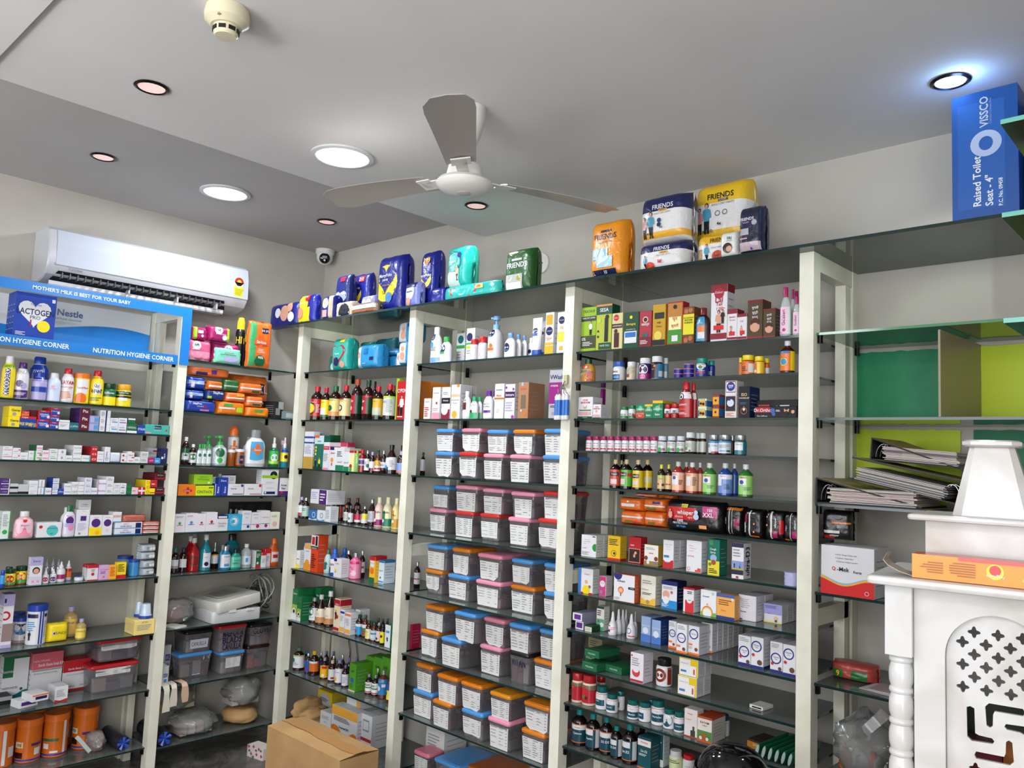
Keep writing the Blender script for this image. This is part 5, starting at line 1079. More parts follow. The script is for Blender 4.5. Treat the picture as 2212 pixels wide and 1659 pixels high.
+syr|brown antacid bottle with white label|.7743,-.2525,.9183,.0454,.1294,.0454,20|c:A k:s L:.15,.55,W t:Mucaine,.75,.09,R g:.3,.6,S,3
+syr|brown bottle behind the pink one|.8533,-.2249,.9183,.0297,.1328,.0297,20|c:A k:s L:.2,.6,W b:.4,.6,R
+syr|glossy pink antacid bottle|.8601,-.2707,.9183,.0579,.1269,.0579,20|c:D86890 k:s L:.05,.68,E088A8 b:.85,1,C02868 r:.35,.5,.2,C02868 o:.6,.3,.2,p
+box|yellow and red child tonic carton|1.0095,-.2458,.9183,.0428,.126,.07,0|c:E8B020 s:.85,1,R b:.6,.83,W,.15,.85 t:PediaSure,.75,.05,R o:.5,.45,.35,O b:0,.2,G
+box|pale blue carton with blue top|1.0517,-.2229,.9183,.0407,.1101,.07,0|c:D0DCE8 s:.9,1,2878B0 o:.4,.25,.12,N b:.05,.12,b t:RELENT,.55,.05,N
+box|small dark red carton|1.0003,-.1609,.9183,.0377,.0856,.05,0|c:A82820 s:.75,1,W o:.5,.4,.2,W
+syr|brown bottle with red striped white label|1.0356,-.1655,.9183,.0319,.093,.0409,20|c:A k:s L:.05,.6,W b:.2,.3,R b:0,.15,N g:.6,.8,S,2
+syr|brown bottle half hidden by the post|1.0958,-.1819,.9183,.0255,.0886,.0255,20|c:A k:s L:.1,.6,W
+syr|brown bottle seen right of the post|1.24,-.1893,.9183,.0293,.1206,.0293,20|c:A k:s L:.15,.6,W b:.4,.5,R
@sixth shelf of third bay
+box|tall green laxative carton, front left|.4168,-.2724,.6503,.0496,.1588,.1,0|c:106838 b:.2,.5,90A840 b:0,.2,W o:.45,.28,.35,W o:.45,.28,.2,A T:Dastiva,.86,.05,W b:.82,.83,R,.1,.9
+box|tall green carton in the rear row, leftmost|.4159,-.1804,.6503,.0478,.156,.08,0|c:106838 b:.3,.33,R T:Shifa,.75,.06,W
+box|tall green carton in the rear row, rightmost|.4777,-.184,.6503,.0464,.1673,.08,0|"
+box|shorter green laxative carton|.46,-.2811,.6503,.0359,.126,.08,0|c:106838 b:.15,.5,90A840 b:0,.15,W o:.45,.28,.35,W o:.45,.28,.2,A b:.8,.82,R,.1,.9
+syr|brown bottle with green oval label|.5259,-.2715,.6503,.0502,.1275,.0502,20|c:A k:s L:.1,.6,W o:.35,.7,.35,106838 g:.2,.3,S,1
+tal|brown bottle with arched cream label|.5913,-.2744,.6503,.0534,.1506,.0534,20|c:A k:W L:.08,.55,D8C8B0 b:0,.4,C08858 r:.25,.3,.12,A o:.45,.92,.05,N t:Liv,.65,.12,S
+tal|taller brown bottle with arched cream label|.6578,-.2648,.6503,.0575,.1771,.0575,20|c:A k:W L:.08,.55,D8C8B0 b:0,.35,C08858 r:.3,.3,.12,A o:.35,.92,.05,N t:120mg,.5,.08,S
+box|cream carton with maroon panels and dancing figure|.7755,-.2708,.6503,.0486,.1599,.07,0|c:D8C8A8 s:.78,.97,A01828 t:NEERI,.82,.05,W m:.35,.35,.3,A o:.6,.45,.2,A01828 b:.03,.12,A01828
+box|white carton with orange feet, left|.8179,-.2715,.6503,.035,.1093,.06,0|c:W b:.85,.95,B g:.5,.75,S,4 b:.05,.25,E0A050
+box|white carton with orange feet, right|.8742,-.2784,.6503,.0462,.106,.06,0|c:W b:.85,.95,O g:.5,.75,S,4 b:.05,.25,E0A050 T:mintop,.45,.06,M
+box|white carton in the rear|.8653,-.214,.6503,.0372,.113,.06,0|c:W g:.3,.7,S,4
+syr|slim syrup bottle with magenta label|.7973,-.2175,.6503,.0326,.093,.0326,20|c:A k:D L:.1,.6,W b:.2,.5,A01860
+syr|syrup bottle with bright blue label|.9295,-.2769,.6503,.0386,.1028,.0386,20|c:A k:D L:.1,.6,2890C8 b:.75,1,W o:.3,.3,.15,R
+syr|syrup bottle with green red label|.9751,-.2753,.6503,.0305,.1077,.0305,20|c:502010 k:D L:.1,.6,408040 o:.4,.3,.3,R b:.7,1,W
+syr|short bottle with cream label|1.0271,-.2935,.6503,.0309,.092,.0309,20|c:401008 k:D L:.1,.6,E0D8A8 o:.4,.4,.2,Y g:.6,.8,S,2
+syr|short bottle with pale blue label|1.0622,-.2887,.6503,.0316,.0897,.0316,20|c:401008 k:D L:.1,.6,A8C8D0 o:.4,.35,.2,W b:.6,.7,B
+syr|short bottle with white pink label|1.0981,-.2876,.6503,.0263,.0934,.0263,20|c:A k:S L:.1,.6,D8C0B8 o:.4,.25,.18,r
+syr|short bottle with bright yellow label|1.1385,-.2967,.6503,.0244,.0916,.0244,20|c:A k:K L:.1,.65,E0D020 o:.5,.6,.2,K
+syr|short dark bottle in the rear row, leftmost|.9952,-.2119,.6503,.0241,.0872,.0241,20|c:A k:D
+syr|short dark bottle in the rear row, second from left|1.0307,-.212,.6503,.024,.0928,.024,20|"
+syr|short dark bottle in the rear row, rightmost|1.0656,-.2121,.6503,.0238,.0984,.0238,20|"
+box|white carton with teal leaf, green sides|1.2026,-.2877,.6503,.0418,.103,.06,0|c:W c2:187050 b:.88,1,W o:.45,.4,.16,T o:.5,.32,.12,N b:.65,.75,b,.2,.8
+box|crimson carton seen right of the post|1.2817,-.219,.6503,.0167,.1091,.05,0|c:B01840
@seventh shelf of third bay
+syr|large bottle with white leaf label and green cap|.4222,-.2775,.3883,.0604,.1154,.0604,20|c:A k:406850 L:.12,.68,W o:.3,.6,.16,G s:.9,1,8AA060 g:.2,.5,S,5
+syr|small dark bottle with blue cap|.4121,-.2252,.3883,.0403,.0846,.0403,20|c:A k:2A7090 L:.1,.45,C8CCC8 b:0,.2,T
+syr|dark bottle with blue label|.5167,-.2823,.3883,.0323,.1023,.0323,20|c:A k:s L:.1,.65,2050A0 b:.2,.35,R,.1,.6
+syr|large dark bottle with orange label and gold cap|.5616,-.2746,.3883,.0509,.1216,.0509,20|c:A k:C0A018 L:.18,.6,C86820 b:.8,1,W
+syr|bottle with yellow and green label|.6483,-.2697,.3883,.0444,.1044,.0444,20|c:A k:s L:.08,.65,E0A818 b:0,1,206028,0,.25 b:.75,.95,R,.5,.95 b:.1,.3,W,.5,.75
+syr|bottle with white label and cream cap|.7122,-.2666,.3883,.0397,.1025,.0397,20|c:A k:C8B8A0 L:.08,.6,C8D0D4 b:.1,.3,A81838,.6,.95 o:.2,.4,.12,B
+syr|bottle with white orange label and lilac cap|.7738,-.2669,.3883,.0427,.118,.0427,20|c:A k:8878B8 L:.08,.65,W T:Orofer,.75,.09,O o:.3,.25,.2,E0A020
+syr|bottle with white text label and violet cap|.8346,-.2735,.3883,.0363,.1044,.0363,20|c:A k:504878 L:.08,.6,D0D0D8 b:0,1,302040,0,.3 g:.2,.8,S,6,.4,.9
+box|green carton with blue rose, front, front|.9218,-.2461,.3883,.0524,.1319,.1,0|c:4A8C20 T:SAFI,.72,.08,K o:.5,.4,.25,2858A0 r:.4,.2,.18,A b:0,.05,C8C0A8
+box|green carton with blue rose, front, second back|.9218,-.0541,.3883,.0524,.1319,.0961,0|"
+box|tall green carton in the rear row, leftmost|.9221,-.1491,.3883,.0644,.1502,.09,0|c:4A8C20 T:SAFI,.72,.08,K o:.3,.35,.2,T
+box|tall green carton in the rear row, second from left|.998,-.159,.3883,.0628,.1617,.09,0|"
+box|tall green carton in the rear row, rightmost|1.0601,-.159,.3883,.0614,.1735,.09,0|"
+syr|small bottle with white green red label, left|1.0052,-.257,.3883,.036,.0946,.036,20|c:A k:s L:.1,.62,D8DCD8 b:.45,.55,187040 b:.05,.15,A81838 g:.65,.85,K,2
+syr|small bottle with white green red label, right|1.0473,-.2504,.3883,.0355,.0969,.0355,20|"
+syr|small bottle in the rear between two|1.0221,-.2188,.3883,.0238,.1167,.0238,20|c:A k:s
+syr|large bottle with blue label|1.0996,-.2451,.3883,.0484,.1292,.0484,20|c:5A2818 k:s L:.15,.7,2878B8 o:.3,.4,.2,W t:ALKACIP,.85,.08,Y b:.5,.7,W,.6,.9
+syr|large bottle with blue yellow label by the post|1.1756,-.2631,.3883,.0335,.1326,.0335,20|c:5A2818 k:s L:.12,.65,E0D040 b:.6,1,2050A0 o:.15,.4,.2,A
+syr|dark silver capped bottle in the rear|.5565,-.2312,.3883,.0256,.1065,.0256,20|c:A k:s L:.2,.6,B
+syr|dark blue capped bottle in the rear, leftmost|.5454,-.1901,.3883,.0279,.1042,.0279,20|c:A k:205868
+syr|dark blue capped bottle in the rear, rightmost|.6089,-.1902,.3883,.0276,.1159,.0276,20|"
+syr|dark grey capped bottle in the rear, leftmost|.6812,-.2391,.3883,.0297,.1148,.0297,20|c:A k:s
+syr|dark grey capped bottle in the rear, rightmost|.7427,-.2288,.3883,.0295,.1297,.0295,20|"
+syr|dark violet capped bottle in the rear, leftmost|.776,-.2101,.3883,.0279,.1195,.0279,20|c:A k:605890
+syr|dark violet capped bottle in the rear, rightmost|.835,-.2102,.3883,.0276,.1308,.0276,20|"
@eighth shelf of third bay
+box|carton with yellow border and grey oval|.4865,-.084,.1273,.1304,.141,.12,0|c:C8B020 o:.5,.5,.45,A8A8A8 t:CYRES,.45,.06,S g:.6,.75,K,4,.2,.8
+box|white carton with blue and red wave|.6504,-.2059,.1273,.0942,.089,.08,0|c:W b:0,.15,R w:.2,.05,b t:Q-Mek,.45,.07,N g:.6,.8,S,3
+box|white carton with orange edge, upper rear|.8204,-.134,.1275,.111,.1907,.14,0|c:W b:0,1,E0A040,.75,1 g:.2,.8,S,7,.1,.7
+box|orange and white carton with large printed name|.8418,-.2374,.1273,.212,.1543,.0648,0|c:W b:.72,1,E8A840 o:.15,.0,.3,D07818 o:.9,.0,.25,D07818 g:.55,.7,K,4,.1,.85 T:OxyboneCBG,.38,.09,N t:(10x1x10~Capsules),.9,.03,S,.7
+box|white carton with red band and spoon picture|.989,-.1439,.1273,.0813,.1548,.2,0|c:W b:.2,.3,B02030 b:.5,.85,S,.15,.75 b:.55,.8,W,.2,.7 o:.6,.08,.1,R
@first shelf of fourth bay
+lot|tall white baby lotion bottle with blue base|1.4326,-.311,1.9683,.0662,.1694,.0419,0|c:W k:W L:.02,.8,W b:0,.17,70A0E0 o:.4,.9,.2,N t:Cetaphil,.9,.05,W,.4 t:baby,.82,.04,b,.35 o:.35,.62,.16,b g:.4,.55,S,3
+lot|white bottle with green cap and navy oval|1.5002,-.3105,1.9683,.068,.1193,.043,0|c:W k:g L:.05,.72,W o:.4,.72,.26,N t:Cetaphil,.72,.08,W,.4 b:.42,.55,g,.1,.6
+box|slim white carton with green oval, left|1.4953,-.2038,1.9683,.0549,.1504,.03,0|c:W o:.5,.8,.35,T b:.52,.62,g g:.2,.45,S,3
+box|slim white carton with green band and navy oval|1.656,-.2658,1.9683,.0534,.1473,.09,0|c:W o:.4,.73,.35,N b:.5,.56,g b:.38,.46,l g:.2,.35,S,2
+box|white carton set behind the bottles|1.605,-.1738,1.9683,.0347,.1519,.09,0|c:W
+pill|white bottle with red cap, shorter|1.704,-.3309,1.9683,.0362,.0904,.0362,20|c:W k:R L:.05,.8,W g:.2,.9,p,8 b:.15,.3,p,.1,.4
+pill|white bottle with red cap, taller|1.7376,-.3116,1.9683,.0408,.1006,.0408,20|"
pump|large white pump bottle with light blue pump|1.8014,-.2976,1.9683,.0688,.1883,.0688,20|c:W k:80B0E0 L:.05,.7,W o:.35,.87,.22,N t:Cetaphil,.87,.06,W,.35 t:baby,.75,.06,b,.35 b:.22,.32,O,.1,.55 o:.4,.4,.1,O
+lot|white cleanser bottle with blue cap, front|1.9065,-.317,1.9683,.0601,.1045,.03,0|c:W k:5A90D8 L:.05,.65,W o:.35,.6,.26,N t:Cetaphil,.6,.09,W,.35 b:.38,.44,b,.1,.6
+lot|white cleanser bottle with blue cap, middle|1.9251,-.2901,1.9683,.0395,.1005,.0197,0|c:W k:5A90D8 L:.05,.65,W b:.2,.75,N,.45,.5
+lot|white cleanser bottle with blue cap, right|1.9371,-.265,1.9683,.0362,.0989,.0181,0|"
+lot|white bottle half behind the tube|1.9589,-.2447,1.9683,.0369,.09,.0185,0|c:W k:W o:.5,.5,.2,N
+tube|white tube standing on blue cap|2.0502,-.311,1.9683,.0524,.1576,.0419,0|c:W k:2858B8 L:.2,.8,W o:.4,.65,.3,N t:Cetaphil,.65,.07,W,.4 b:.45,.55,2858B8,.1,.7
+tube|second white tube behind|2.0409,-.2603,1.9683,.0341,.1532,.0273,0|c:W k:2858B8 L:.2,.8,W o:.4,.65,.3,N
+box|white sunscreen carton with gold top and SPF 50|2.1328,-.297,1.9683,.0435,.1697,.07,0|c:W b:.7,.94,C89820,.1,.85 o:.5,.55,.4,N t:Cetaphil,.55,.04,W t:50+,.37,.08,E07820 b:0,.2,D8A820 b:.22,.28,D8A820
+box|white sunscreen carton with yellow panel and SPF 30|2.1951,-.317,1.9683,.0442,.1652,.03,0|c:W o:.5,.8,.35,N t:Cetaphil,.8,.04,W t:30,.62,.08,E0A030 b:.28,.52,E8C840,.08,.92 b:.08,.17,E0A820,.3,.7
@second shelf of fourth bay
+box|short white carton with crimson writing|1.4124,-.312,1.7113,.0453,.0948,.04,0|c:D8D0D0 t:WHITE,.82,.07,R g:.1,.6,R,5
+box|white and pink carton with feather|1.4716,-.302,1.7113,.051,.1446,.06,0|c:W b:0,.2,D890A0 o:.6,.5,.12,R t:cetimed,.82,.05,R g:.25,.35,P,2
+box|white carton with black band and maroon base|1.5381,-.312,1.7113,.0556,.1433,.04,0|c:W b:0,.3,801830 o:.4,.28,.4,W b:.48,.66,K T:Ketocip,.57,.07,W g:.75,.85,S,2
+box|tall white carton with orange diamond|1.6007,-.297,1.7113,.0578,.1526,.07,0|c:W b:.92,1,E08030,.6,.9 b:.64,.72,E0B088 o:.45,.13,.28,E0A030 t:DermaCalm,.55,.045,S t:FaceGel,.46,.04,R
+box|pale carton behind white bottle|1.6037,-.24,1.7113,.0289,.1545,.04,0|c:D8D0CC g:.6,.8,S,3
+lot|white bottle with maroon label|1.6609,-.3162,1.7113,.0452,.1225,.0316,0|c:W k:W L:.1,.75,W b:.35,.75,602028,.1,.65 b:.8,.95,S,.2,.6
+lot|white and green calamine bottle, left|1.7075,-.318,1.7113,.0468,.0964,.0281,0|c:W k:20A060 L:.02,.72,W b:0,.38,20A060 t:LACTO,.85,.12,S o:.4,.45,.12,r
+lot|white and green calamine bottle, right|1.7141,-.2932,1.7113,.036,.0976,.0216,0|c:W k:20A060 L:.02,.72,W b:0,.38,20A060
+lot|white calamine bottle with purple cap, front|1.7927,-.3151,1.7113,.0563,.1217,.0338,0|c:W k:5A2088 L:.05,.7,W t:LACTO,.72,.09,K t:CALAMINE,.58,.07,K b:.25,.38,5A2088,.3,.85 r:.2,.3,.1,R
+lot|white calamine bottle with purple cap, rear|1.7768,-.2628,1.7113,.0373,.1262,.0224,0|c:W k:5A2088
+box|white carton with orange brown stripe|1.8689,-.307,1.7113,.0546,.1475,.05,0|c:W T:AKHERBAL,.82,.04,K b:.55,.6,C07020 T:Bladni,.66,.06,O o:.4,.22,.12,W r:.4,.22,.13,O
+box|white carton with purple flowers and black band|1.9305,-.302,1.7113,.0553,.1436,.06,0|c:W b:.6,.78,3A1050 T:Imicare,.69,.08,W o:.12,.9,.1,8030A0 o:.85,.85,.1,8030A0 o:.85,.05,.14,B030A0 g:.2,.5,v,4
+box|brown and tan carton with yoga figure|2.0054,-.282,1.7113,.0565,.1485,.1,0|c:A87858 T:Soslic,.82,.07,D04018 b:.9,1,90B0D0,.3,.5 b:.28,.65,706050,.3,.75 o:.7,.12,.14,O o:.35,.22,.08,W
+box|tall grey and magenta wash carton|2.1816,-.322,1.7113,.0775,.1921,.02,0|c:A8A8B0 b:.3,.74,8C1878 T:VWash,.85,.09,N T:HYGIENE,.67,.035,W,.35 b:.35,.6,D8A0C8,.6,.62 g:.22,.27,K,2 r:.3,.1,.07,M r:.65,.1,.07,M
@third shelf of fourth bay
+con|container with blue lid and typed list, upper leftmost|1.5378,-.247,1.5641,.1189,.1021,.17,0|c:4A90D0 P:.03,.98,.05,.85
+con|container with pink lid and typed list, upper|1.7046,-.247,1.567,.1222,.1021,.17,0|c:D88098 P:.03,.97,.05,.88
+con|container with blue lid and typed list, upper second from left|1.8625,-.247,1.5635,.1242,.1003,.17,0|c:4A90D0 P:.03,.97,.05,.85
+con|container with orange lid and typed list|2.0132,-.247,1.5636,.1251,.1018,.17,0|c:D07818 P:.03,.9,.05,.85
+con|container with blue lid and typed list, upper rightmost|2.1762,-.247,1.5661,.1156,.1034,.17,0|c:4A90D0 P:.03,.9,.02,.9
+con|container with blue lid and typed list, lower leftmost|1.5378,-.247,1.4538,.1189,.1101,.17,0|c:4A90D0 P:.03,.98,.02,.85
+con|container with red lid and typed list|1.6917,-.247,1.4538,.1186,.113,.17,0|c:C83028 P:.03,.98,.1,.9
+con|container with pink lid and typed list, lower leftmost|1.8437,-.247,1.4538,.1179,.1095,.17,0|c:E090A8 P:.03,.97,.05,.85
+con|container with pink lid and typed list, lower rightmost|1.9972,-.247,1.4538,.1181,.1096,.17,0|c:E090A8 P:.03,.97,.0,.85
+con|container with blue lid and typed list, lower rightmost|2.1749,-.247,1.4538,.1182,.1121,.17,0|c:4A90D0 P:.03,.92,.02,.88
@fourth shelf of fourth bay
+con|container with blue lid and torn list|1.4218,-.1498,1.3024,.1138,.1056,.17,0|c:4A90D0 P:0,.95,.1,.72
+con|container with pink lid and torn list, upper leftmost|1.6217,-.1791,1.3064,.143,.1129,.17,0|c:E090A8 P:.03,.95,.02,.85
+con|container with pink lid and torn list, upper second from left|1.7859,-.1785,1.3079,.1295,.107,.17,0|c:E090A8 P:.05,.95,.02,.8
+con|container with pink lid and torn list, upper rightmost|1.9885,-.2127,1.3076,.1334,.1049,.17,0|c:E090A8 P:.15,.92,.02,.85
+con|container with red lid and torn list, upper|2.1533,-.2118,1.3157,.1111,.1082,.17,0|c:C83028 P:.03,.92,.02,.9
+con|container with pink lid and torn list, lower leftmost|1.4068,-.1498,1.1943,.1178,.1079,.17,0|c:E090A8 P:.05,.98,.08,.85
+con|container with red lid and torn list, lower leftmost|1.6146,-.1791,1.1943,.1212,.1119,.17,0|c:C83028 P:.02,.98,.02,.85
+con|container with red lid and torn list, lower second from left|1.7722,-.1785,1.1943,.1198,.1134,.17,0|c:C83028 P:.05,.95,.12,.8
+con|container with pink lid and torn list, lower rightmost|1.9733,-.2127,1.1943,.1226,.1131,.17,0|c:E090A8 P:.08,.95,.05,.85
+con|container with red lid and torn list, lower rightmost|2.1371,-.2118,1.1943,.1243,.1212,.17,0|c:C83028 P:.02,.98,.1,.8
@fifth shelf of fourth bay
+con|container with blue lid and handwritten list, upper leftmost|1.451,-.1772,1.0305,.1386,.111,.18,0|c:4A90D0 P:.03,.9,.05,.85
+con|container with orange lid and handwritten list, upper|1.6344,-.2001,1.0325,.1153,.115,.18,0|c:C87010 P:.03,.95,.05,.85
+con|container with pink lid and handwritten list, upper|1.8139,-.2049,1.0322,.1436,.1098,.18,0|c:D88098 P:.08,.9,.05,.85
+con|container with blue lid and handwritten list, upper second from left|1.9745,-.1797,1.0326,.1178,.1053,.18,0|c:4A90D0 P:.03,.9,.1,.85
+con|container with blue lid and handwritten list, upper rightmost|2.1547,-.1895,1.032,.1081,.1093,.18,0|c:4A90D0 P:.03,.9,.0,.85
+con|container with orange lid and handwritten list, lower leftmost|1.4378,-.1772,.9233,.1161,.107,.18,0|c:D07818 P:.03,.85,.2,.9
+con|container with blue lid and handwritten list, lower leftmost|1.6243,-.2001,.9233,.1356,.109,.18,0|c:4A90D0 P:.03,.9,.08,.85
+con|container with pink lid and handwritten list, lower|1.8124,-.2049,.9233,.1518,.1087,.18,0|c:E090A8 P:.03,.92,.05,.88
+con|container with orange lid and handwritten list, lower rightmost|1.9843,-.1797,.9233,.1375,.1091,.18,0|c:C87010 P:.03,.95,.05,.88
+con|container with blue lid and handwritten list, lower rightmost|2.1559,-.1895,.9233,.1057,.1085,.18,0|c:4A90D0 P:.03,.9,.05,.85
@sixth shelf of fourth bay
+con|container with orange lid and lined list, upper|1.4952,-.2119,.7715,.1286,.1093,.18,0|c:C87010 P:.03,.97,.05,.85
+con|container with blue lid and lined list, upper leftmost|1.7311,-.253,.774,.1312,.1207,.18,0|c:4A90D0 P:.05,.98,.02,.85
+con|container with pink lid and lined list, upper|1.8587,-.2076,.7726,.123,.1127,.18,0|c:C87888 P:.08,.98,.03,.85
+con|container with blue lid and lined list, upper second from left|2.0069,-.2135,.7791,.118,.1079,.18,0|c:4A90D0 P:.05,.95,.02,.9
+con|container with blue lid and lined list, upper rightmost|2.1452,-.1882,.7665,.1136,.1179,.18,0|c:4A90D0 P:.05,.98,.08,.85
+con|container with orange lid and lined list, lower leftmost|1.4679,-.2119,.6573,.1195,.114,.18,0|c:D07818 P:.03,.97,.05,.85
+con|container with blue lid and lined list, lower|1.6535,-.243,.6573,.1261,.1165,.2,0|c:4A90D0 P:.03,.97,.02,.85
+con|container with pink lid and lined list, lower|1.8438,-.2076,.6573,.1269,.1151,.18,0|c:E090A8 P:.05,.97,.03,.88
+con|grey container with black lid and pen writing|2.0085,-.2135,.6573,.1111,.1216,.18,0|c:K H:VITAN
+con|container with orange lid and lined list, lower rightmost|2.1218,-.1882,.6573,.1144,.109,.18,0|c:D07818 P:.05,.97,.03,.85
@seventh shelf of fourth bay
+con|container with orange lid and creased list, upper leftmost|1.4575,-.2122,.5084,.1128,.1148,.2,0|c:C87010 P:.05,.97,.02,.8
+con|container with orange lid and creased list, upper second from left|1.6472,-.2487,.5088,.1295,.1104,.2,0|c:C87010 P:.05,.97,.0,.85
+con|container with orange lid and creased list, upper third from left|1.7834,-.2388,.5087,.1252,.1079,.2,0|c:D07818 P:.05,.97,.02,.85
+con|container with orange lid and creased list, upper fourth from left|1.9482,-.2379,.5122,.1168,.1005,.2,0|c:D08818 P:.05,.97,.02,.85
+con|container with orange lid and creased list, upper rightmost|2.1295,-.2243,.5067,.1338,.1047,.2,0|c:D07818 P:.05,.97,.02,.9
+con|container with blue lid and creased list, leftmost|1.4548,-.2122,.3973,.1328,.1109,.2,0|c:4A90D0 P:.02,.97,.02,.85
+con|container with orange lid and creased list, lower leftmost|1.6204,-.2487,.3973,.1152,.1113,.2,0|c:D07818 P:.02,.92,.05,.85
+con|container with blue lid and creased list, rightmost|1.7956,-.2388,.3973,.1273,.1112,.2,0|c:4A90D0 P:.05,.95,.15,.85
+con|container with pink lid and creased list|1.9461,-.2379,.3973,.123,.1147,.2,0|c:E090A8 P:.08,.97,.02,.9
+con|container with orange lid and creased list, lower rightmost|2.1167,-.2243,.3973,.1228,.1092,.2,0|c:D07818 P:.03,.97,.02,.85
@eighth shelf of fourth bay
+con|large container with pink lid and written sheet|1.4236,-.2235,.1273,.1032,.1039,.099,0|c:D87890 P:.05,.95,.2,.9
+con|large container with blue lid|1.5854,-.1482,.1273,.1645,.1045,.24,0|c:4A90D0
+con|large container with orange brown lid|1.7577,-.1166,.1273,.1755,.1093,.2213,0|c:A85010
box|white and red carton behind pink container|1.403,-.102,.1273,.124,.1822,.14,0|c:C8C8C8 b:.3,.36,B02030 g:.55,.85,S,4 b:0,.03,R
@first shelf of fifth bay
+box|lime hair oil carton with dark panel|2.3302,-.327,1.9673,.0712,.1721,.01,0|c:8CB020 c2:8CB020 T:TRICHUP,.9,.06,304010 b:.68,.79,303828 T:HEALTHY~LONG,.75,.035,W b:.07,.35,404428 T:0%,.28,.07,W,.2 m:.65,.36,.32,W g:.12,.22,W,3
+box|green and lime hair oil carton with long hair woman|2.4027,-.307,1.9673,.0728,.1754,.05,0|c:A8B038 c2:104830 b:.78,.96,104830 T:SESA,.88,.08,W b:.96,1,C88840 o:.7,.72,.12,K b:.18,.7,K,.55,.78 o:.2,.65,.12,l o:.15,.3,.06,K o:.15,.42,.06,K b:.02,.16,104830,.2,.98 t:HAIR~FALL,.1,.04,W,.6
+box|cream hair oil carton with brown ribbon|2.464,-.317,1.9673,.0488,.1365,.03,0|c:C8C088 o:.4,.87,.25,R t:Dabur,.87,.04,W,.4 b:.58,.7,401810 T:mahabhringraj,.64,.05,W o:.4,.5,.16,401810 b:.05,.45,401810,.25,.7
+box|dark green oil carton with snowy picture|2.5256,-.317,1.9673,.0688,.1335,.03,0|c:0C4028 o:.5,.86,.09,Y T:Bhringraj,.66,.08,D8C020 t:AYURVEDIC~OIL,.52,.03,W b:.14,.47,W,.1,.88 b:.17,.44,2868B8,.15,.83 b:.17,.3,W,.15,.83
+box|crimson oil carton with sun emblem|2.5886,-.317,1.9673,.0525,.1318,.03,0|c:A02838 o:.5,.76,.22,E0B878 o:.5,.76,.15,N T:नवरत्न,.61,.09,W b:0,.28,701020 o:.35,.33,.12,G o:.6,.33,.14,T g:.08,.2,W,3
+box|gold carton with black brush stroke|2.6459,-.317,1.9673,.0537,.151,.03,0|c:B89018 b:.65,.8,K,.15,.9 T:FITOFER,.72,.05,D T:ठाकुर,.55,.05,K t:Thakur,.47,.04,K o:.45,.25,.3,D8C058 b:.02,.15,K
+box|red bordered green gold tonic carton|2.7118,-.312,1.9673,.064,.1531,.04,0|c:A81820 b:.03,.97,B07830,.05,.95 b:.03,.35,3C8828,.05,.95 b:.35,.65,E0E0A0,.12,.88 T:घृत,.59,.1,B81820 T:कुमारी,.44,.1,B81820 b:.08,.22,W,.32,.7 o:.5,.88,.12,K
+box|almond oil carton with yellow middle|2.7661,-.312,1.9673,.043,.1298,.04,0|c:704020 b:.25,.8,D8D020 T:ROGHAN,.7,.05,K T:BADAM,.64,.05,K T:SHIREEN,.57,.05,K o:.3,.88,.2,A86840 o:.7,.9,.2,A86840 o:.3,.1,.2,A86840 o:.7,.14,.2,A86840
+lot|maroon baby oil bottle with label|2.8144,-.3161,1.9673,.0531,.1227,.0319,0|c:300808 k:701018 L:.05,.78,300808 b:0,.95,3890B8,.1,.72 b:.1,.5,W,.3,.7 b:.35,.6,E07838,.3,.7 t:BABY~OIL,.7,.05,W,.4
+box|tallest white and maroon baby oil carton|2.8817,-.307,1.9673,.0608,.1953,.05,0|c:W c2:W s:.86,1,801828 o:.5,.84,.3,A02030 t:Dabur,.86,.04,W T:Lal,.73,.1,A01838 T:Tail,.65,.06,A01838 t:1,.57,.05,N,.38 g:.54,.6,R,3,.48,.9 m:.5,.15,.4,F m:.75,.3,.25,A b:.2,.28,C82828,.2,.8 b:.04,.14,801828
+box|small white maroon carton with baby|2.9308,-.307,1.9673,.035,.1053,.05,0|c:W s:.85,1,801828 T:Janma,.74,.08,A01838 t:Ghunti,.65,.05,A01838 o:.4,.42,.15,F m:.4,.2,.25,F b:.15,.28,C82828,.2,.8 b:.03,.1,801828
+box|smallest white maroon carton|2.9662,-.322,1.9673,.0347,.0861,.02,0|c:W s:.88,1,801828 m:.45,.15,.4,F b:.2,.35,C82828,.3,.8 b:.03,.12,801828 t:Lal,.72,.08,R
+box|brown patterned carton with laughing baby, taller|3.0124,-.302,1.9673,.0523,.1275,.06,0|c:4A3820 s:.93,1,701818 T:मुगली,.8,.1,W T:घुट्टी,.67,.1,W T:555,.54,.08,W o:.5,.3,.32,F o:.5,.42,.28,4A2010 o:.5,.3,.26,F b:.0,.05,A01818
+box|brown patterned carton with laughing baby, shorter|3.0609,-.307,1.9673,.042,.0943,.05,0|c:4A3820 s:.93,1,701818 T:मुगली,.78,.1,W T:घुट्टी,.65,.1,W T:555,.53,.08,W o:.5,.3,.32,F o:.5,.4,.28,4A2010 o:.5,.28,.26,F b:.0,.05,A01818
+lot|clear rose water bottle with magenta cap, front|3.1107,-.3215,1.9673,.0349,.1595,.021,0|c:C k:M L:.05,.6,C b:0,1,E0B8D0,.1,.75 V:Gulabari,.6,.25,6A1848,.45 o:.5,.15,.12,M o:.25,.05,.1,P
+lot|clear rose water bottle with magenta cap, second|3.1148,-.278,1.9673,.0199,.1608,.0119,0|c:C k:M
+lot|clear rose water bottle with magenta cap, third|3.109,-.2368,1.9673,.0241,.1634,.0145,0|"
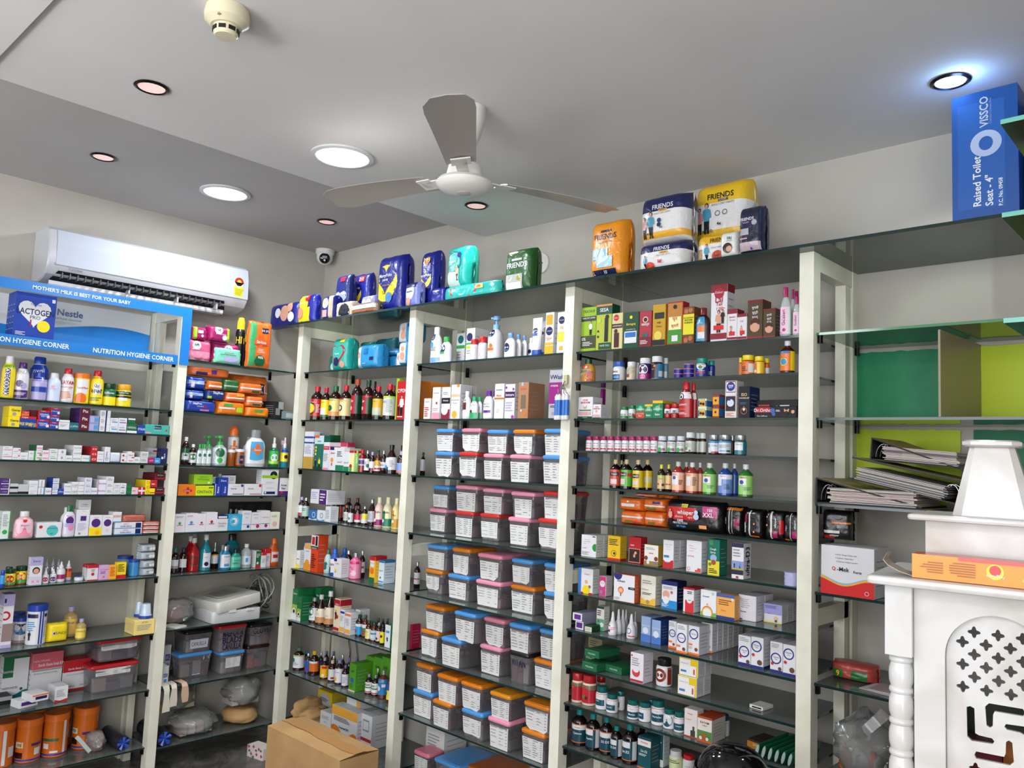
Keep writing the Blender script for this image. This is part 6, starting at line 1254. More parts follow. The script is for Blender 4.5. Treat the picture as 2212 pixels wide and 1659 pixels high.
+lot|small clear rose water bottle with magenta cap|3.149,-.3249,1.9673,.0238,.1256,.0143,0|c:C k:M L:.05,.6,C b:0,1,E0B8D0,.1,.75 V:Gulabari,.6,.25,6A1848,.45 o:.5,.15,.12,M
@second shelf of fifth bay
lot|golden honey-style bottle with red lower corner|2.3196,-.3108,1.8503,.0607,.0895,.0425,0|c:B88830 k:D L:.05,.75,B88830 o:.85,.05,.45,R b:.75,.95,R,.2,.7 t:1kg,.85,.08,W,.4 b:.55,.65,408080,.1,.75 m:.65,.2,.25,D04018 T:BEST,.4,.12,W,.25
+pill|white pill bottle with blue cap and navy label|2.4632,-.3101,1.8503,.0439,.072,.0439,20|c:W k:2050B0 L:.05,.75,W b:0,.4,N,.0,.65 b:.1,.3,b,.2,.6 T:SPASE,.6,.14,N,.3
+pill|white pill bottle with beige label|2.5223,-.3145,1.8503,.0349,.0678,.0349,20|c:C8C4C0 k:W L:.05,.75,C8B898 g:.4,.9,S,5 b:.15,.4,804030,.1,.4
+pill|white pill bottle half hidden|2.525,-.2775,1.8503,.013,.0691,.013,20|c:W k:W
+pill|white pill bottle with purple label|2.5785,-.3102,1.8503,.0436,.0791,.0436,20|c:W k:W L:.03,.8,3A1458 o:.4,.6,.36,W b:0,.35,8C1468 o:.4,.15,.18,E080B0 t:Cal~Gold,.6,.08,N,.4
+pill|white pill bottle with black label|2.6298,-.3102,1.8503,.0436,.0825,.0436,20|c:W k:W L:.03,.8,141420 b:.0,.9,3080A8,.6,1 b:.1,.45,W,.68,.95 o:.4,.75,.08,O t:Joint,.55,.08,W,.3
+pill|white pill bottle with pale blue label|2.6419,-.2742,1.8503,.0197,.0806,.0197,20|c:W k:W L:.03,.8,5A88A8 b:.1,.5,W,.3,.8
+tub|pink lidded navy balm tin, lower|2.7209,-.3145,1.8503,.035,.0163,.035,20|c:1C1C80 k:C07890
+tub|pink lidded navy balm tin, upper|2.7209,-.3145,1.8666,.035,.0163,.035,20|"
+tub|pink lidded navy balm tin in taller stack, bottom|2.7617,-.314,1.8503,.036,.0159,.036,20|"
+tub|pink lidded navy balm tin in taller stack, middle|2.7617,-.314,1.8662,.036,.0159,.036,20|"
+tub|pink lidded navy balm tin in taller stack, top|2.7617,-.314,1.8821,.036,.0159,.036,20|"
+pill|navy balm jar with teal cap, larger|2.8104,-.311,1.8503,.042,.0653,.042,20|c:142C88 k:108878 L:.05,.72,142C88 o:.45,.85,.3,W b:.7,.9,D8D8C0,.15,.8 o:.45,.7,.12,G T:VapoRub,.4,.14,W,.5 b:.2,.3,R,.2,.75
+pill|navy balm jar with teal cap, smaller|2.8263,-.2759,1.8503,.0242,.0608,.0242,20|c:142C88 k:108878 L:.05,.72,142C88 g:.2,.5,W,3
+pill|brown jar with yellow cap, far left|2.9419,-.2866,1.8503,.0149,.0637,.0149,20|c:602008 k:E0C810 L:.05,.7,C86020
+pill|brown jar with yellow cap, largest|2.9804,-.3109,1.8503,.0423,.0663,.0423,20|c:602008 k:E0C810 L:.05,.7,C86020 b:0,1,E0B020,0,.1 b:.1,.8,W,.55,.98 g:.2,.6,r,3,.1,.5
+pill|brown jar with yellow cap, yellow label|3.0219,-.3159,1.8503,.0322,.0595,.0322,20|c:602008 k:E0C810 L:.05,.7,E0B820 b:0,1,C86020,0,.3 b:.1,.3,W,.1,.3
+pill|brown jar with yellow cap, far right|3.0324,-.2852,1.8503,.0176,.0562,.0176,20|c:602008 k:E0C810 L:.05,.7,C86020 b:.1,.6,W,.2,.95
syr|orange labelled tonic bottle with white cap|3.1136,-.3095,1.8503,.0451,.105,.0451,20|c:401808 k:D0D0E0 L:.08,.67,E07018 b:0,1,E0C818,.68,1 b:.88,1,3078B0,0,.65 o:.3,.45,.22,Y o:.3,.45,.18,2888B8 t:TONIC,.65,.06,G,.35
@third shelf of fifth bay
+box|white balm carton with red capitals, larger|2.3273,-.302,1.7098,.0692,.0826,.06,0|c:W T:KESRI,.85,.09,R T:MARHAM,.74,.09,R o:.48,.55,.13,F o:.48,.62,.1,W b:.36,.41,107040,.1,.9 b:.16,.32,D0A0A0,.08,.9 b:0,.1,104828 t:STRONG,.05,.05,W
+box|white balm carton with red capitals, smaller|2.3823,-.307,1.7098,.0372,.0533,.05,0|c:W T:KESRI,.82,.09,R T:MARHAM,.7,.09,R o:.45,.52,.13,F b:.12,.28,D0A0A0,.08,.9 b:0,.08,104828
+box|magenta side of wash carton through the frame|2.2905,-.174,1.7098,.0111,.1285,.02,0|c:8C1878
+pill|green topped balm jar, left|2.498,-.3177,1.7098,.0286,.0431,.0286,20|c:W k:187838 L:.05,.6,W b:0,.3,187838 T:LOCK,.5,.3,K,.4
+pill|green topped balm jar, right|2.5328,-.3185,1.7098,.027,.0477,.027,20|c:W k:187838 L:.05,.6,W b:0,.3,187838 T:LOCK,.5,.3,K,.4 b:.2,.5,C82020,.6,.9
+box|balm carton with green top and red base|2.577,-.317,1.7098,.0357,.0516,.03,0|c:187850 b:0,.45,C04028 o:.5,.7,.25,60B890 T:ZANDU,.62,.14,W t:ULTRA~POWER,.32,.07,W t:Balm,.18,.1,W
+box|small green balm carton|2.6121,-.317,1.7098,.0332,.05,.03,0|c:187850 b:.85,1,D8B820 o:.5,.7,.25,60B890 T:ZANDU,.58,.14,W T:Balm,.22,.14,W
+box|green balm carton with yellow top|2.6498,-.287,1.7098,.0416,.0627,.09,0|c:187850 s:.85,1,D8B820 o:.5,.55,.25,60B890 T:ZANDU,.52,.12,W T:Balm,.22,.12,W o:.7,.72,.08,O
+pill|small red cap balm bottle, left|2.6849,-.3201,1.7098,.0238,.0486,.0238,20|c:A0181C k:C02028 L:.1,.75,A0181C b:.4,.9,W o:.5,.5,.2,K
+pill|small red cap balm bottle, right|2.7122,-.3181,1.7098,.0278,.0511,.0278,20|"
+lot|red liniment bottle with triangle emblem|2.7545,-.317,1.7098,.05,.1253,.03,0|c:801018 k:C02028 L:.03,.72,B0181C b:.74,1,W o:.3,.82,.2,K o:.3,.82,.15,W o:.3,.8,.08,K T:SLOAN'S,.5,.08,W,.4 b:.3,.33,O,.25,.6 g:.1,.2,W,2
+lot|second red liniment bottle behind|2.7676,-.2913,1.7098,.029,.1244,.0174,0|c:801018 k:C02028 L:.03,.72,B0181C b:.74,1,W
+box|small cream balm carton with orange tiger emblem, lower|2.827,-.302,1.7098,.0316,.0327,.06,0|c:2868A0 s:.8,1,C8D8B0 s:0,.2,C8D8B0 b:.2,.8,E09820,.15,.85 o:.3,.5,.14,K o:.6,.45,.16,K o:.2,.9,.05,106030 o:.45,.9,.05,106030 o:.7,.9,.05,106030
+box|small cream balm carton with orange tiger emblem, upper|2.827,-.302,1.7425,.0316,.0327,.06,0|"
+box|small red balm carton with orange tiger emblem, lower|2.8774,-.302,1.7098,.0236,.0391,.06,0|c:2868A0 s:.82,1,802818 s:0,.15,803818 b:.15,.8,E09820,.0,.95 o:.45,.5,.16,K o:.3,.9,.05,90C090 o:.7,.9,.05,90C090
+box|small red balm carton with orange tiger emblem, upper|2.8774,-.302,1.7489,.0236,.0391,.06,0|"
+box|cream carton with indigo oval and diamond|2.9306,-.307,1.7098,.0412,.1233,.05,0|c:D8D0C8 b:.68,.98,702830,.08,.92 b:.7,.96,D0D0E0,.11,.89 o:.5,.84,.36,203080 T:पूर्व,.84,.09,W b:.6,.66,W,.1,.9 b:.18,.58,2C1C28,.08,.92 o:.5,.4,.3,C8D0E0 o:.4,.5,.12,203080 g:.04,.14,B06848,3
+box|black and navy carton with gold letters|2.9784,-.297,1.7098,.0388,.1026,.07,0|c:101018 c2:102858 T:ISO,.74,.1,C8B878 t:PAINRELIEF,.63,.05,W g:.42,.5,4060A0,2 m:.5,.12,.26,W r:.5,.22,.3,A05020
+box|long black cream carton with bearded man|3.0846,-.312,1.7098,.1396,.0365,.04,0|c:100C10 b:.45,.9,A82028,.02,.38 T:Dr.Ortho,.66,.3,W,.2 o:.44,.6,.06,4060A8 o:.47,.3,.04,4060A8 g:.5,.7,W,2,.52,.64 o:.77,.65,.06,F o:.77,.85,.05,K o:.77,.42,.04,K o:.92,.5,.04,F t:Pain~Stiffness,.15,.13,W,.2
+box|second long black carton lying on top|3.0722,-.274,1.71,.1388,.0597,.04,0|c:100C10 b:.2,.75,B84038,.05,.32 T:डॉ.~ऑर्थो,.48,.3,W,.18 o:.4,.5,.05,4060A8 b:.3,.7,208050,.48,.53 g:.35,.75,W,3,.58,.82 o:.92,.5,.05,D09080
@fourth shelf of fifth bay
+pill|white pill bottle with magenta cap, leftmost|2.3433,-.3184,1.5883,.0272,.0545,.0272,20|c:W k:A01858 L:.05,.72,W g:.6,.8,S,1 t:Thyronorm,.45,.14,C82050 b:.1,.25,R,.15,.8
+pill|white pill bottle with magenta cap, second from left|2.3772,-.3185,1.5883,.027,.0548,.027,20|"
+pill|white pill bottle with magenta cap, third from left|2.4107,-.3186,1.5883,.0268,.0552,.0268,20|"
+pill|white pill bottle with magenta cap, fourth from left|2.4436,-.3187,1.5883,.0266,.0556,.0266,20|"
+pill|white pill bottle with magenta cap, fifth from left|2.476,-.3188,1.5883,.0264,.0559,.0264,20|"
+pill|white pill bottle with magenta cap, sixth from left|2.508,-.3189,1.5883,.0262,.0563,.0262,20|"
+pill|white pill bottle with magenta cap, seventh from left|2.5395,-.319,1.5883,.026,.0567,.026,20|"
+pill|white pill bottle with magenta cap, eighth from left|2.5705,-.3191,1.5883,.0258,.057,.0258,20|"
+pill|white pill bottle with magenta cap, ninth from left|2.6011,-.3192,1.5883,.0256,.0574,.0256,20|"
+pill|white pill bottle with magenta cap, rightmost|2.6313,-.3193,1.5883,.0254,.0577,.0254,20|"
+pill|dark pill bottle with white cap, leftmost|2.6636,-.3162,1.5883,.0316,.059,.0316,20|c:140818 k:C8D0D8 L:.08,.68,C8CCC8 o:.3,.2,.2,g b:.1,.35,A05080,.5,.8 g:.6,.9,S,2
+pill|dark pill bottle with white cap, second from left|2.7011,-.3164,1.5883,.0313,.0595,.0313,20|"
+pill|dark pill bottle with white cap, rightmost|2.7379,-.3165,1.5883,.031,.0599,.031,20|"
+pill|larger dark pill bottle with white cap|2.7744,-.3149,1.5883,.0342,.0732,.0342,20|c:301408 k:C8D0D0 L:.1,.6,B8BCB4 o:.15,.3,.15,g o:.5,.1,.08,K g:.4,.8,S,4
+pill|larger dark pill bottle with white cap, further back, leftmost|2.7845,-.2841,1.5883,.0234,.0726,.0234,20|c:301408 k:C8D0D0 L:.1,.6,B8BCB4
+pill|larger dark pill bottle with white cap, further back, rightmost|2.809,-.2924,1.5883,.0232,.0726,.0232,20|"
+pill|brown pill bottle, silver cap, white red label|2.8626,-.3144,1.5883,.0353,.0658,.0353,20|c:300C18 k:s L:.08,.7,C8D0D8 s:.82,1,3080B0 b:.0,.12,A82038,.35,1 b:.45,.7,S,.1,.25 t:Telma,.6,.12,K,.6
+pill|brown pill bottle, silver cap, white blue label|2.9018,-.3113,1.5883,.0414,.0664,.0414,20|c:300C18 k:s L:.08,.7,C8D0D8 s:.85,1,3080B0 b:.12,.25,70A0D0,.2,.6 b:.1,.25,306030,.65,.9 g:.4,.7,S,3
+pill|brown pill bottle half hidden|2.9122,-.2805,1.5883,.0162,.0661,.0162,20|c:300C18 k:s
+pill|amber pill bottle with teal label|2.9587,-.3129,1.5883,.0383,.0658,.0383,20|c:502808 k:s L:.05,.7,107080 b:.3,.9,W,.05,.7 t:OsmoCal,.75,.1,K,.4
@fifth shelf of fifth bay
+syr|dark bottle with coral label|2.4629,-.3124,1.4543,.0393,.1055,.0393,20|c:140608 k:B8A878 L:.1,.65,C84838 b:.6,.85,401020,.1,.85 T:ToneX,.72,.1,W b:.1,.4,C8B8B8,.2,.7
+syr|dark bottle with bright green label|2.5115,-.3114,1.4543,.0411,.107,.0411,20|c:140608 k:B8A878 L:.1,.65,50A830 b:.6,.85,401020,.05,.6 T:ToneX,.72,.1,W,.3 b:.6,.8,C02020,.65,.98 b:.1,.45,C8B8B8,.1,.5
+syr|dark bottle with yellow label, left|2.5622,-.3121,1.4543,.0398,.1072,.0398,20|c:140608 k:B8A878 L:.08,.64,D8B818 b:.55,.8,401020,.05,.65 T:ToneX,.68,.1,W,.35 b:.15,.4,C8B8B8,.15,.6
+syr|dark bottle with yellow label, right|2.5744,-.2714,1.4543,.0375,.1087,.0375,20|c:140608 k:B8A878 L:.08,.64,D8B818 b:.3,.65,C8C090,.2,.95
+syr|dark bottle between the coral and green ones|2.442,-.2452,1.4543,.0176,.1045,.0176,20|c:140608 k:B8A878
+syr|maroon bottle with tan label, yellow green cap|2.6633,-.3179,1.4543,.027,.0938,.0281,20|c:200808 k:C8C020 L:.1,.6,C8B078 b:.9,1,l o:.25,.35,.1,R o:.75,.3,.15,304068 t:Neeri,.75,.08,K
+syr|maroon bottle with tan label, second|2.6889,-.3118,1.4543,.0233,.0948,.0245,20|c:200808 k:C8C020 L:.1,.6,C8B078 b:.3,.4,R,.2,.8
+syr|clear cough bottle with peach label, left|2.7268,-.3111,1.4543,.0418,.1061,.0418,20|c:903028 k:B8BCB0 L:.08,.65,E8B090 b:.85,1,D8C0C0 t:ZEDEX,.9,.08,R,.3 b:.3,.8,W,.05,.55 o:.3,.7,.12,4050A0 g:.3,.6,A,5,.6,.9
+syr|clear cough bottle with peach label, rear|2.7339,-.2704,1.4543,.0272,.1061,.0272,20|c:903028 k:B8BCB0 L:.08,.65,E8B090
+syr|clear cough bottle with peach label, right|2.7822,-.3123,1.4543,.0393,.1052,.0393,20|c:903028 k:C8CCCC L:.08,.65,E8B090 t:ZEDEX,.9,.08,R,.3 b:.3,.8,W,.05,.45 g:.3,.8,A,7,.55,.9
+syr|clear cough bottle with peach label, half hidden|2.7946,-.2825,1.4543,.023,.1051,.023,20|c:903028 k:C8CCCC L:.08,.65,E8B090
+syr|clear bottle with green cough label, left|2.8466,-.3095,1.4543,.045,.1056,.045,20|c:307030 k:C0C4B8 L:.08,.65,90C868 T:ZEDEX,.9,.09,R,.4 b:.5,.85,W,.1,.6 o:.35,.65,.12,304890 g:.2,.4,G,4,.4,.9
+syr|clear bottle with blue cough label, front|2.9044,-.3094,1.4543,.0451,.1068,.0451,20|c:204088 k:C0C4BC L:.08,.65,6888C8 b:.75,1,D0D4E0 T:ZEDEXplus,.9,.07,R,.4 b:.4,.75,W,.05,.35 g:.2,.5,N,5,.45,.9
+syr|clear bottle with blue cough label, rear|2.9178,-.273,1.4543,.0239,.1068,.0239,20|c:204088 k:C0C4BC L:.08,.65,3858A0
+syr|clear bottle with green cough label, right|2.9773,-.309,1.4543,.046,.1055,.046,20|c:306828 k:C8C8D4 L:.08,.65,90C868 T:ZEDEXSF,.9,.08,R,.4 b:.5,.85,W,.1,.55 o:.3,.65,.12,304890 g:.2,.4,G,4,.4,.9
@sixth shelf of fifth bay
+pak|orange pad pack, lower left|2.511,-.244,1.3268,.1028,.0486,.08,0|c:D86820 b:.5,.62,W b:.15,.3,506818,.25,.6 b:.1,.3,C03018,.6,.95
+pak|orange pad pack, lower right|2.6085,-.244,1.3268,.0901,.0528,.08,0|c:D86820 b:.45,.58,W b:.15,.3,506818,.25,.6
+pak|orange pad pack, middle left|2.5036,-.239,1.3756,.1068,.047,.09,0|c:D06418 b:.3,.55,W,.15,.75 b:.65,.8,W,.4,.5
+pak|orange pad pack, middle right|2.6057,-.239,1.3794,.0959,.0473,.09,0|c:D06418 b:.35,.47,W b:.6,.8,203070,.5,.85 b:.1,.25,506818,.2,.65
+pak|orange pad pack on the top, left|2.5497,-.214,1.4273,.0992,.015,.08,0|c:C05818 b:.35,.5,W b:.1,.3,V,.2,.5
+pak|orange pad pack on the top, right|2.6369,-.214,1.4273,.0744,.015,.08,0|c:C05818 b:.2,.5,506818,.2,.5
+pak|large black pad pack with red banner|2.7882,-.277,1.3268,.2254,.1029,.11,0|c:0C0A0C b:.35,.8,B81820,.02,.6 T:whisper,.6,.2,W,.4 t:choice,.47,.09,W,.28 t:nights,.45,.08,W,.5 b:.8,.92,D8D020,.32,.44 t:NEW,.86,.08,K,.38 T:100%,.33,.09,W,.32 t:PROTECTION,.24,.07,W,.32 T:All~Night,.12,.1,4890D0,.34 m:.12,.15,.6,F b:.5,.88,B02070,.73,.98 T:150,.76,.1,W,.88 T:XXL,.6,.15,W,.85 o:.62,.5,.05,A8C0D8 o:.62,.65,.035,A8C0D8 b:.1,.22,E09860,.68,.82
+pak|black pad pack behind, orange top|2.9331,-.269,1.3268,.0633,.0941,.09,0|c:100C0C b:.9,1,C87020 b:0,1,B8B8B8,.25,.3 b:0,1,B8B8B8,.45,.48 b:.3,.6,8C1850,.6,.9 V:whisper,.5,.12,W,.08
+pak|black pad pack with white seam, left|3.0132,-.292,1.3268,.0668,.0909,.08,-6|c:100C0C b:.0,1,C8C8C8,.32,.4 b:.5,.85,8C1850,.02,.2 V:whisper,.35,.16,W,.12 o:.65,.5,.05,E09070 o:.65,.2,.05,E09070 b:0,.06,D87818,.4,.9
+pak|black pad pack with white seam, middle|3.0799,-.292,1.3268,.0638,.0919,.08,5|c:100C0C b:0,1,C8C8C8,.3,.4 V:whisper,.6,.16,W,.6 b:.05,.3,A02060,.45,.7 b:.2,.7,B81820,.8,1 o:.12,.8,.05,E09070 o:.12,.5,.05,E09070
+pak|black pad pack with white seam, right|3.14,-.292,1.3268,.0554,.0911,.08,-4|c:100C0C b:0,1,C8C8C8,.45,.5 V:whisper,.6,.16,W,.8 b:.1,.35,A02060,.6,.9 V:Night,.45,.14,8090C0,.25 b:0,.06,D87818,0,.4
@seventh shelf of fifth bay
+box|white drops carton with green semicircle, front|2.3558,-.2979,1.1948,.0694,.0804,.045,0|c:W o:.95,.45,.2,208830 t:Hydroxyzine,.78,.055,S,.4 t:Hydrochloride,.69,.055,S,.42 t:Drops,.6,.055,S,.25 t:Atarax,.4,.05,G,.25 g:.08,.25,S,3,.05,.6 b:.92,.96,N,.75,.95
+box|white drops carton with green semicircle, second back|2.3558,-.2509,1.1948,.0694,.0804,.045,0|"
+box|yellow nasal drops carton with red base|2.4635,-.29,1.1948,.056,.087,.04,0|c:D8B018 s:0,.08,B82018 g:.6,.88,K,4 o:.5,.28,.2,K o:.5,.28,.17,D8B018 o:.55,.28,.08,K
+box|crimson carton with crawling baby|2.558,-.2958,1.1948,.0518,.0918,.04,0|c:A81420 T:calpol,.68,.07,W,.3 b:.03,.56,C8A080,.04,.96 b:.05,.54,301810,.07,.93 m:.5,.1,.3,F o:.6,.4,.1,F
+box|white and gold carton with animals|2.6301,-.304,1.1948,.0586,.0722,.03,0|c:D8D4D0 c2:A88820 g:.75,.88,S,2 T:almivit,.6,.07,B82028 o:.45,.3,.2,W o:.15,.35,.13,703818 o:.85,.35,.13,703818 b:0,.22,907040 o:.3,.15,.1,W o:.8,.12,.08,4878B0
+box|white suspension carton with blue base, front|2.7002,-.3013,1.1948,.0416,.0956,.04,0|c:W b:0,.22,2070B0 w:.24,.06,B82028 t:Cefixime~Oral,.84,.04,S t:Suspension,.76,.04,S t:100~mg/5~ml,.67,.04,S b:.38,.46,4070A0,.1,.6
+box|white suspension carton with blue base, second back|2.7002,-.2593,1.1948,.0416,.0956,.04,0|"
+box|white suspension carton with red corner triangle|2.8034,-.3077,1.1948,.0575,.1038,.04,0|c:W t:Cefixime,.83,.035,C84040,.3 t:Oral~Suspension,.75,.035,C84040,.42 t:50~mg/5~ml,.67,.035,C84040,.35 t:CEFZINE,.5,.045,C82858,.3 b:.02,.08,D04038,.6,.98 b:.08,.14,D04038,.75,.98 r:.18,.1,.1,C02858
+box|green and yellow cough syrup carton|2.8802,-.3088,1.1948,.0422,.1157,.05,0|c:0C6858 b:0,.4,D8C830 T:Cough,.72,.07,W,.45 T:Syrup,.63,.07,W,.45 o:.3,.9,.2,388048 o:.5,.48,.28,90A8C8 o:.5,.36,.2,A04828 o:.2,.3,.12,388048 g:.05,.2,K,3
+box|white vitamin syrup carton with wheat field picture|2.9671,-.3124,1.1948,.0412,.1124,.05,0|c:W b:.88,1,282048 b:.15,.45,A8A040 b:.3,.5,8090C0 b:.12,.25,202038 g:.6,.85,S,3 t:ultra-cal,.72,.045,S m:.25,.3,.15,K m:.7,.3,.15,b b:.02,.08,R,.4,.6 z:ultra-D3,.5,.35,K
+tub:round_tin:tin|round lilac tin, bottom|3.1352,-.3108,1.1948,.0463,.0133,.0463,20|c:A8A8D0 k:B8B8E0
+tub:round_tin:tin|round lilac tin, middle|3.1352,-.3108,1.2081,.0463,.0133,.0463,20|"
+tub:round_tin:tin|round lilac tin, top|3.1352,-.3108,1.2214,.0463,.0133,.0463,20|"
@eighth shelf of fifth bay
+box|white carton with blue edge and yellow hill|2.3422,-.2942,1.0583,.0677,.0916,.04,0|c:W c2:C8CCC8 b:0,1,3878C0,0,.2 b:0,.06,R,.2,1 o:.55,.15,.25,E0C818 t:emaset,.78,.05,R,.6 o:.55,.48,.1,E0A060 o:.8,.3,.08,A05040
+box|pink carton with white drop|2.413,-.2835,1.0583,.0309,.0716,.04,0|c:C03878 c2:D0C8CC o:.5,.62,.38,W t:Aplevan,.65,.06,R o:.35,.2,.2,907888
+box|white carton with orange-haired child figure|2.5327,-.3223,1.0583,.0906,.0952,.03,0|c:W c2:C05028 o:.2,.97,.2,202870 T:Advent,.75,.09,303048,.35 b:.48,.57,201840,.7,1 t:31.4mg,.53,.05,W,.86 o:.35,.42,.13,D06828 o:.35,.4,.09,E0B090 m:.35,.2,.15,B82028 g:.05,.15,S,3,.05,.35
+box|cream carton with orange wave base|2.6167,-.2925,1.0583,.0612,.1003,.04,0|c:D8D4C8 b:0,.15,E0B040 w:.18,.07,E0B040 t:Colimex,.52,.06,B84030,.3 g:.7,.85,S,2 g:.33,.42,K,2 o:.5,.1,.12,A88838
+box|navy and white carton with smiling baby|2.7017,-.2806,1.0583,.0624,.0921,.06,0|c:W c2:081040 b:.85,1,102060 b:0,.3,2080C0 o:.3,.5,.22,F o:.3,.3,.2,W o:.65,.6,.08,C84878 g:.7,.8,S,2 g:.05,.18,W,3,.05,.5
+box|white and red carton with tooth character face|2.7791,-.2804,1.0583,.0405,.0805,.07,0|c:W s:.93,1,B02028 b:0,.5,C82830,.2,1 o:.6,.5,.25,W o:.55,.5,.04,K o:.68,.5,.04,K g:.75,.88,K,2,.4,.95
+box|white carton with rainbow and green meadow|2.8547,-.3027,1.0583,.0577,.0835,.03,0|c:D8DCE0 b:0,.15,70A850 o:.45,.15,.35,D07060 o:.45,.13,.3,E0C860 o:.45,.11,.25,D8DCE0 T:Domstal,.75,.06,202860,.35 o:.45,.45,.06,E0A030 r:.8,.88,.06,K
+box|orange carton with blue borders|2.9187,-.3057,1.0583,.0647,.0789,.03,0|c:E0A050 b:.88,1,3858A0 b:0,.12,203878 g:.55,.8,804820,3 t:Maxtra,.35,.06,B84020,.4 o:.88,.83,.07,W
+box|white drops carton with four lines of print, front|2.9723,-.2483,1.0583,.0618,.0801,.06,0|c:D8D4DC t:Paracetamol+,.84,.045,404060,.35 t:Phenylephrine,.76,.045,404060,.35 t:Hydrochloride+,.68,.045,404060,.38 t:Chlorpheniramine,.6,.045,404060,.43 t:Maleate~Drops,.52,.045,404060,.36 T:Sinarest,.35,.06,104868,.3 b:.03,.07,N,.1,.25
+box|white drops carton with four lines of print, second back|2.9723,-.1863,1.0583,.0618,.0801,.06,0|"
+box|lilac drops carton with cartoon baby, front|3.0407,-.2173,1.0583,.0606,.0585,.04,0|c:W b:.45,1,9898D0 g:.75,.92,404080,4,.08,.8 t:Maxtra,.48,.05,N,.3 o:.68,.25,.12,E0B088 b:0,.12,D8D090 b:.05,.18,304878,.62,.75
+box|lilac drops carton with cartoon baby, second back|3.0407,-.1753,1.0583,.0606,.0585,.04,0|"
+box|lilac drops carton with cartoon baby, third back|3.0407,-.1333,1.0583,.0606,.0585,.04,0|"
@ninth shelf of fifth bay
+box|purple and white tube carton, lower|2.3264,-.2771,.9253,.0392,.0318,.09,0|c:W c2:8888A0 b:.2,.8,5A2880,.15,.85
+box|purple and white tube carton, upper|2.3233,-.272,.9573,.0459,.0296,.12,0|c:W c2:8888A0 b:.2,.8,5A2880,.2,.85
+box|small dark green and cream carton|2.3685,-.2973,.9253,.0334,.0215,.05,0|c:104028 b:0,.8,C8C8B0,.03,.97 g:.2,.6,S,2
+box|white carton with green lower half|2.3824,-.2528,.9253,.0347,.0881,.035,0|c:D8D4CC b:0,.48,50A078 g:.6,.85,K,3 b:.9,1,104028 o:.3,.38,.12,R o:.75,.25,.25,D8D4CC
+noz|white nasal spray bottle, front|2.4548,-.29,.9253,.0317,.0829,.0317,20|c:D8D8DC k:W L:.1,.5,D8D8DC b:.1,.8,303050,.1,.35 g:.3,.7,P,2,.4,.9
+noz|white nasal spray bottle, second in row|2.4582,-.2593,.9253,.0257,.0882,.0257,20|c:D0D0D4 k:W L:.1,.5,D8D8DC b:.1,.8,303050,.1,.35
+noz|white nasal spray bottle, third in row|2.4581,-.2325,.9253,.024,.0845,.024,20|c:C8C8CC k:C8D0D0
+noz|white nasal spray bottle, last in row|2.453,-.2047,.9253,.0186,.081,.0186,20|c:C0C0C4 k:C8D0D0
+noz|nasal spray bottle with navy ring label|2.5309,-.2826,.9253,.033,.0852,.033,20|c:W k:W L:.1,.55,W r:.35,.5,.24,202878 b:0,.08,R,.3,.9
+noz|nasal spray bottle behind the ring one|2.5287,-.2556,.9253,.017,.0908,.017,20|c:C8C8CC k:S
+box|blue and white nasal drop carton, left|2.5974,-.2569,.9253,.0384,.0881,.07,0|c:90A8D0 b:0,.3,4870B8 t:Nasivion,.65,.08,W o:.5,.45,.3,D0D8E8
+box|blue and white nasal drop carton, right, front|2.6408,-.2666,.9253,.038,.0831,.05,0|c:90A8D0 c2:203C80 b:0,.3,4870B8 t:Nasivion,.65,.08,W o:.5,.4,.3,D0D8E8
+box|blue and white nasal drop carton, right, second back|2.6408,-.2146,.9253,.038,.0831,.05,0|"
+box|white nasal spray carton with navy ring, lower ring|2.707,-.2586,.9253,.0309,.0901,.07,0|c:W b:0,.07,E07028 r:.5,.55,.42,202878 t:Otrivin,.55,.05,N g:.8,.95,S,3 b:.2,.27,E07028,.05,.5 o:.7,.15,.15,704030
+box|white nasal spray carton with navy ring, second|2.7656,-.2964,.9253,.0393,.0944,.07,0|c:W b:0,.07,E07028 r:.5,.52,.42,202878 t:Otrivin,.52,.05,N g:.8,.95,S,3 b:.2,.27,E07028,.05,.4 o:.75,.15,.15,704030
+box|white nasal spray carton with navy ring, third|2.8058,-.2867,.9253,.0401,.0931,.07,0|c:W b:0,.07,E07028 r:.5,.72,.42,202878 t:Otrivin,.72,.05,N b:.32,.38,E07028,.05,.4 o:.75,.2,.15,704030 g:.2,.28,S,2,.05,.5
+box|white nasal spray carton with navy ring, fourth, front|2.8136,-.2327,.9253,.0407,.0963,.034,0|c:W b:0,.07,E07028 r:.4,.72,.42,202878 t:Otrivin,.72,.05,N,.4 b:.35,.41,E07028,.05,.35 o:.7,.2,.15,704030
+box|white nasal spray carton with navy ring, fourth, second back|2.814,-.1967,.9253,.0407,.0962,.034,0|"
+box|white nasal spray carton with navy ring, fourth, third back|2.8145,-.1607,.9253,.0407,.0962,.034,0|"
+box|white nasal spray carton with navy ring, fourth, fourth back|2.8149,-.1247,.9253,.0407,.0962,.034,0|"
+box|white nasal spray carton with navy ring, fourth, fifth back|2.8153,-.0887,.9253,.0406,.0962,.034,0|"
+box|white nasal spray carton with navy ring, fourth, sixth back|2.8157,-.0527,.9253,.0406,.0961,.034,0|"
+box|white oxy nasal spray carton, first, front|2.9802,-.278,.9253,.0422,.0911,.06,0|c:W s:0,.08,202878 r:.48,.46,.42,202878 t:Otrivin,.5,.05,N t:Oxy,.43,.05,N o:.2,.28,.12,B82838 g:.8,.95,S,3 o:.8,.14,.14,604030
+box|white oxy nasal spray carton, first, second back|2.9802,-.216,.9253,.0422,.0911,.06,0|"
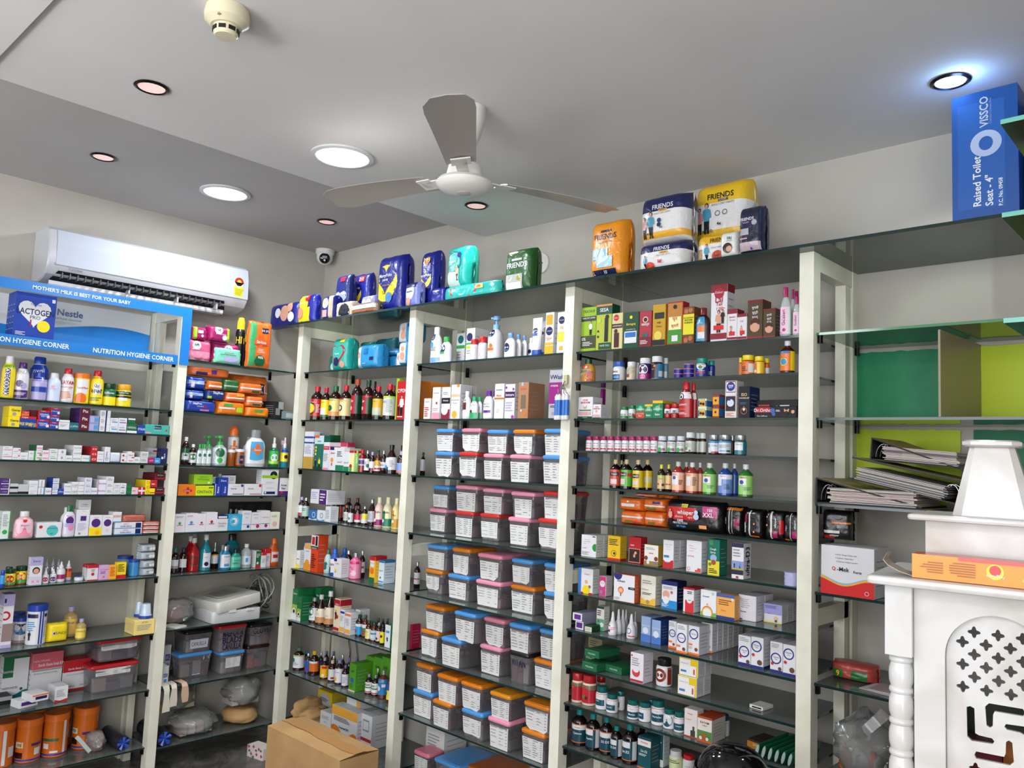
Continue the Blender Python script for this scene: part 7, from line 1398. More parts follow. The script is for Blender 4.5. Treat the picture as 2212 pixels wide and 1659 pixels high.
+box|white oxy nasal spray carton, second, front|3.0262,-.284,.9253,.0411,.0947,.06,0|c:W s:0,.08,202878 r:.45,.7,.42,202878 t:Otrivin,.74,.05,N,.45 t:Oxy,.67,.05,N,.45 o:.2,.42,.12,B82838 o:.72,.2,.2,604030
+box|white oxy nasal spray carton, second, second back|3.0262,-.222,.9253,.0411,.0947,.06,0|"
+box|white oxy nasal spray carton, third, front|3.0885,-.2822,.9253,.0404,.0914,.06,0|c:W s:0,.08,202878 r:.48,.46,.42,202878 t:Otrivin,.5,.05,N t:Oxy,.43,.05,N o:.2,.28,.12,B82838 g:.8,.95,S,3 o:.8,.14,.14,604030
+box|white oxy nasal spray carton, third, second back|3.0885,-.2202,.9253,.0404,.0914,.06,0|"
+box|white oxy nasal spray carton, fourth, front|3.1338,-.2906,.9253,.0406,.0918,.06,0|c:W s:0,.08,202878 r:.45,.7,.42,202878 t:Otrivin,.74,.05,N,.45 t:Oxy,.67,.05,N,.45 o:.2,.42,.12,B82838 o:.72,.2,.2,604030
+box|white oxy nasal spray carton, fourth, second back|3.1338,-.2286,.9253,.0406,.0918,.06,0|"
@tenth shelf of fifth bay
+box|flat green medicine box at stack bottom|2.3957,-.3015,.7933,.0698,.0274,.08,-4|c:18603C t:WELLMAN,.5,.2,W
+box|flat green medicine box, second in stack|2.3454,-.1995,.7935,.0689,.0456,.12,-2|"
+box|flat green medicine box, third in stack|2.3978,-.272,.8394,.0684,.0247,.12,-3|"
+box|flat gold patterned box at stack top|2.3175,-.14,.8393,.0651,.0385,.14,0|c:807860 g:.2,.8,504830,3
+box|flat green medicine box lying alone|2.4717,-.2584,.7933,.0746,.0261,.08,-4|c:18603C t:WELLMAN,.5,.2,W
+box|white softgel carton with red V mark|2.5946,-.3065,.7933,.0539,.0994,.06,0|c:D8D0D8 b:.02,.1,A82838 o:.45,.35,.3,C04040 o:.45,.48,.26,D8D0D8 g:.55,.85,S,4 o:.12,.9,.06,R
pill|white tub with black flip cap and brown emblem|2.6715,-.2827,.7933,.0542,.0903,.0542,20|c:W k:101010 L:.08,.78,W b:0,1,802810,.75,1 o:.35,.5,.33,802810 o:.35,.5,.2,W r:.35,.5,.32,802810 t:M2~TONE,.5,.06,K,.35
+box|yellow and white vitamin carton, lower, front|2.793,-.3134,.7933,.0713,.0622,.045,0|c:D8B818 c2:C8C8C8 b:.04,.93,D8D8D8,.04,.6 b:.04,.6,D8D8D8,.04,.9 t:Vitamin~D3,.7,.08,S,.3 b:.2,.32,4070A8,.1,.4 b:.15,.45,C84838,.76,.84
+box|yellow and white vitamin carton, lower, second back|2.793,-.2664,.7933,.0713,.0622,.045,0|"
+box|yellow and white vitamin carton, upper, front|2.7945,-.3095,.856,.0713,.0573,.045,0|"
+box|yellow and white vitamin carton, upper, second back|2.7945,-.2625,.856,.0713,.0573,.045,0|"
+box|tiny flat white carton lying alone|3.016,-.2589,.7933,.0477,.011,.06,-6|c:D0D0C8 b:.3,.7,K,.2,.9
@eleventh shelf of fifth bay
+pill:powder_jar:jar|tall jar with red cap and red label, left|2.3071,-.295,.6583,.0441,.1042,.0448,20|c:D8D0B8 k:A82028 L:.08,.68,B02030 b:.8,1,786850 o:.3,.75,.15,C02028 t:Dabur,.75,.04,W,.3
+pill:powder_jar:jar|tall jar with red cap and red label, right|2.357,-.2879,.6583,.0548,.105,.0555,20|c:D8D0B8 k:A82028 L:.08,.68,B02030 b:.75,1,786850 o:.35,.72,.15,C02028 o:.3,.35,.12,607020 o:.45,.3,.08,r
+pill:powder_jar:jar|cream jar with red cap in the back|2.3485,-.2051,.6583,.0378,.0866,.0378,20|c:D8D0B8 k:A82028
+pill|white tablet bottle, teal cap, first|2.4177,-.2908,.6583,.0463,.0782,.0463,20|c:D8D8D8 k:105858 L:.08,.75,W b:.15,.55,104858,0,.75 T:Septilin,.45,.1,W,.3 b:.9,.93,C05040 t:Himalaya,.78,.06,R,.4
+pill|white tablet bottle, teal cap, second|2.4663,-.295,.6583,.0421,.0626,.0421,20|c:D8D8D8 k:105858 L:.08,.75,W b:.1,.55,104858,0,.8 T:Liv.52,.35,.14,W,.4 b:.9,.93,C05040
+pill|white tablet bottle, teal cap, rear|2.4699,-.2489,.6583,.0302,.0649,.0302,20|c:D8D8D8 k:105858 L:.08,.75,W b:.1,.55,104858,0,.5
+pill|white tablet bottle, teal cap, third|2.5578,-.2975,.6583,.0412,.0629,.0412,20|c:D8D8D8 k:105858 L:.08,.75,W b:.05,.5,104858,0,1 T:Mentat,.3,.15,W t:Himalaya,.72,.08,R b:.9,.93,C05040
+pill|white tablet bottle, teal cap, fourth|2.6005,-.2866,.6583,.0426,.0628,.0426,20|c:D8D8D8 k:105858 L:.08,.75,W b:.1,.6,104858,0,.5 T:Gasex,.4,.14,W,.2 b:.9,.93,C05040
+pill|white tablet bottle, teal cap, tallest|2.6502,-.2804,.6583,.0467,.0797,.0467,20|c:D8D8D8 k:105858 L:.08,.75,W b:.1,.6,104858,0,1 T:Herbolax,.42,.12,W t:Himalaya,.75,.06,R b:.9,.93,C05040
+pill|teal capped bottle hidden behind tallest|2.6051,-.2534,.6583,.0211,.0657,.0211,20|c:D8D8D8 k:105858
+pill|white tablet bottle with teal oval label|2.6972,-.2843,.6583,.0416,.0631,.0416,20|c:D8D8D8 k:105858 L:.08,.75,W o:.4,.55,.4,104858 T:Gasex,.55,.13,W,.4
+pill|white tablet bottle, teal cap, before boxes|2.74,-.291,.6583,.0357,.0645,.0357,20|c:D8D8D8 k:105858 L:.08,.75,W b:.05,.55,104858,0,1 T:Cystone,.35,.14,W b:.9,.93,C05040
+box|white carton with aloe leaf|2.7947,-.2905,.6583,.0487,.0879,.04,0|c:D8D0CC T:Himalaya,.82,.06,C03848,.45 t:Confido,.62,.05,C04040,.3 b:.02,.25,304030,.5,.85 b:.25,.4,405040,.65,.8 s:0,.03,C03020
+box|orange topped carton with herbs|2.8519,-.2761,.6583,.052,.0781,.09,0|c:D8D0C8 s:.93,1,B04018 T:KAYAM,.78,.09,701828 t:TABLET,.66,.05,K b:0,.45,508040 o:.45,.2,.22,A05830 b:0,.08,C05820 o:.7,.15,.1,W o:.25,.15,.1,W
+pill|white tablet bottle, teal cap, right of boxes|2.8541,-.206,.6583,.0462,.0667,.0462,20|c:D8D8D8 k:105858 L:.08,.75,W b:.05,.5,104858,0,.65 T:Diakol,.3,.15,W,.3 b:.85,.88,C05040
+pill|teal capped bottle hidden behind cartons|2.7266,-.2328,.6583,.0223,.0613,.0223,20|c:D8D8D8 k:105858
+box|flat black and gold box lying down|3.0143,-.2184,.6583,.078,.0304,.09,-8|c:302018 b:.1,.8,A87018 T:SHILAJIT,.5,.3,D8C090
@twelfth shelf of fifth bay
+syr|dark syrup bottle, teal cap, first|2.3135,-.2824,.5033,.057,.1264,.057,20|c:100808 k:107070 L:.1,.62,104050 b:.7,.95,D0D0D0 b:.95,1,C06030 b:0,.05,C06030 T:Cystone,.5,.14,W t:Himalaya,.82,.08,R
+syr|dark syrup bottle, teal cap, second|2.3788,-.2861,.5033,.0527,.127,.0527,20|c:100808 k:107070 L:.1,.62,104050 b:.65,.95,D0D0D0,.0,.6 b:0,1,C8C8C8,.75,1 b:.95,1,C06030 T:Septilin,.45,.13,W,.4
+syr|dark syrup bottle, teal cap, third|2.4372,-.2826,.5033,.0485,.129,.0485,20|c:100808 k:107070 L:.1,.62,104050 b:.7,.95,D0D0D0 b:.95,1,C06030 b:0,.05,C06030 T:.52~DS,.5,.13,W
+syr|dark syrup bottle, teal cap, shorter fourth|2.4863,-.2895,.5033,.0428,.1105,.0428,20|c:100808 k:107070 L:.1,.62,104050 b:.65,.95,D0D0D0,.0,.6 b:0,1,C8C8C8,.72,1 T:52~DS,.5,.13,W,.35
+syr|dark syrup bottle, teal cap, fifth|2.5445,-.2906,.5033,.0538,.1308,.0538,20|c:100808 k:107070 L:.1,.6,104050 b:.65,.95,D0D0D0,.0,.6 b:0,1,C8C8C8,.72,1 b:0,.05,C06030 T:Liv.52,.45,.14,W,.35
+syr|dark bottle without label behind teal boxes|2.5417,-.2106,.5033,.0467,.1055,.0467,20|c:100808 k:100808
+box|teal syrup carton with white upper band|2.6129,-.2748,.5033,.0532,.1049,.06,0|c:104850 b:.72,.92,D8D0CC T:Himalaya,.83,.07,C03040 T:Liv.52,.56,.08,W g:.4,.48,W,2 b:0,.05,C05830
+box|teal syrup carton with human torso picture|2.6262,-.2228,.5033,.0491,.1096,.04,0|c:104850 c2:B8C0C0 b:0,.22,D8D8D0 T:Koflet-EX,.74,.06,W t:Himalaya,.86,.03,W o:.4,.45,.26,3C9090 o:.4,.6,.12,3C9090 o:.35,.45,.08,C07030
+pill|white tablet bottle with white cap|2.6872,-.2196,.5033,.0457,.0641,.0457,20|c:D0D0C8 k:C8C8C8 L:.08,.7,D0D0A0 g:.5,.8,G,2
+pill|white tablet bottle with red cap|2.7281,-.2024,.5033,.042,.0566,.042,20|c:D8D0D0 k:B82028 L:.08,.7,W t:calcium,.5,.12,R
@fourth shelf of sixth bay
box|wide white capsule carton with red and yellow waves|3.3153,-.286,1.1913,.1521,.1408,.12,0|c:W w:.32,.07,70B0D8 w:.3,.08,E0A830 w:.26,.07,C81818 t:CoQ10,~Omega-3~fatty~acids,,.82,.035,303038,.48 t:L-Arginine,~Vitamin~B12,.75,.035,303038,.45 t:&~Selenium~Softgel~Capsules,.68,.035,303038,.5 T:Q,.53,.085,C81818,.25 T:-Mek,.53,.085,101018,.43 T:Forte,.5,.055,101018,.7 r:.87,.1,.04,D0C8D8
@fifth shelf of sixth bay
pak:soap_packet:packet|crumpled red and green soap packet|3.2873,-.194,.9285,.13,.0503,.1,0|c:A84038 b:.1,.6,206828,.05,.3 b:.1,.65,206828,.5,.9 T:9,.35,.35,Y,.18
@on top glass of the third bay
+pak:diaper_pack:diaper pack|navy diaper pack lying flat, mother photo|.2015,-.352,2.2293,.303,.1369,.09,0|c:101C78 o:.6,.55,.16,F o:.35,.6,.1,W o:.8,.8,.1,F o:.85,.35,.1,W
+pak:diaper_pack:diaper pack|yellow and navy diaper pack with price badge|.4369,-.362,2.2293,.1668,.1584,.07,0|c:142088 b:0,.55,E8CC20,0,.8 o:.4,.72,.3,E0C830 T:MamyPoko,.72,.08,W,.4 o:.65,.93,.16,C82020 T:99,.93,.09,W,.65 o:.2,.35,.2,E09080
+pak:diaper_pack:diaper pack|navy diaper pack standing edge-on|.6357,-.352,2.2293,.1011,.1336,.09,0|c:142080 o:.4,.7,.3,W b:.1,.4,C8A0A0,.1,.6 b:0,1,B8A890,.75,1
+pak:diaper_pack:diaper pack|navy diaper pack with lilac heart, rear left|.627,-.265,2.2293,.126,.2631,.08,0|c:182468 h:.5,.5,.45,9098C8 T:MamyPoko,.6,.07,W b:.88,.98,B82030,.4,.8 b:.02,.2,b,.4,.7
+pak:diaper_pack:diaper pack|navy and yellow diaper pack priced 210|.665,-.183,2.2293,.1772,.2796,.08,0|c:142080 o:.35,.6,.35,E8CC20 h:.4,.68,.3,142080 T:MamyPoko,.72,.06,W,.4 b:.85,.98,C02028,.55,.85 T:210,.91,.08,W,.7 o:.35,.15,.18,E0A890 T:12,.42,.07,K,.45
+pak:diaper_pack:diaper pack|pale diaper pack with dark shape, lying|.7845,-.357,2.2293,.142,.0849,.08,0|c:C8B8A8 o:.6,.3,.35,181828
+pak:diaper_pack:diaper pack|brown striped diaper pack lying in front|.9855,-.384,2.2293,.2172,.0553,.07,0|c:685848 b:.4,.8,C8C8C0 b:.1,.3,A06030
+pak:diaper_pack:diaper pack|lilac diaper pack on top of lying one|.9196,-.312,2.2295,.1147,.1108,.07,0|c:8C90C8 h:.45,.55,.4,W T:MamyPoko,.55,.12,202878,.45
+pak:diaper_pack:diaper pack|largest navy diaper pack with yellow belly|1.078,-.287,2.2293,.2012,.2985,.12,0|c:141E80 o:.4,.52,.5,E8CC20 h:.42,.62,.42,141E80 T:MamyPoko,.65,.08,W,.42 T:pants,.57,.06,W,.42 T:AllNightAbsorb,.47,.04,A07030 T:12,.35,.07,K,.4 o:.6,.25,.14,4080C0
+pak:diaper_pack:diaper pack|slim lilac diaper pack leaning|1.3233,-.362,2.2293,.1048,.1203,.07,-8|c:7078B8 o:.5,.6,.38,W T:MamyPoko,.62,.1,202878 o:.4,.2,.2,F b:.8,1,202060
+pak:diaper_pack:diaper pack|navy diaper pack priced 399|1.3426,-.275,2.2293,.1037,.2838,.1,0|c:141E80 o:.45,.5,.42,E8CC20 h:.45,.56,.38,141E80 T:MamyPoko,.57,.07,W,.45 o:.55,.85,.2,C02028 T:399,.85,.1,E8CC20,.55
+pak:diaper_pack:diaper pack|navy diaper pack lying behind teal one|1.4464,-.309,2.2293,.1029,.0907,.08,0|c:141E80
+pak:diaper_pack:diaper pack|teal diaper pack with toddler picture|1.5923,-.314,2.2977,.1354,.191,.11,0|c:18A098 o:.4,.62,.4,106878 o:.4,.62,.34,18A098 T:Pampers,.62,.07,W,.35 b:.0,.35,B8C8C0,.1,.7 m:.62,.12,.4,F o:.7,.78,.1,202878
+pak:diaper_pack:diaper pack|long teal diaper pack lying, with price|1.7102,-.352,2.2293,.3514,.0682,.09,0|c:1C9C94 h:.4,.45,.28,C82838 h:.4,.47,.24,20A8A0 T:Pampers,.3,.16,W,.38 b:.55,.85,E8C070,.65,.8 T:399,.7,.2,C02028,.72
pak:underpad_pack:pack|dark green underpad pack with white capitals|1.9772,-.329,2.2293,.1565,.188,.1,0|c:1C5020 T:FRIENDS,.62,.13,W b:.73,.78,W,.3,.7 b:.0,.4,A0A4A0,.0,.75 o:.6,.3,.08,909020 b:.02,.2,D8D8D8,.1,.7
@on top glass of the fifth bay
+pak:diaper_pack:diaper pack|orange adult diaper pack, far left|2.4401,-.337,2.2293,.1589,.2231,.12,0|c:E08C10 T:FRIENDS,.72,.1,18184C t:ADULT~DIAPERS,.62,.035,18184C b:.8,.84,18184C,.35,.7 b:.3,.5,80B0D0,.1,.6 b:.15,.35,A0C8E0,.25,.75 b:0,.11,101840,.1,.85 T:L,.055,.06,W,.18 T:10,.055,.06,W,.55
+pak:diaper_pack:diaper pack|navy and white adult pants pack, lower|2.6769,-.327,2.2293,.2013,.1036,.14,0|c:D8D8D8 s:.62,1,141C50 T:FRIENDS,.75,.14,W,.55 b:.54,.62,E0A830,.5,.7 t:PREMIUM,.58,.04,K,.6 t:ADULT~DRY~PANTS,.48,.05,505060,.6 m:.18,0,.55,4890B0 o:.3,.08,.1,C83020 t:410,.08,.07,Y,.3 b:.2,.33,C82828,.48,.56
+pak:diaper_pack:diaper pack|navy and white adult pants pack, upper|2.6781,-.327,2.3331,.1953,.1718,.14,0|c:D8D8D8 s:.62,1,141C50 s:.1,.2,E0A830 T:FRIENDS,.74,.11,W,.55 b:.62,.67,E0A830,.45,.65 t:PREMIUM,.645,.03,K,.55 t:ADULT~DRY~PANTS,.58,.035,505060,.55 m:.28,.05,.6,4890B0 m:.12,.05,.5,C89098 o:.48,.42,.045,203060 o:.48,.32,.045,203060 T:6x,.25,.06,K,.55 T:10~M,.13,.05,K,.2
+pak:diaper_pack:diaper pack|yellow and white adult pants pack, lower|2.8796,-.297,2.2293,.1656,.1096,.14,0|c:D8D8D8 s:.62,1,D8A818 T:FRIENDS,.75,.14,101010,.6 t:ADULT~DRY~PANTS,.5,.05,505060,.6 m:.28,.02,.65,4890B0 b:0,.5,A08050,0,.15 o:.55,.2,.13,B84020 t:540,.2,.09,K,.55
+pak:diaper_pack:diaper pack|yellow and white adult pants pack, topmost|2.8239,-.18,2.3391,.2131,.225,.15,0|c:D8D8D8 s:.66,1,D8B018 s:.1,.22,D8B018 T:FRIENDS,.76,.1,101010,.55 b:.66,.7,141C50,.5,.7 t:CLASSIC,.68,.03,W,.6 t:ADULT~DRY~PANTS,.61,.035,505060,.6 m:.27,.12,.55,4890B0 m:.12,.12,.48,C89098 r:.5,.45,.05,203060 r:.65,.45,.05,203060 T:4x,.26,.06,K,.55 T:XL~10,.15,.06,K,.3
pak:maternity_pad_pack:pack|white maternity pad pack with woman portrait|2.9603,-.399,2.2293,.0614,.0817,.06,0|c:D8DCD8 T:FRI,.72,.13,304838,.6 t:MATERN,.6,.05,304838,.6 o:.5,.3,.3,301818 o:.6,.25,.18,F
+pak:diaper_pack:diaper pack|dark slate diaper pack with silver flower|3.0379,-.394,2.2293,.0801,.1527,.09,0|c:1C2038 T:FRIENDS,.72,.07,W,.4 b:.62,.66,8060A0,.2,.5 o:.75,.62,.12,A0A4B0 b:.35,.5,A8A8B8,.1,.5 b:0,.18,B8A8B0 o:.6,.03,.05,8030C0 b:.25,.28,C8A0A8,.1,.45
'''
art = shelf = ''
for row in STOCK.strip().split('\n'):
    if row[0] == '@': shelf = row[1:]; continue
    kind, label, nums, ds = row.split('|', 3)
    rep = kind[0] == '+'; kind = kind.lstrip('+')
    name, cat = KIND[kind] if ':' not in kind else kind.split(':')[1:]
    kind = kind.split(':')[0]
    art = art if ds == '"' else ds
    place(kind, name, cat, label+', '+shelf, 'every '+name.replace('_', ' ')+' '+('' if shelf[:3] == 'on ' else 'on ')+shelf if rep else None, *[float(q) for q in nums.split(',')], art)
# ---------------------------------------------------------------- single pieces
def one(name, mb, label, cat, loc=None, rz=0, group=None, sharp=35):
    return tag(link(name, mb.mesh(name, sharp), None, loc, rz), label, cat, group)
def crumple(mb, m, w, d, h, amp=.18, fr=3.0, seed=0, n=22, k=14, flat=True, neck=0):
    rings = []
    for j in range(k+1):
        q = j/k; z = (1-cos(pi*q))/2; rr = sin(pi*min(1, max(.06, q)))**.55
        if neck and q > .7: rr = max(rr*(1-(q-.7)*2.2), .18)
        ring = []
        for i in range(n):
            a = 2*pi*i/n; p = Vector((cos(a)*rr, sin(a)*rr, z*1.6))
            s = 1+amp*noise.noise(p*fr+Vector((seed, 0, 0)))*1.6+amp*.5*abs(noise.noise(p*fr*2.7+Vector((0, seed, 0))))
            ring.append((w/2*cos(a)*rr*s, d/2*sin(a)*rr*s, z*h*(1+(.12*noise.noise(p*2+Vector((seed, seed, 0))) if q > .3 else 0))))
        rings.append(ring)
    mb.loft(rings, m, True, None, caps=True)
# blue banner of the first bay
nb = mat('1E78C8', 'film')
t = empty('banner_tape', (.3585, -1.5, 2.0)); mb = MB()
mb.box(0, .002, -.55, .478, .172, .218, nb); mb.box(0, .002, .478, .5225, -.065, .2185, nb); mb.box(-.014, -.011, -.55, .474, -.066, -.020, nb)
link('band', mb.mesh('band'), t)
ms = MB(); wt = mat('E4EAF0', 'film'); sf = lambda u, v, off: (.0022+off, u, v); sf2 = lambda u, v, off: (-.0108+off, u, v)
put_text(ms, sf, "MOTHER'S MILK IS BEST FOR YOUR BABY", .02, .195, .017, wt, .64, .0006, True)
link('lettering', ms.mesh('lettering'), t); ms = MB()
put_text(ms, sf2, 'NUTRITION HYGIENE CORNER', .27, -.043, .022, wt, .37, .0006, True); link('lettering', ms.mesh('lettering'), t); ms = MB(); put_text(ms, sf2, 'NUTRITION HYGIENE CORNER', -.20, -.043, .022, wt, .37, .0006, True)
link('lettering', ms.mesh('lettering'), t)
tag(t, 'blue banner tape with white lettering around the first bay', 'banner')
mb = MB(); mb.box(.004, .006, -2.05, -1.03, 1.958, 2.205, mat('C8CCD0', 'film'))
n = 30; vs = []
for i in range(n+1):
    s = i/n; y = -2.05+1.02*s; zt = 2.09+.028*sin((s-.62)*7)
    vs += [(.0068, y, 1.959), (.0068, y, zt)]
mb.add(vs, [(2*i, 2*i+2, 2*i+3, 2*i+1) for i in range(n)], mat('1E78C8', 'film'))
sf = lambda u, v, off: (.0075+off, u, v)
put_text(mb, sf, 'Nestle', -1.415, 2.155, .032, mat('2A4488', 'film'), .2, .0003, True); put_text(mb, sf, 'Good Food, Good Life', -1.43, 2.125, .012, mat('70809C', 'film'), .2, .0003)
for k in range(3): poly(mb, sf, [(-1.515+.012*cos(q*.63)+k*.012, 2.158+.01*sin(q*.63)) for q in range(10)], mat('5A6C98', 'film'), .0003)
one('poster', mb, 'white and blue wavy poster on the wall behind the baby formula', 'poster')
# coloured sheets of the sixth bay
def sheet(x0, x1, z0, z1, key, lb, seed):
    mb = MB(); n, k = 16, 12
    f = lambda i, j: (x0+(x1-x0)*i/n+(.006*noise.noise(Vector((j*.7, seed, 0))) if i in (0, n) else 0), -.006-.006*abs(noise.noise(Vector((i*.45, j*.4, seed)))), z0+(z1-z0)*j/k+(.005*noise.noise(Vector((i*.8, 3, seed))) if j in (0, k) else 0))
    vs = [f(i, j) for i in range(n+1) for j in range(k+1)]+[(x, -.003, z) for x, _, z in (f(i, j) for i in range(n+1) for j in range(k+1))]
    K = (n+1)*(k+1); fs = []
    for i in range(n):
        for j in range(k):
            a = i*(k+1)+j; fs += [(a, a+k+1, a+k+2, a+1), (K+a, K+a+1, K+a+k+2, K+a+k+1)]
    mb.add(vs, fs, mat(key, 'paper'), True)
    one('paper_sheet', mb, lb, 'paper sheet', group='coloured sheets behind the sixth bay', sharp=60)
sheet(3.202, 3.556, 1.722, 1.948, '0F7A50', 'dark green paper sheet on wall, left of the brown divider', 1)
sheet(3.566, 4.1, 1.722, 1.948, 'B4C81E', 'lime paper sheet on wall, right of the brown divider', 2)
sheet(3.206, 3.53, 1.462, 1.692, 'B4C81E', 'lime paper sheet on wall behind the box files', 3)
sheet(3.566, 4.1, 1.462, 1.692, '0A6A48', 'dark green paper sheet on wall behind the marble spire', 4)
mb = MB(); mb.box(-.003, .003, -.168, .168, .0005, .2425, mat('8A7E68', 'plas'))
one('divider_panel', mb, 'brown divider panel standing between two glass shelves', 'panel', (3.574, -.172, 1.7095), R(-4))
# box files
def box_file(lb, x, y, z, w, d, h, ang, tilt, op, key, flip=False):
    t = empty('box_file', (x, y, z)); t.rotation_euler = (0, R(tilt), R(ang)); s = -1 if flip else 1
    k = mat('16181C', 'paper'); tan = mat(key, 'paper')
    X = lambda a: s*a
    mb = MB(); a, b = sorted((X(-w/2), X(w/2))); mb.box(a, b, -d/2, d/2, 0, .004, tan, k, k)
    a, b = sorted((X(-w/2), X(-w/2+.004))); mb.box(a, b, -d/2, d/2, .004, h, k); link('cover', mb.mesh('cover'), t)
    mb = MB(); T = Matrix.Translation((X(-w/2), 0, h)) @ Matrix.Rotation(R(op*s), 4, 'Y')
    a, b = sorted((0, X(w))); mb.box(a, b, -d/2, d/2, 0, .004, k, k, tan, T=T); link('lid', mb.mesh('lid'), t)
    mb = MB(); rnd = random.Random(int(x*999))
    for i in range(16):
        zz = .005+i*(h*.62)/16; o_ = rnd.uniform(0, .02)
        a, b = sorted((X(-w/2+.03+o_), X(w/2-.03+o_*.8))); c = rnd.choice(('B8B8B4', 'C8C4B8', '8C8890', 'C4A8A8', 'D0CCC0', '706C70'))
        mb.box(a, b, -d/2+.004-o_*.3, d/2-.02, zz, zz+h*.62/16-.0008, mat(c))
    link('papers', mb.mesh('papers'), t)
    for dy in (-.05, -.02):
        mb = MB(); mb.tube([(X(-w/2+.03+.022*cos(q)), -d/2+.07+dy, .01+.045*sin(q)*h/.07) for q in [pi*i/8 for i in range(9)]], .0012, mat('B0B0B0', 'metal'))
        link('ring_clip', mb.mesh('ring_clip'), t)
    tag(t, lb, 'file', 'open box files full of papers')
box_file('open black box file with tan lid, lowest left of the pile', 3.376, -.235, 1.4525, .30, .24, .072, 0, 0, 13, 'A89468')
box_file('open black box file tilted on the lowest one, spine at right', 3.46, -.215, 1.50, .30, .24, .062, 0, 11, 0, 'B0A07C', True)
box_file('open black box file with raised tan lid on top of pile', 3.50, -.20, 1.578, .26, .22, .062, -4, 4, 15, 'BCA468')
# pad pack on the wide carton
me = make_pack(.085, .088, .075, 'c:100C0C b:.55,.62,D87818,.3,1 b:.2,.3,C8C8C8,0,.6 T:whisper,.12,.1,W,.4 b:0,.12,B81820,0,.4 b:.4,.52,707478,.5,.9', 3)
tag(link('pad_pack', me, None, (3.262, -.27, 1.345), R(12)), 'crumpled black pad pack on the wide white capsule carton', 'pack')
# sachet papers beside the soap packet
mb = MB(); mb.box(-.07, .07, -.05, .05, 0, .003, mat('C8C8C4'), mat('8C8C90')); mb.box(-.05, .06, -.04, .055, .003, .0055, mat('A09090'), T=Matrix.Rotation(.12, 4, 'Z'))
one('paper_leaflet', mb, 'folded paper leaflets lying beside the soap packet', 'leaflet', (3.41, -.262, .9285), -.15)
# plastic bag and steel bowl
t = empty('plastic_bag', (3.315, -.20, .6605)); mb = MB(); crumple(mb, M_BAG, .15, .20, .18, .26, 2.6, 5, neck=1); link('film', mb.mesh('film', 70), t)
mb = MB()
for i in range(5): mb.lathe([(.018, 0), (.018, .04), (.008, .05), (.008, .058)], mat(('C8643C', 'B0B4B0', '9C9CA0', 'C04030', 'D0D4D0')[i], 'plas'), n=12, T=Matrix.Translation((-.05+.025*i, -.02+.02*(i % 2), .012)))
c = link('contents', mb.mesh('contents'), t); c['kind'] = 'stuff'
mb = MB(); vs = []
for i in range(11):
    s = i/10; vs += [(-.03+.10*s, -.075-.01*sin(s*6), .10+.12*s), (-.01+.105*s, -.07+.008*sin(s*9), .085+.115*s), ]
mb.add(vs, [(2*i, 2*i+2, 2*i+3, 2*i+1) for i in range(10)], M_BAG, True); link('handle', mb.mesh('handle'), t)
tag(t, 'crumpled clear plastic bag of small bottles on lowest right shelf', 'bag')
t = empty('steel_bowl', (3.50, -.27, .6605)); mb = MB(); mb.lathe([(.03, 0), (.045, .03), (.065, .085), (.075, .105), (.071, .104), (.06, .085), (.04, .033), (.0, .03)], mat('8C8C8C', 'metal'), n=32, cap=False); link('bowl', mb.mesh('bowl'), t)
mb = MB(); mb.lathe([(.0, .062), (.048, .058)], mat('58181C', 'plas'), n=24, cap=False); c = link('contents', mb.mesh('contents'), t); c['kind'] = 'stuff'
tag(t, 'steel bowl beside the plastic bag, half behind the marble shrine', 'bowl')
# tall blue box on the top glass
bx = MB(); bl = mat('1450A0', 'film'); w, h, d = .156, .352, .30
bx.box(-w/2, w/2, -d/2, d/2, 0, h, bl)
sf = lambda u, v, off: (u, -d/2-.0003-off, v)
grid(bx, sf, -w/2+.014, w/2-.03, .03, h-.03, mat('1E5CB0', 'film'), .0001)
put_text(bx, sf, 'Raised Toilet', -.018, .105, .019, wt, .15, .0008, True, 1); put_text(bx, sf, 'Seat - 4"', .010, .075, .019, wt, .11, .0008, True, 1); put_text(bx, sf, 'P.C. No. 09458', .037, .066, .010, wt, .075, .0008, True, 1)
put_text(bx, sf, 'VISSCO', .0, .292, .021, mat('B8C4D8', 'film'), .085, .0008, True, 1); put_text(bx, sf, 'Comfort comes first', .015, .292, .006, mat('8CA0C8', 'film'), .08, .0008, False, 1)
vs = []
for i in range(28):
    a = 2*pi*i/28
    for q in (1, .45): vs.append(sf((.037*q)*cos(a)+.004, .205+(.036*q+(.003 if q < 1 else 0))*sin(a), .0008))
bx.add(vs, [(2*i, 2*((i+1) % 28), 2*((i+1) % 28)+1, 2*i+1) for i in range(28)], mat('A8BCE0', 'film'))
one('carton_box', bx, 'tall blue glossy box with white ring picture on the top glass', 'box', (3.692, -.25, 2.2295))
bx = MB(); bx.box(-.06, .06, -.1, .1, 0, .33, mat('14181C'), mat('1450A0', 'film'))
one('carton_box', bx, 'dark box just right of the tall blue one, cut by photo edge', 'box', (3.842, -.25, 2.2295))
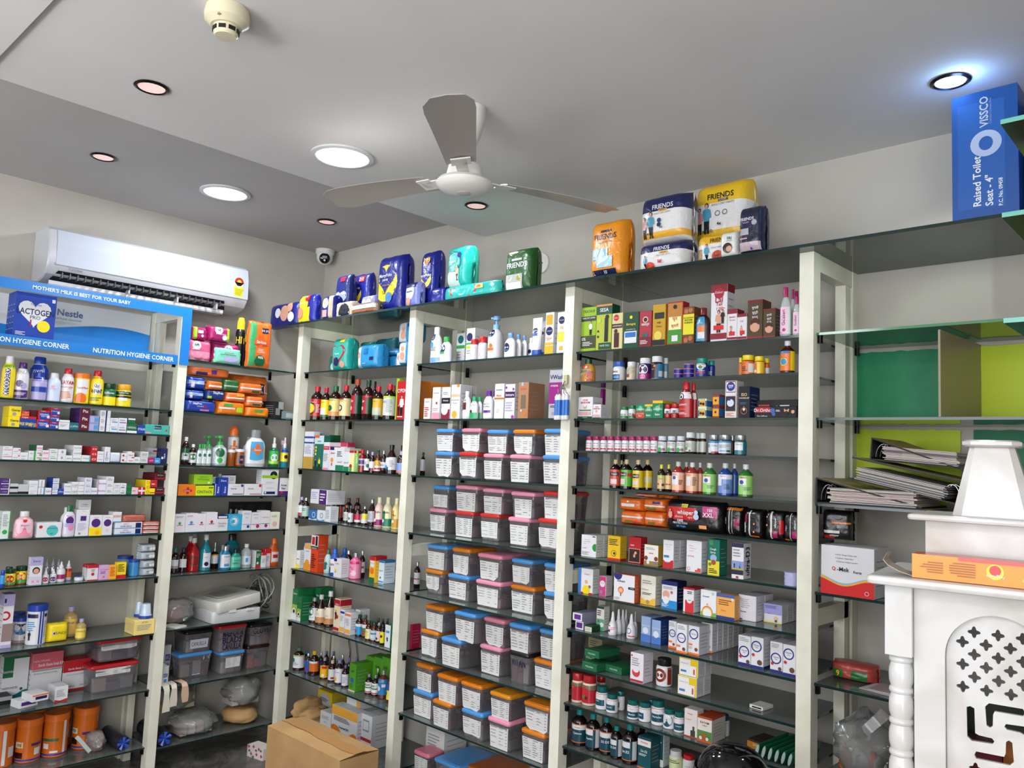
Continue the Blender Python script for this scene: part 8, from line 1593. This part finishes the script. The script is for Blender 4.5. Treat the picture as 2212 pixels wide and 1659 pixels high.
# floor: cardboard box and printed parcel
w, h, d = .54, .335, .19; t = empty('cardboard_box', (1.247, -.68, 0)); t.rotation_euler[2] = R(0)
mb = MB(); mb.box(-w/2, w/2, -d/2, d/2, 0, h, M_CARD); link('body', mb.mesh('body'), t)
for s in (-1, 1):
    mb = MB(); n = 12; vs = []
    for i in range(n+1):
        x = -w/2+w*i/n; wob = .004*noise.noise(Vector((i*.6, s, 1)))
        vs += [(x, s*d/2, h+.0005), (x, s*.006+wob, h+.010+.004*sin(i*.5)), (x, s*d/2, h+.0035), (x, s*.006+wob, h+.013+.004*sin(i*.5))]
    fs = []
    for i in range(n): a = 4*i; fs += [(a+2, a+6, a+7, a+3), (a, a+1, a+5, a+4), (a+1, a+3, a+7, a+5), (a, a+4, a+6, a+2)]
    mb.add(vs, fs, M_CARD); link('flap', mb.mesh('flap'), t)
mb = MB(); vs = []
for i in range(13):
    x = -w/2+w*i/12; vs += [(x, -.03+.004*sin(i*1.7), h+.0135+.004*sin(i*.5)), (x, .03+.003*sin(i*2.1), h+.0135+.004*sin(i*.5))]
mb.add(vs, [(2*i, 2*i+2, 2*i+3, 2*i+1) for i in range(12)], mat('B98A55', 'film')); link('packing_tape', mb.mesh('packing_tape'), t)
tag(t, 'worn brown cardboard box with taped lid in front of the shelving', 'box')
mb = MB(); w, h, d = .12, .055, .07; mb.rbox(-w/2, w/2, -d/2, d/2, 0, h, mat('C8C0BC', 'paper'), .006, 2)
sf = lambda u, v, off: (u, -d/2-off, v)
for i, (u, v) in enumerate(((-.045, .05), (-.01, .055), (.03, .05), (-.025, .018), (.015, .022), (.05, .02))):
    c = mat('B03048')
    grid(mb, sf, u-.008, u+.008, v-.003, v+.003, c, .0006); grid(mb, sf, u-.003, u+.003, v-.008, v+.008, c, .0009)
for u, v in ((.01, .04), (-.04, .03), (.045, .045), (-.01, .006)): grid(mb, sf, u-.007, u+.007, v-.005, v+.005, mat('406848'), .0006)
one('printed_parcel', mb, 'white parcel printed with red crosses on the floor', 'parcel', (.455, -.49, .0005), R(10))
# white meter boxes
t = empty('meter_box', (.19, -.60, .6585)); wp = mat('C4C6C8', 'plas')
mb = MB(); mb.rbox(-.14, .14, -.135, .135, 0, .058, wp, .018, 4, rz=.004); link('body', mb.mesh('body'), t)
mb = MB()
for dy in (-.03, .07): mb.box(.139, .146, dy-.02, dy+.02, .05, .062, mat('D8D8D8', 'plas'))
link('latch', mb.mesh('latch'), t)
mb = MB(); T = Matrix.Translation((0, .0, .078)) @ Matrix.Rotation(R(7), 4, 'Z') @ Matrix.Rotation(R(7), 4, 'X') 
mb.rbox(-.13, .14, -.135, .13, -.012, .042, mat('CCCAC4', 'plas'), .02, 4, T=T, rz=.005)
mb.rbox(-.085, .095, -.095, .075, .0415, .046, mat('B0AEA6', 'plas'), .03, 4, T=T); mb.rbox(-.06, .06, -.07, .05, .0455, .048, mat('8E8C84', 'plas'), .025, 4, T=T)
link('lid', mb.mesh('lid'), t)
tag(t, 'dusty white meter box with tilted window lid on the shelf', 'box')
# cables
mb = MB(); rnd = random.Random(4)
for i in range(9):
    cx, cz, rr = .2+rnd.uniform(-.08, .05), .76+rnd.uniform(-.03, .05), rnd.uniform(.04, .085); pts = []
    for q in range(26):
        a = q*.35+i; pts.append((max(.012, min(.32, cx+rr*.9*cos(a)+.02*sin(q*.9+i))), -.415+.03*sin(a*1.3+i), max(.665, cz+rr*sin(a))))
    mb.tube(pts, .0035, mat('8C8C84' if i % 3 else '30302E', 'plas'))
one('cable_bundle', mb, 'tangled grey cables beside the white meter box', 'cable')
mb = MB(); mb.box(.003, .028, -.52, -.27, 1.17, 1.245, mat('1C1C1E', 'plas'))
for y in (-.49, -.42, -.35): mb.box(.028, .031, y, y+.04, 1.19, 1.225, mat('2C2C2E', 'plas'))
one('switch_board', mb, 'black switch board on the wall above the small cartons', 'switch board')
mb = MB(); mb.tube([(.5+.01*sin(i), -.012, .62-.022*i) for i in range(10)], .003, mat('K', 'plas')); mb.tube([(.51+.012*i, -.012, .62-.02*i-.002*i*i) for i in range(9)], .003, mat('K', 'plas'))
one('wall_cable', mb, 'two thin black cables on the wall behind the syrup bottles', 'cable')
# left wall, lower shelves: bags and rolls
def bag(lb, x, y, z, w, d, h, seed, cols=(), rz=0, m=None, amp=.2, nm='plastic_bag', ct='bag', neck=0):
    t = empty(nm, (x, y, z), rz); mb = MB(); crumple(mb, m or M_BAG, w, d, h, amp, 2.8, seed, neck=neck); link('film', mb.mesh('film', 70), t)
    if cols:
        mb = MB(); rnd = random.Random(seed)
        for i, c in enumerate(cols):
            a = -w*.3+w*.6*i/max(1, len(cols)-1); mb.box(a-w*.28/len(cols), a+w*.28/len(cols), -d*.26, d*.26, .006, h*rnd.uniform(.5, .72), mat(c))
        c = link('contents', mb.mesh('contents'), t); c['kind'] = 'stuff'
    return tag(t, lb, ct)
bag('clear bag of pink and white packets on the lowest shelf', .20, -.74, .1105, .22, .24, .10, 3, ('C8A8A8', 'D0C8C4', 'C0A0A8', 'D4D0CC'), R(90))
bag('puffy clear plastic bag on the right of the lowest shelf', .20, -.475, .203, .17, .2, .14, 9, ('B0A8A4', 'A8A4A0'), R(90))
bag('tan wrapped packets on the lowest shelf by corner frame', .20, -.475, .1105, .17, .2, .075, 14, (), R(90), M_CARD, .12, 'wrapped_packet', 'packet')
bag('clear bag with brown tape under the container shelf', .12, -.80, .215, .2, .16, .12, 21, ('A88858', 'B0A890'), R(90))
def roll(lb, x, y, z, r_, l, key, grp=None):
    t = empty('bag_roll', (x, y, z)); T = Matrix.Translation((-l/2, 0, r_)) @ Matrix.Rotation(R(90), 4, 'Y')
    mb = MB(); mb.lathe([(r_*.9, 0), (r_, .006), (r_, l-.01), (r_*.93, l)], mat('20242C', 'film'), n=20, T=T); link('wrap', mb.mesh('wrap'), t)
    mb = MB(); n = 20; vs = [(l/2+.001, 0, r_)]
    for i in range(n):
        a = 2*pi*i/n; q = r_*.9*(1+.06*sin(i*2.3)); vs.append((l/2+.006*sin(i*1.9)+.002, q*cos(a), r_+q*sin(a)))
    mb.add(vs, [(0, 1+i, 1+(i+1) % n) for i in range(n)], mat(key, 'film')); link('end', mb.mesh('end'), t)
    tag(t, lb, 'roll', grp)
roll('rolled dark packet with shiny blue end, second bay lowest shelf', .20, -.927, .1105, .036, .24, '1C50C0')
roll('rolled dark packet with blue end, right of orange drinks', .21, -1.115, .1315, .032, .2, '1C48A8')
bag('crumpled clear bags beside the orange drinks', .22, -1.205, .1315, .07, .10, .08, 31, (), R(90), amp=.3)
mb = MB(); mb.box(-.012, .012, -.008, .008, 0, .09, mat('B8C4C0', 'film'), T=Matrix.Rotation(R(38), 4, 'X'))
one('sachet_strip', mb, 'pale green sachet strip leaning on clear bags', 'strip', (.305, -1.262, .16))
for i, (y, l, tw, lb) in enumerate(((-.948, .12, .1, 'white paper strip hanging over the shelf edge, leftmost'), (-.908, .10, -.05, 'cream paper strip hanging over the shelf edge, middle'), (-.862, .09, .2, 'peach paper strip hanging over the shelf edge, rightmost'))):
    mb = MB(); rings = []
    for q in range(9):
        s = q/8; x = -.05+.075*min(1, s*2.2) if s < .45 else .025; z = .004 if s < .4 else .004-(s-.4)/.6*l; wv = .015+.003*sin(q+i)
        rings.append([(x+.004, -wv+tw*.05*s, z), (x+.004, wv+tw*.05*s, z+.002), (x, wv+tw*.05*s, z), (x, -wv+tw*.05*s, z-.002)])
    mb.loft(rings, mat(('CFCCBE', 'D0C4B8', 'C8A890')[i], 'paper'), True, None, caps=True)
    one('paper_strip', mb, lb, 'paper strip', (.319, y, .3935), group='paper strips over the shelf edge')
# rolled brown paper bags in the third bay
bag('crumpled brown paper bag at left of lowest third bay shelf', .447, -.22, .1275, .085, .16, .11, 41, (), 0, M_CARD, .25, 'paper_bag')
bag('folded brown paper bag right of another on lowest shelf', .548, -.24, .1275, .085, .14, .09, 47, (), 0, M_CARD, .3, 'paper_bag')
bag('pinkish clear bag left of the white meter box', .19, -.86, .6585, .13, .16, .12, 51, ('A04858',), 0)
mb = MB(); mb.rbox(-.05, .05, -.035, .035, 0, .006, mat('C8C6BC', 'paper'), .012, 3)
one('folded_cloth', mb, 'small folded white cloth at the shelf edge by meter box', 'cloth', (.275, -.90, .6585), R(20))
# key bunch on the frame
t = empty('key_bunch', (2.262, -.3785, 1.70)); st = mat('9C9890', 'metal')
mb = MB(); mb.rbox(-.009, .009, -.001, .0115, .14, .175, mat('B8B48C', 'plas'), .002, 2); mb.tube([(0, -.002, .15), (0, -.012, .138), (0, -.008, .13)], .0015, st); link('hook', mb.mesh('hook'), t)
for i, a in enumerate((-.028, -.012, .004, .022)):
    mb = MB(); mb.lathe([(.0085, .0), (.0095, .003), (.0095, .016)], mat('W', 'plas'), n=14, T=Matrix.Translation((a*1.1, -.008-.006*(i % 2), .002)))
    mb.lathe([(.0093, .016), (.0093, .05), (.0088, .075)], mat('2468B8', 'plas'), n=14, T=Matrix.Translation((a*1.1, -.008-.006*(i % 2), .002)))
    mb.lathe([(.0088, .075), (.0088, .088), (.003, .098)], mat('W', 'plas'), n=14, T=Matrix.Translation((a*1.1, -.008-.006*(i % 2), .002)))
    tb = link('tube', mb.mesh('tube'), t)
    mb = MB(); mb.tube([(a*1.1+(-a*1.1)*q/8+.002*sin(q*2.4), -.009-.004*(i % 2), .098+.036*q/8) for q in range(9)], .0014, st)
    mb.tube([(.009*cos(q*.7)+a*.25, -.011, .128+.009*sin(q*.7)) for q in range(10)], .0011, st); link('chain', mb.mesh('chain'), tb)
tag(t, 'bunch of blue and white tube key chains hanging on the frame', 'key ring')
# helmet on a stool
t = empty('stool', (3.10, -.60, 0)); wd_ = mat('6A4A30', 'paper')
mb = MB(); mb.lathe([(.13, .50), (.135, .51), (.135, .525), (.13, .53)], wd_, n=28); link('seat', mb.mesh('seat'), t)
for k in range(3):
    a = 2*pi*k/3+.4; mb = MB(); mb.tube([(.12*cos(a), .12*sin(a), 0), (.09*cos(a), .09*sin(a), .5)], .014, wd_, 10); link('leg', mb.mesh('leg'), t)
tag(t, 'low wooden stool under the black helmet', 'stool')
t = empty('helmet', (3.10, -.60, .5305)); bk = mat('08080A', 'glassy')
mb = MB(); rings = []; n = 28
for j in range(13):
    q = j/12; z = .245*sin(q*pi/2) if j else 0; rr = .118*cos(q*pi/2)**.62 if j < 12 else .002
    rings.append([(rr*cos(2*pi*i/n)*1.12, rr*sin(2*pi*i/n), z) for i in range(n)])
mb.loft(rings, bk, True, None, caps=True); link('shell', mb.mesh('shell', 80), t)
mb = MB(); rings = []
for j in range(6):
    z = .07+.022*j; rr = .123*cos(math.asin(min(1, z/.25)))**.62
    rings.append([(rr*1.12*cos(a), rr*sin(a), z) for a in [R(150+12*i) for i in range(12)]])
mb.loft(rings, mat('3A3C40', 'glassy'), True, None, closed=False); link('visor', mb.mesh('visor'), t)
tag(t, 'glossy black motorcycle helmet at the bottom of the fifth bay', 'helmet')
# row of green packs lying on the eleventh shelf
for i in range(6):
    t = empty('ointment_tube', (3.040+.021*i, -.232, .6705), R(-4)); mb = MB(); T = Matrix.Rotation(R(90), 4, 'X') @ Matrix.Translation((0, 0, 0))
    rings = []
    for y in (-.09, .09): rings.append([(.0065*cos(q)-.3*.0*sin(q), y, .004+.021*sin(q)) for q in [2*pi*k/16 for k in range(16)]])
    rings = [[(x+.25*z, y, z+.008) for x, y, z in r_] for r_ in rings]
    mb.loft(rings, mat('1C6848', 'plas'), True, None, caps=True, capm=mat('1C6848')); link('body', mb.mesh('body'), t)
    mb = MB(); pts = [(x+.0, -.0905, z) for x, y, z in rings[0]]; cx = sum(p[0] for p in pts)/16; cz = sum(p[2] for p in pts)/16
    mb.add([(cx, -.0908, cz)]+[(cx+(p[0]-cx)*.82, -.0908, cz+(p[2]-cz)*.86) for p in pts], [(0, 1+(k+1) % 16, 1+k) for k in range(16)], mat('A8B4B4', 'plas')); link('cap', mb.mesh('cap'), t)
    tag(t, 'green capsule shaped tube leaning in a row, %s from left' % NTH[i], 'tube', 'every green tube leaning in a row')
# ---------------------------------------------------------------- marble shrine
TZ = 1.388; TT = Matrix.Translation((3.752, -1.439, TZ)) @ Matrix.Rotation(R(8), 4, 'Z')
t = empty('marble_shrine', (3.752, -1.439, 0)); t.rotation_euler[2] = R(8)
def part(name, mb, par=None, sharp=35): return link(name, mb.mesh(name, sharp), par or t)
M = M_MARBLE; SW, SD = .343, .26
Z = lambda z: TZ+z
mb = MB(); mb.rbox(0, SW, 0, SD, Z(-.014), Z(0), M, .006, 3, rz=.005); part('lower_slab', mb)
mb = MB(); y0 = .05
mb.box(.066, .277, y0+.03, SD-.02, Z(-.46), Z(-.43), M); mb.box(.066, .07, .05, SD-.02, Z(-.43), Z(-.0145), M); mb.box(.273, .277, .05, SD-.02, Z(-.43), Z(-.0145), M); mb.box(.07, .273, SD-.03, SD-.02, Z(-.43), Z(-.0145), M)
part('body', mb)
for ux in (.022, .283):
    mb = MB(); mb.box(ux, ux+.038, .03, .09, Z(-.122), Z(-.0145), M); q = part('pillar_block', mb)
    mb = MB(); pr = [(.016, Z(-.46))]
    for k in range(7):
        zc = Z(-.435+k*.047)
        pr += [(.0152, zc-.018), (.0176, zc-.010), (.0180, zc), (.0174, zc+.009), (.0152, zc+.016), (.0150, zc+.018), (.0172, zc+.020), (.0176, zc+.023), (.0170, zc+.026), (.0150, zc+.028)]
    pr = [p for p in pr if p[1] < Z(-.1225)]+[(.016, Z(-.1225))]
    mb.lathe(pr, M, n=24, T=Matrix.Translation((ux+.019, .055, 0))); part('pillar', mb, None, 50)
# pierced screen
def cut_panel(outline, holes, th, y, name, m):
    cu = bpy.data.curves.new('c', 'CURVE'); cu.dimensions = '2D'; cu.fill_mode = 'BOTH'; cu.extrude = th/2
    for pts in [outline]+holes:
        sp = cu.splines.new('POLY'); sp.points.add(len(pts)-1); sp.use_cyclic_u = True
        for i, (a, b) in enumerate(pts): sp.points[i].co = (a, b, 0, 1)
    ob = bpy.data.objects.new('c', cu); me0 = ob.to_mesh()
    vs = [(v.co.x, y+v.co.z, v.co.y) for v in me0.vertices]; fs = [tuple(p.vertices) for p in me0.polygons]
    ob.to_mesh_clear(); bpy.data.objects.remove(ob); mb = MB(); mb.add(vs, fs, m); return part(name, mb)
AC, AR, SP = .1715, .069, Z(-.115)
arch = lambda r_: [(AC-r_, Z(-.44))]+[(AC-r_*cos(pi*i/24), SP+r_*1.0*sin(pi*i/24)) for i in range(25)]+[(AC+r_, Z(-.44))]
cut_panel([(.0605, Z(-.45)), (.0605, Z(-.0145)), (.2825, Z(-.0145)), (.2825, Z(-.45))], [arch(AR)], .014, .055, 'front_panel', M)
holes = []
SC_C = (AC, Z(-.217)); s = .000158
Lp = [(-265, 190), (-235, 205), (-200, 190), (-196, -35), (-165, -48), (-60, -52), (-40, -75), (-55, -102), (-225, -112), (-262, -80)]
for k in range(4):
    c_, s_ = cos(-k*pi/2), sin(-k*pi/2); holes.append([(SC_C[0]+s*(x*c_-y*s_), SC_C[1]+s*(x*s_+y*c_)) for x, y in Lp])
def quat(cx, cz, r_=.0088):
    return [(cx+r_*(.76+.24*cos(4*a))*cos(a), cz+r_*(.76+.24*cos(4*a))*sin(a)) for a in [2*pi*k/24 for k in range(24)]]
for j in range(-22, 4):
    for i in range(-4, 5):
        if (i+j) % 2: continue
        cx, cz = AC+i*.0155, Z(-.0755)+j*.0165
        dx, dz = cx-SC_C[0], cz-SC_C[1]
        if max(abs(dx), abs(dz)) < .053: continue
        if abs(dx) > AR-.013 and cz < SP: continue
        if cz >= SP and math.hypot(dx, cz-SP) > AR-.011: continue
        if cz < Z(-.42): continue
        holes.append(quat(cx, cz))
cut_panel(arch(AR-.0005), holes, .006, .064, 'pierced_screen', M)
mb = MB(); mb.box(.105, .17, .13, .16, Z(-.43), Z(-.25), mat('7A1C2C', 'film')); mb.box(.172, .235, .12, .15, Z(-.43), Z(-.24), mat('A8641C', 'film')); mb.box(.12, .2, .17, .2, Z(-.43), Z(-.2), mat('384030', 'film')); part('cloth_offering', mb)
mb = MB(); mb.rbox(-.01, SW+.01, -.0, SD, Z(-.49), Z(-.46), M, .006, 3, rz=.005); part('base_slab', mb)
mb = MB(); mb.box(.072, .271, .085, .235, Z(.0003), Z(.086), M); part('upper_block', mb)
mb = MB(); mb.rbox(.05, .293, .052, .25, Z(.0862), Z(.0962), M, .006, 3, rz=.004); part('upper_slab', mb)
def octa(cx, cy, h_, c, z): return [(cx+h_, cy-h_+c, z), (cx+h_, cy+h_-c, z), (cx+h_-c, cy+h_, z), (cx-h_+c, cy+h_, z), (cx-h_, cy+h_-c, z), (cx-h_, cy-h_+c, z), (cx-h_+c, cy-h_, z), (cx+h_-c, cy-h_, z)]
mb = MB(); mb.loft([octa(.165, .15, .057, .014, Z(.0963)), octa(.162, .15, .031, .008, Z(.206))], M, False, None, caps=True); part('spire', mb)
mb = MB(); mb.loft([octa(.162, .15, .038, .012, Z(.2061)), octa(.162, .15, .041, .013, Z(.209)), octa(.162, .15, .041, .013, Z(.2145)), octa(.162, .15, .037, .012, Z(.217))], M, True, None, caps=True); part('cap_slab', mb)
tag(t, 'white marble shrine with pierced arched screen and spire', 'shrine')
mb = MB(); mb.box(-.22, .22, -.17, .17, 0, TZ-.4902, mat('8A5A38', 'paper'))
for dx in (-.11, .11): mb.box(dx-.1, dx+.1, -.174, -.17, .05, TZ-.53, mat('7A4C2E', 'paper')); mb.box(dx-.01, dx+.01, -.182, -.174, .45, .5, mat('B0B0B0', 'metal'))
one('wooden_cabinet', mb, 'brown wooden cabinet under the marble shrine', 'cabinet', tuple(TT @ Vector((.1715, .15, 0)))[:2]+(0,), R(8))
# incense carton lying upside down on the slab
w, h, d = .25, .036, .05; c = TT @ Vector((.062+w/2, .047, .0008))
t2 = empty('incense_carton', c, R(8)); mb = MB(); og = mat('DC8820', 'film')
mb.box(-w/2, w/2, -d/2, d/2, 0, h, og, og, mat('C85848', 'film'))
sf = lambda u, v, off: (-u, -d/2-.0003-off, h-v)
draw(mb, ['b:0,.14,C84848,0,.75', 't:Chandan,.72,.18,F0D8A0,.36', 't:3-IN-1,.4,.2,F0D8A0,.36', 'o:.56,.45,.045,E8C020', 'o:.56,.4,.03,C83030', 't:Fragrance,.62,.15,W,.56', 'b:.5,.78,E8D020,.05,.28', 't:DEEP,.64,.2,A83020,.16', 'o:.17,.3,.03,F0E8A0', 'g:.2,.8,905010,6,.66,.8', 'g:.25,.75,905010,5,.83,.96'], sf, w, h, 'film', .0003)
link('body', mb.mesh('body'), t2)
mb = MB(); mb.box(-w/2-.0005, -w/2, -d/2+.002, d/2-.002, .002, h-.002, mat('K')); link('opening', mb.mesh('opening'), t2)
mb = MB(); pts = [(-w/2, .001), (-w/2-.018, .006), (-w/2-.035, .014), (-w/2-.042, .022), (-w/2-.036, .033)]
vs = [];
for x, z in pts: vs += [(x, -d/2+.002, z), (x, d/2-.006, z), (x+.0008, -d/2+.002, z+.0008), (x+.0008, d/2-.006, z+.0008)]
fs = []
for i in range(4): a = 4*i; fs += [(a, a+4, a+5, a+1), (a+2, a+3, a+7, a+6), (a, a+2, a+6, a+4)]
mb.add(vs, fs, mat('A89888', 'paper')); link('flap', mb.mesh('flap'), t2)
tag(t2, 'long orange incense carton with open flap on the marble slab', 'carton')
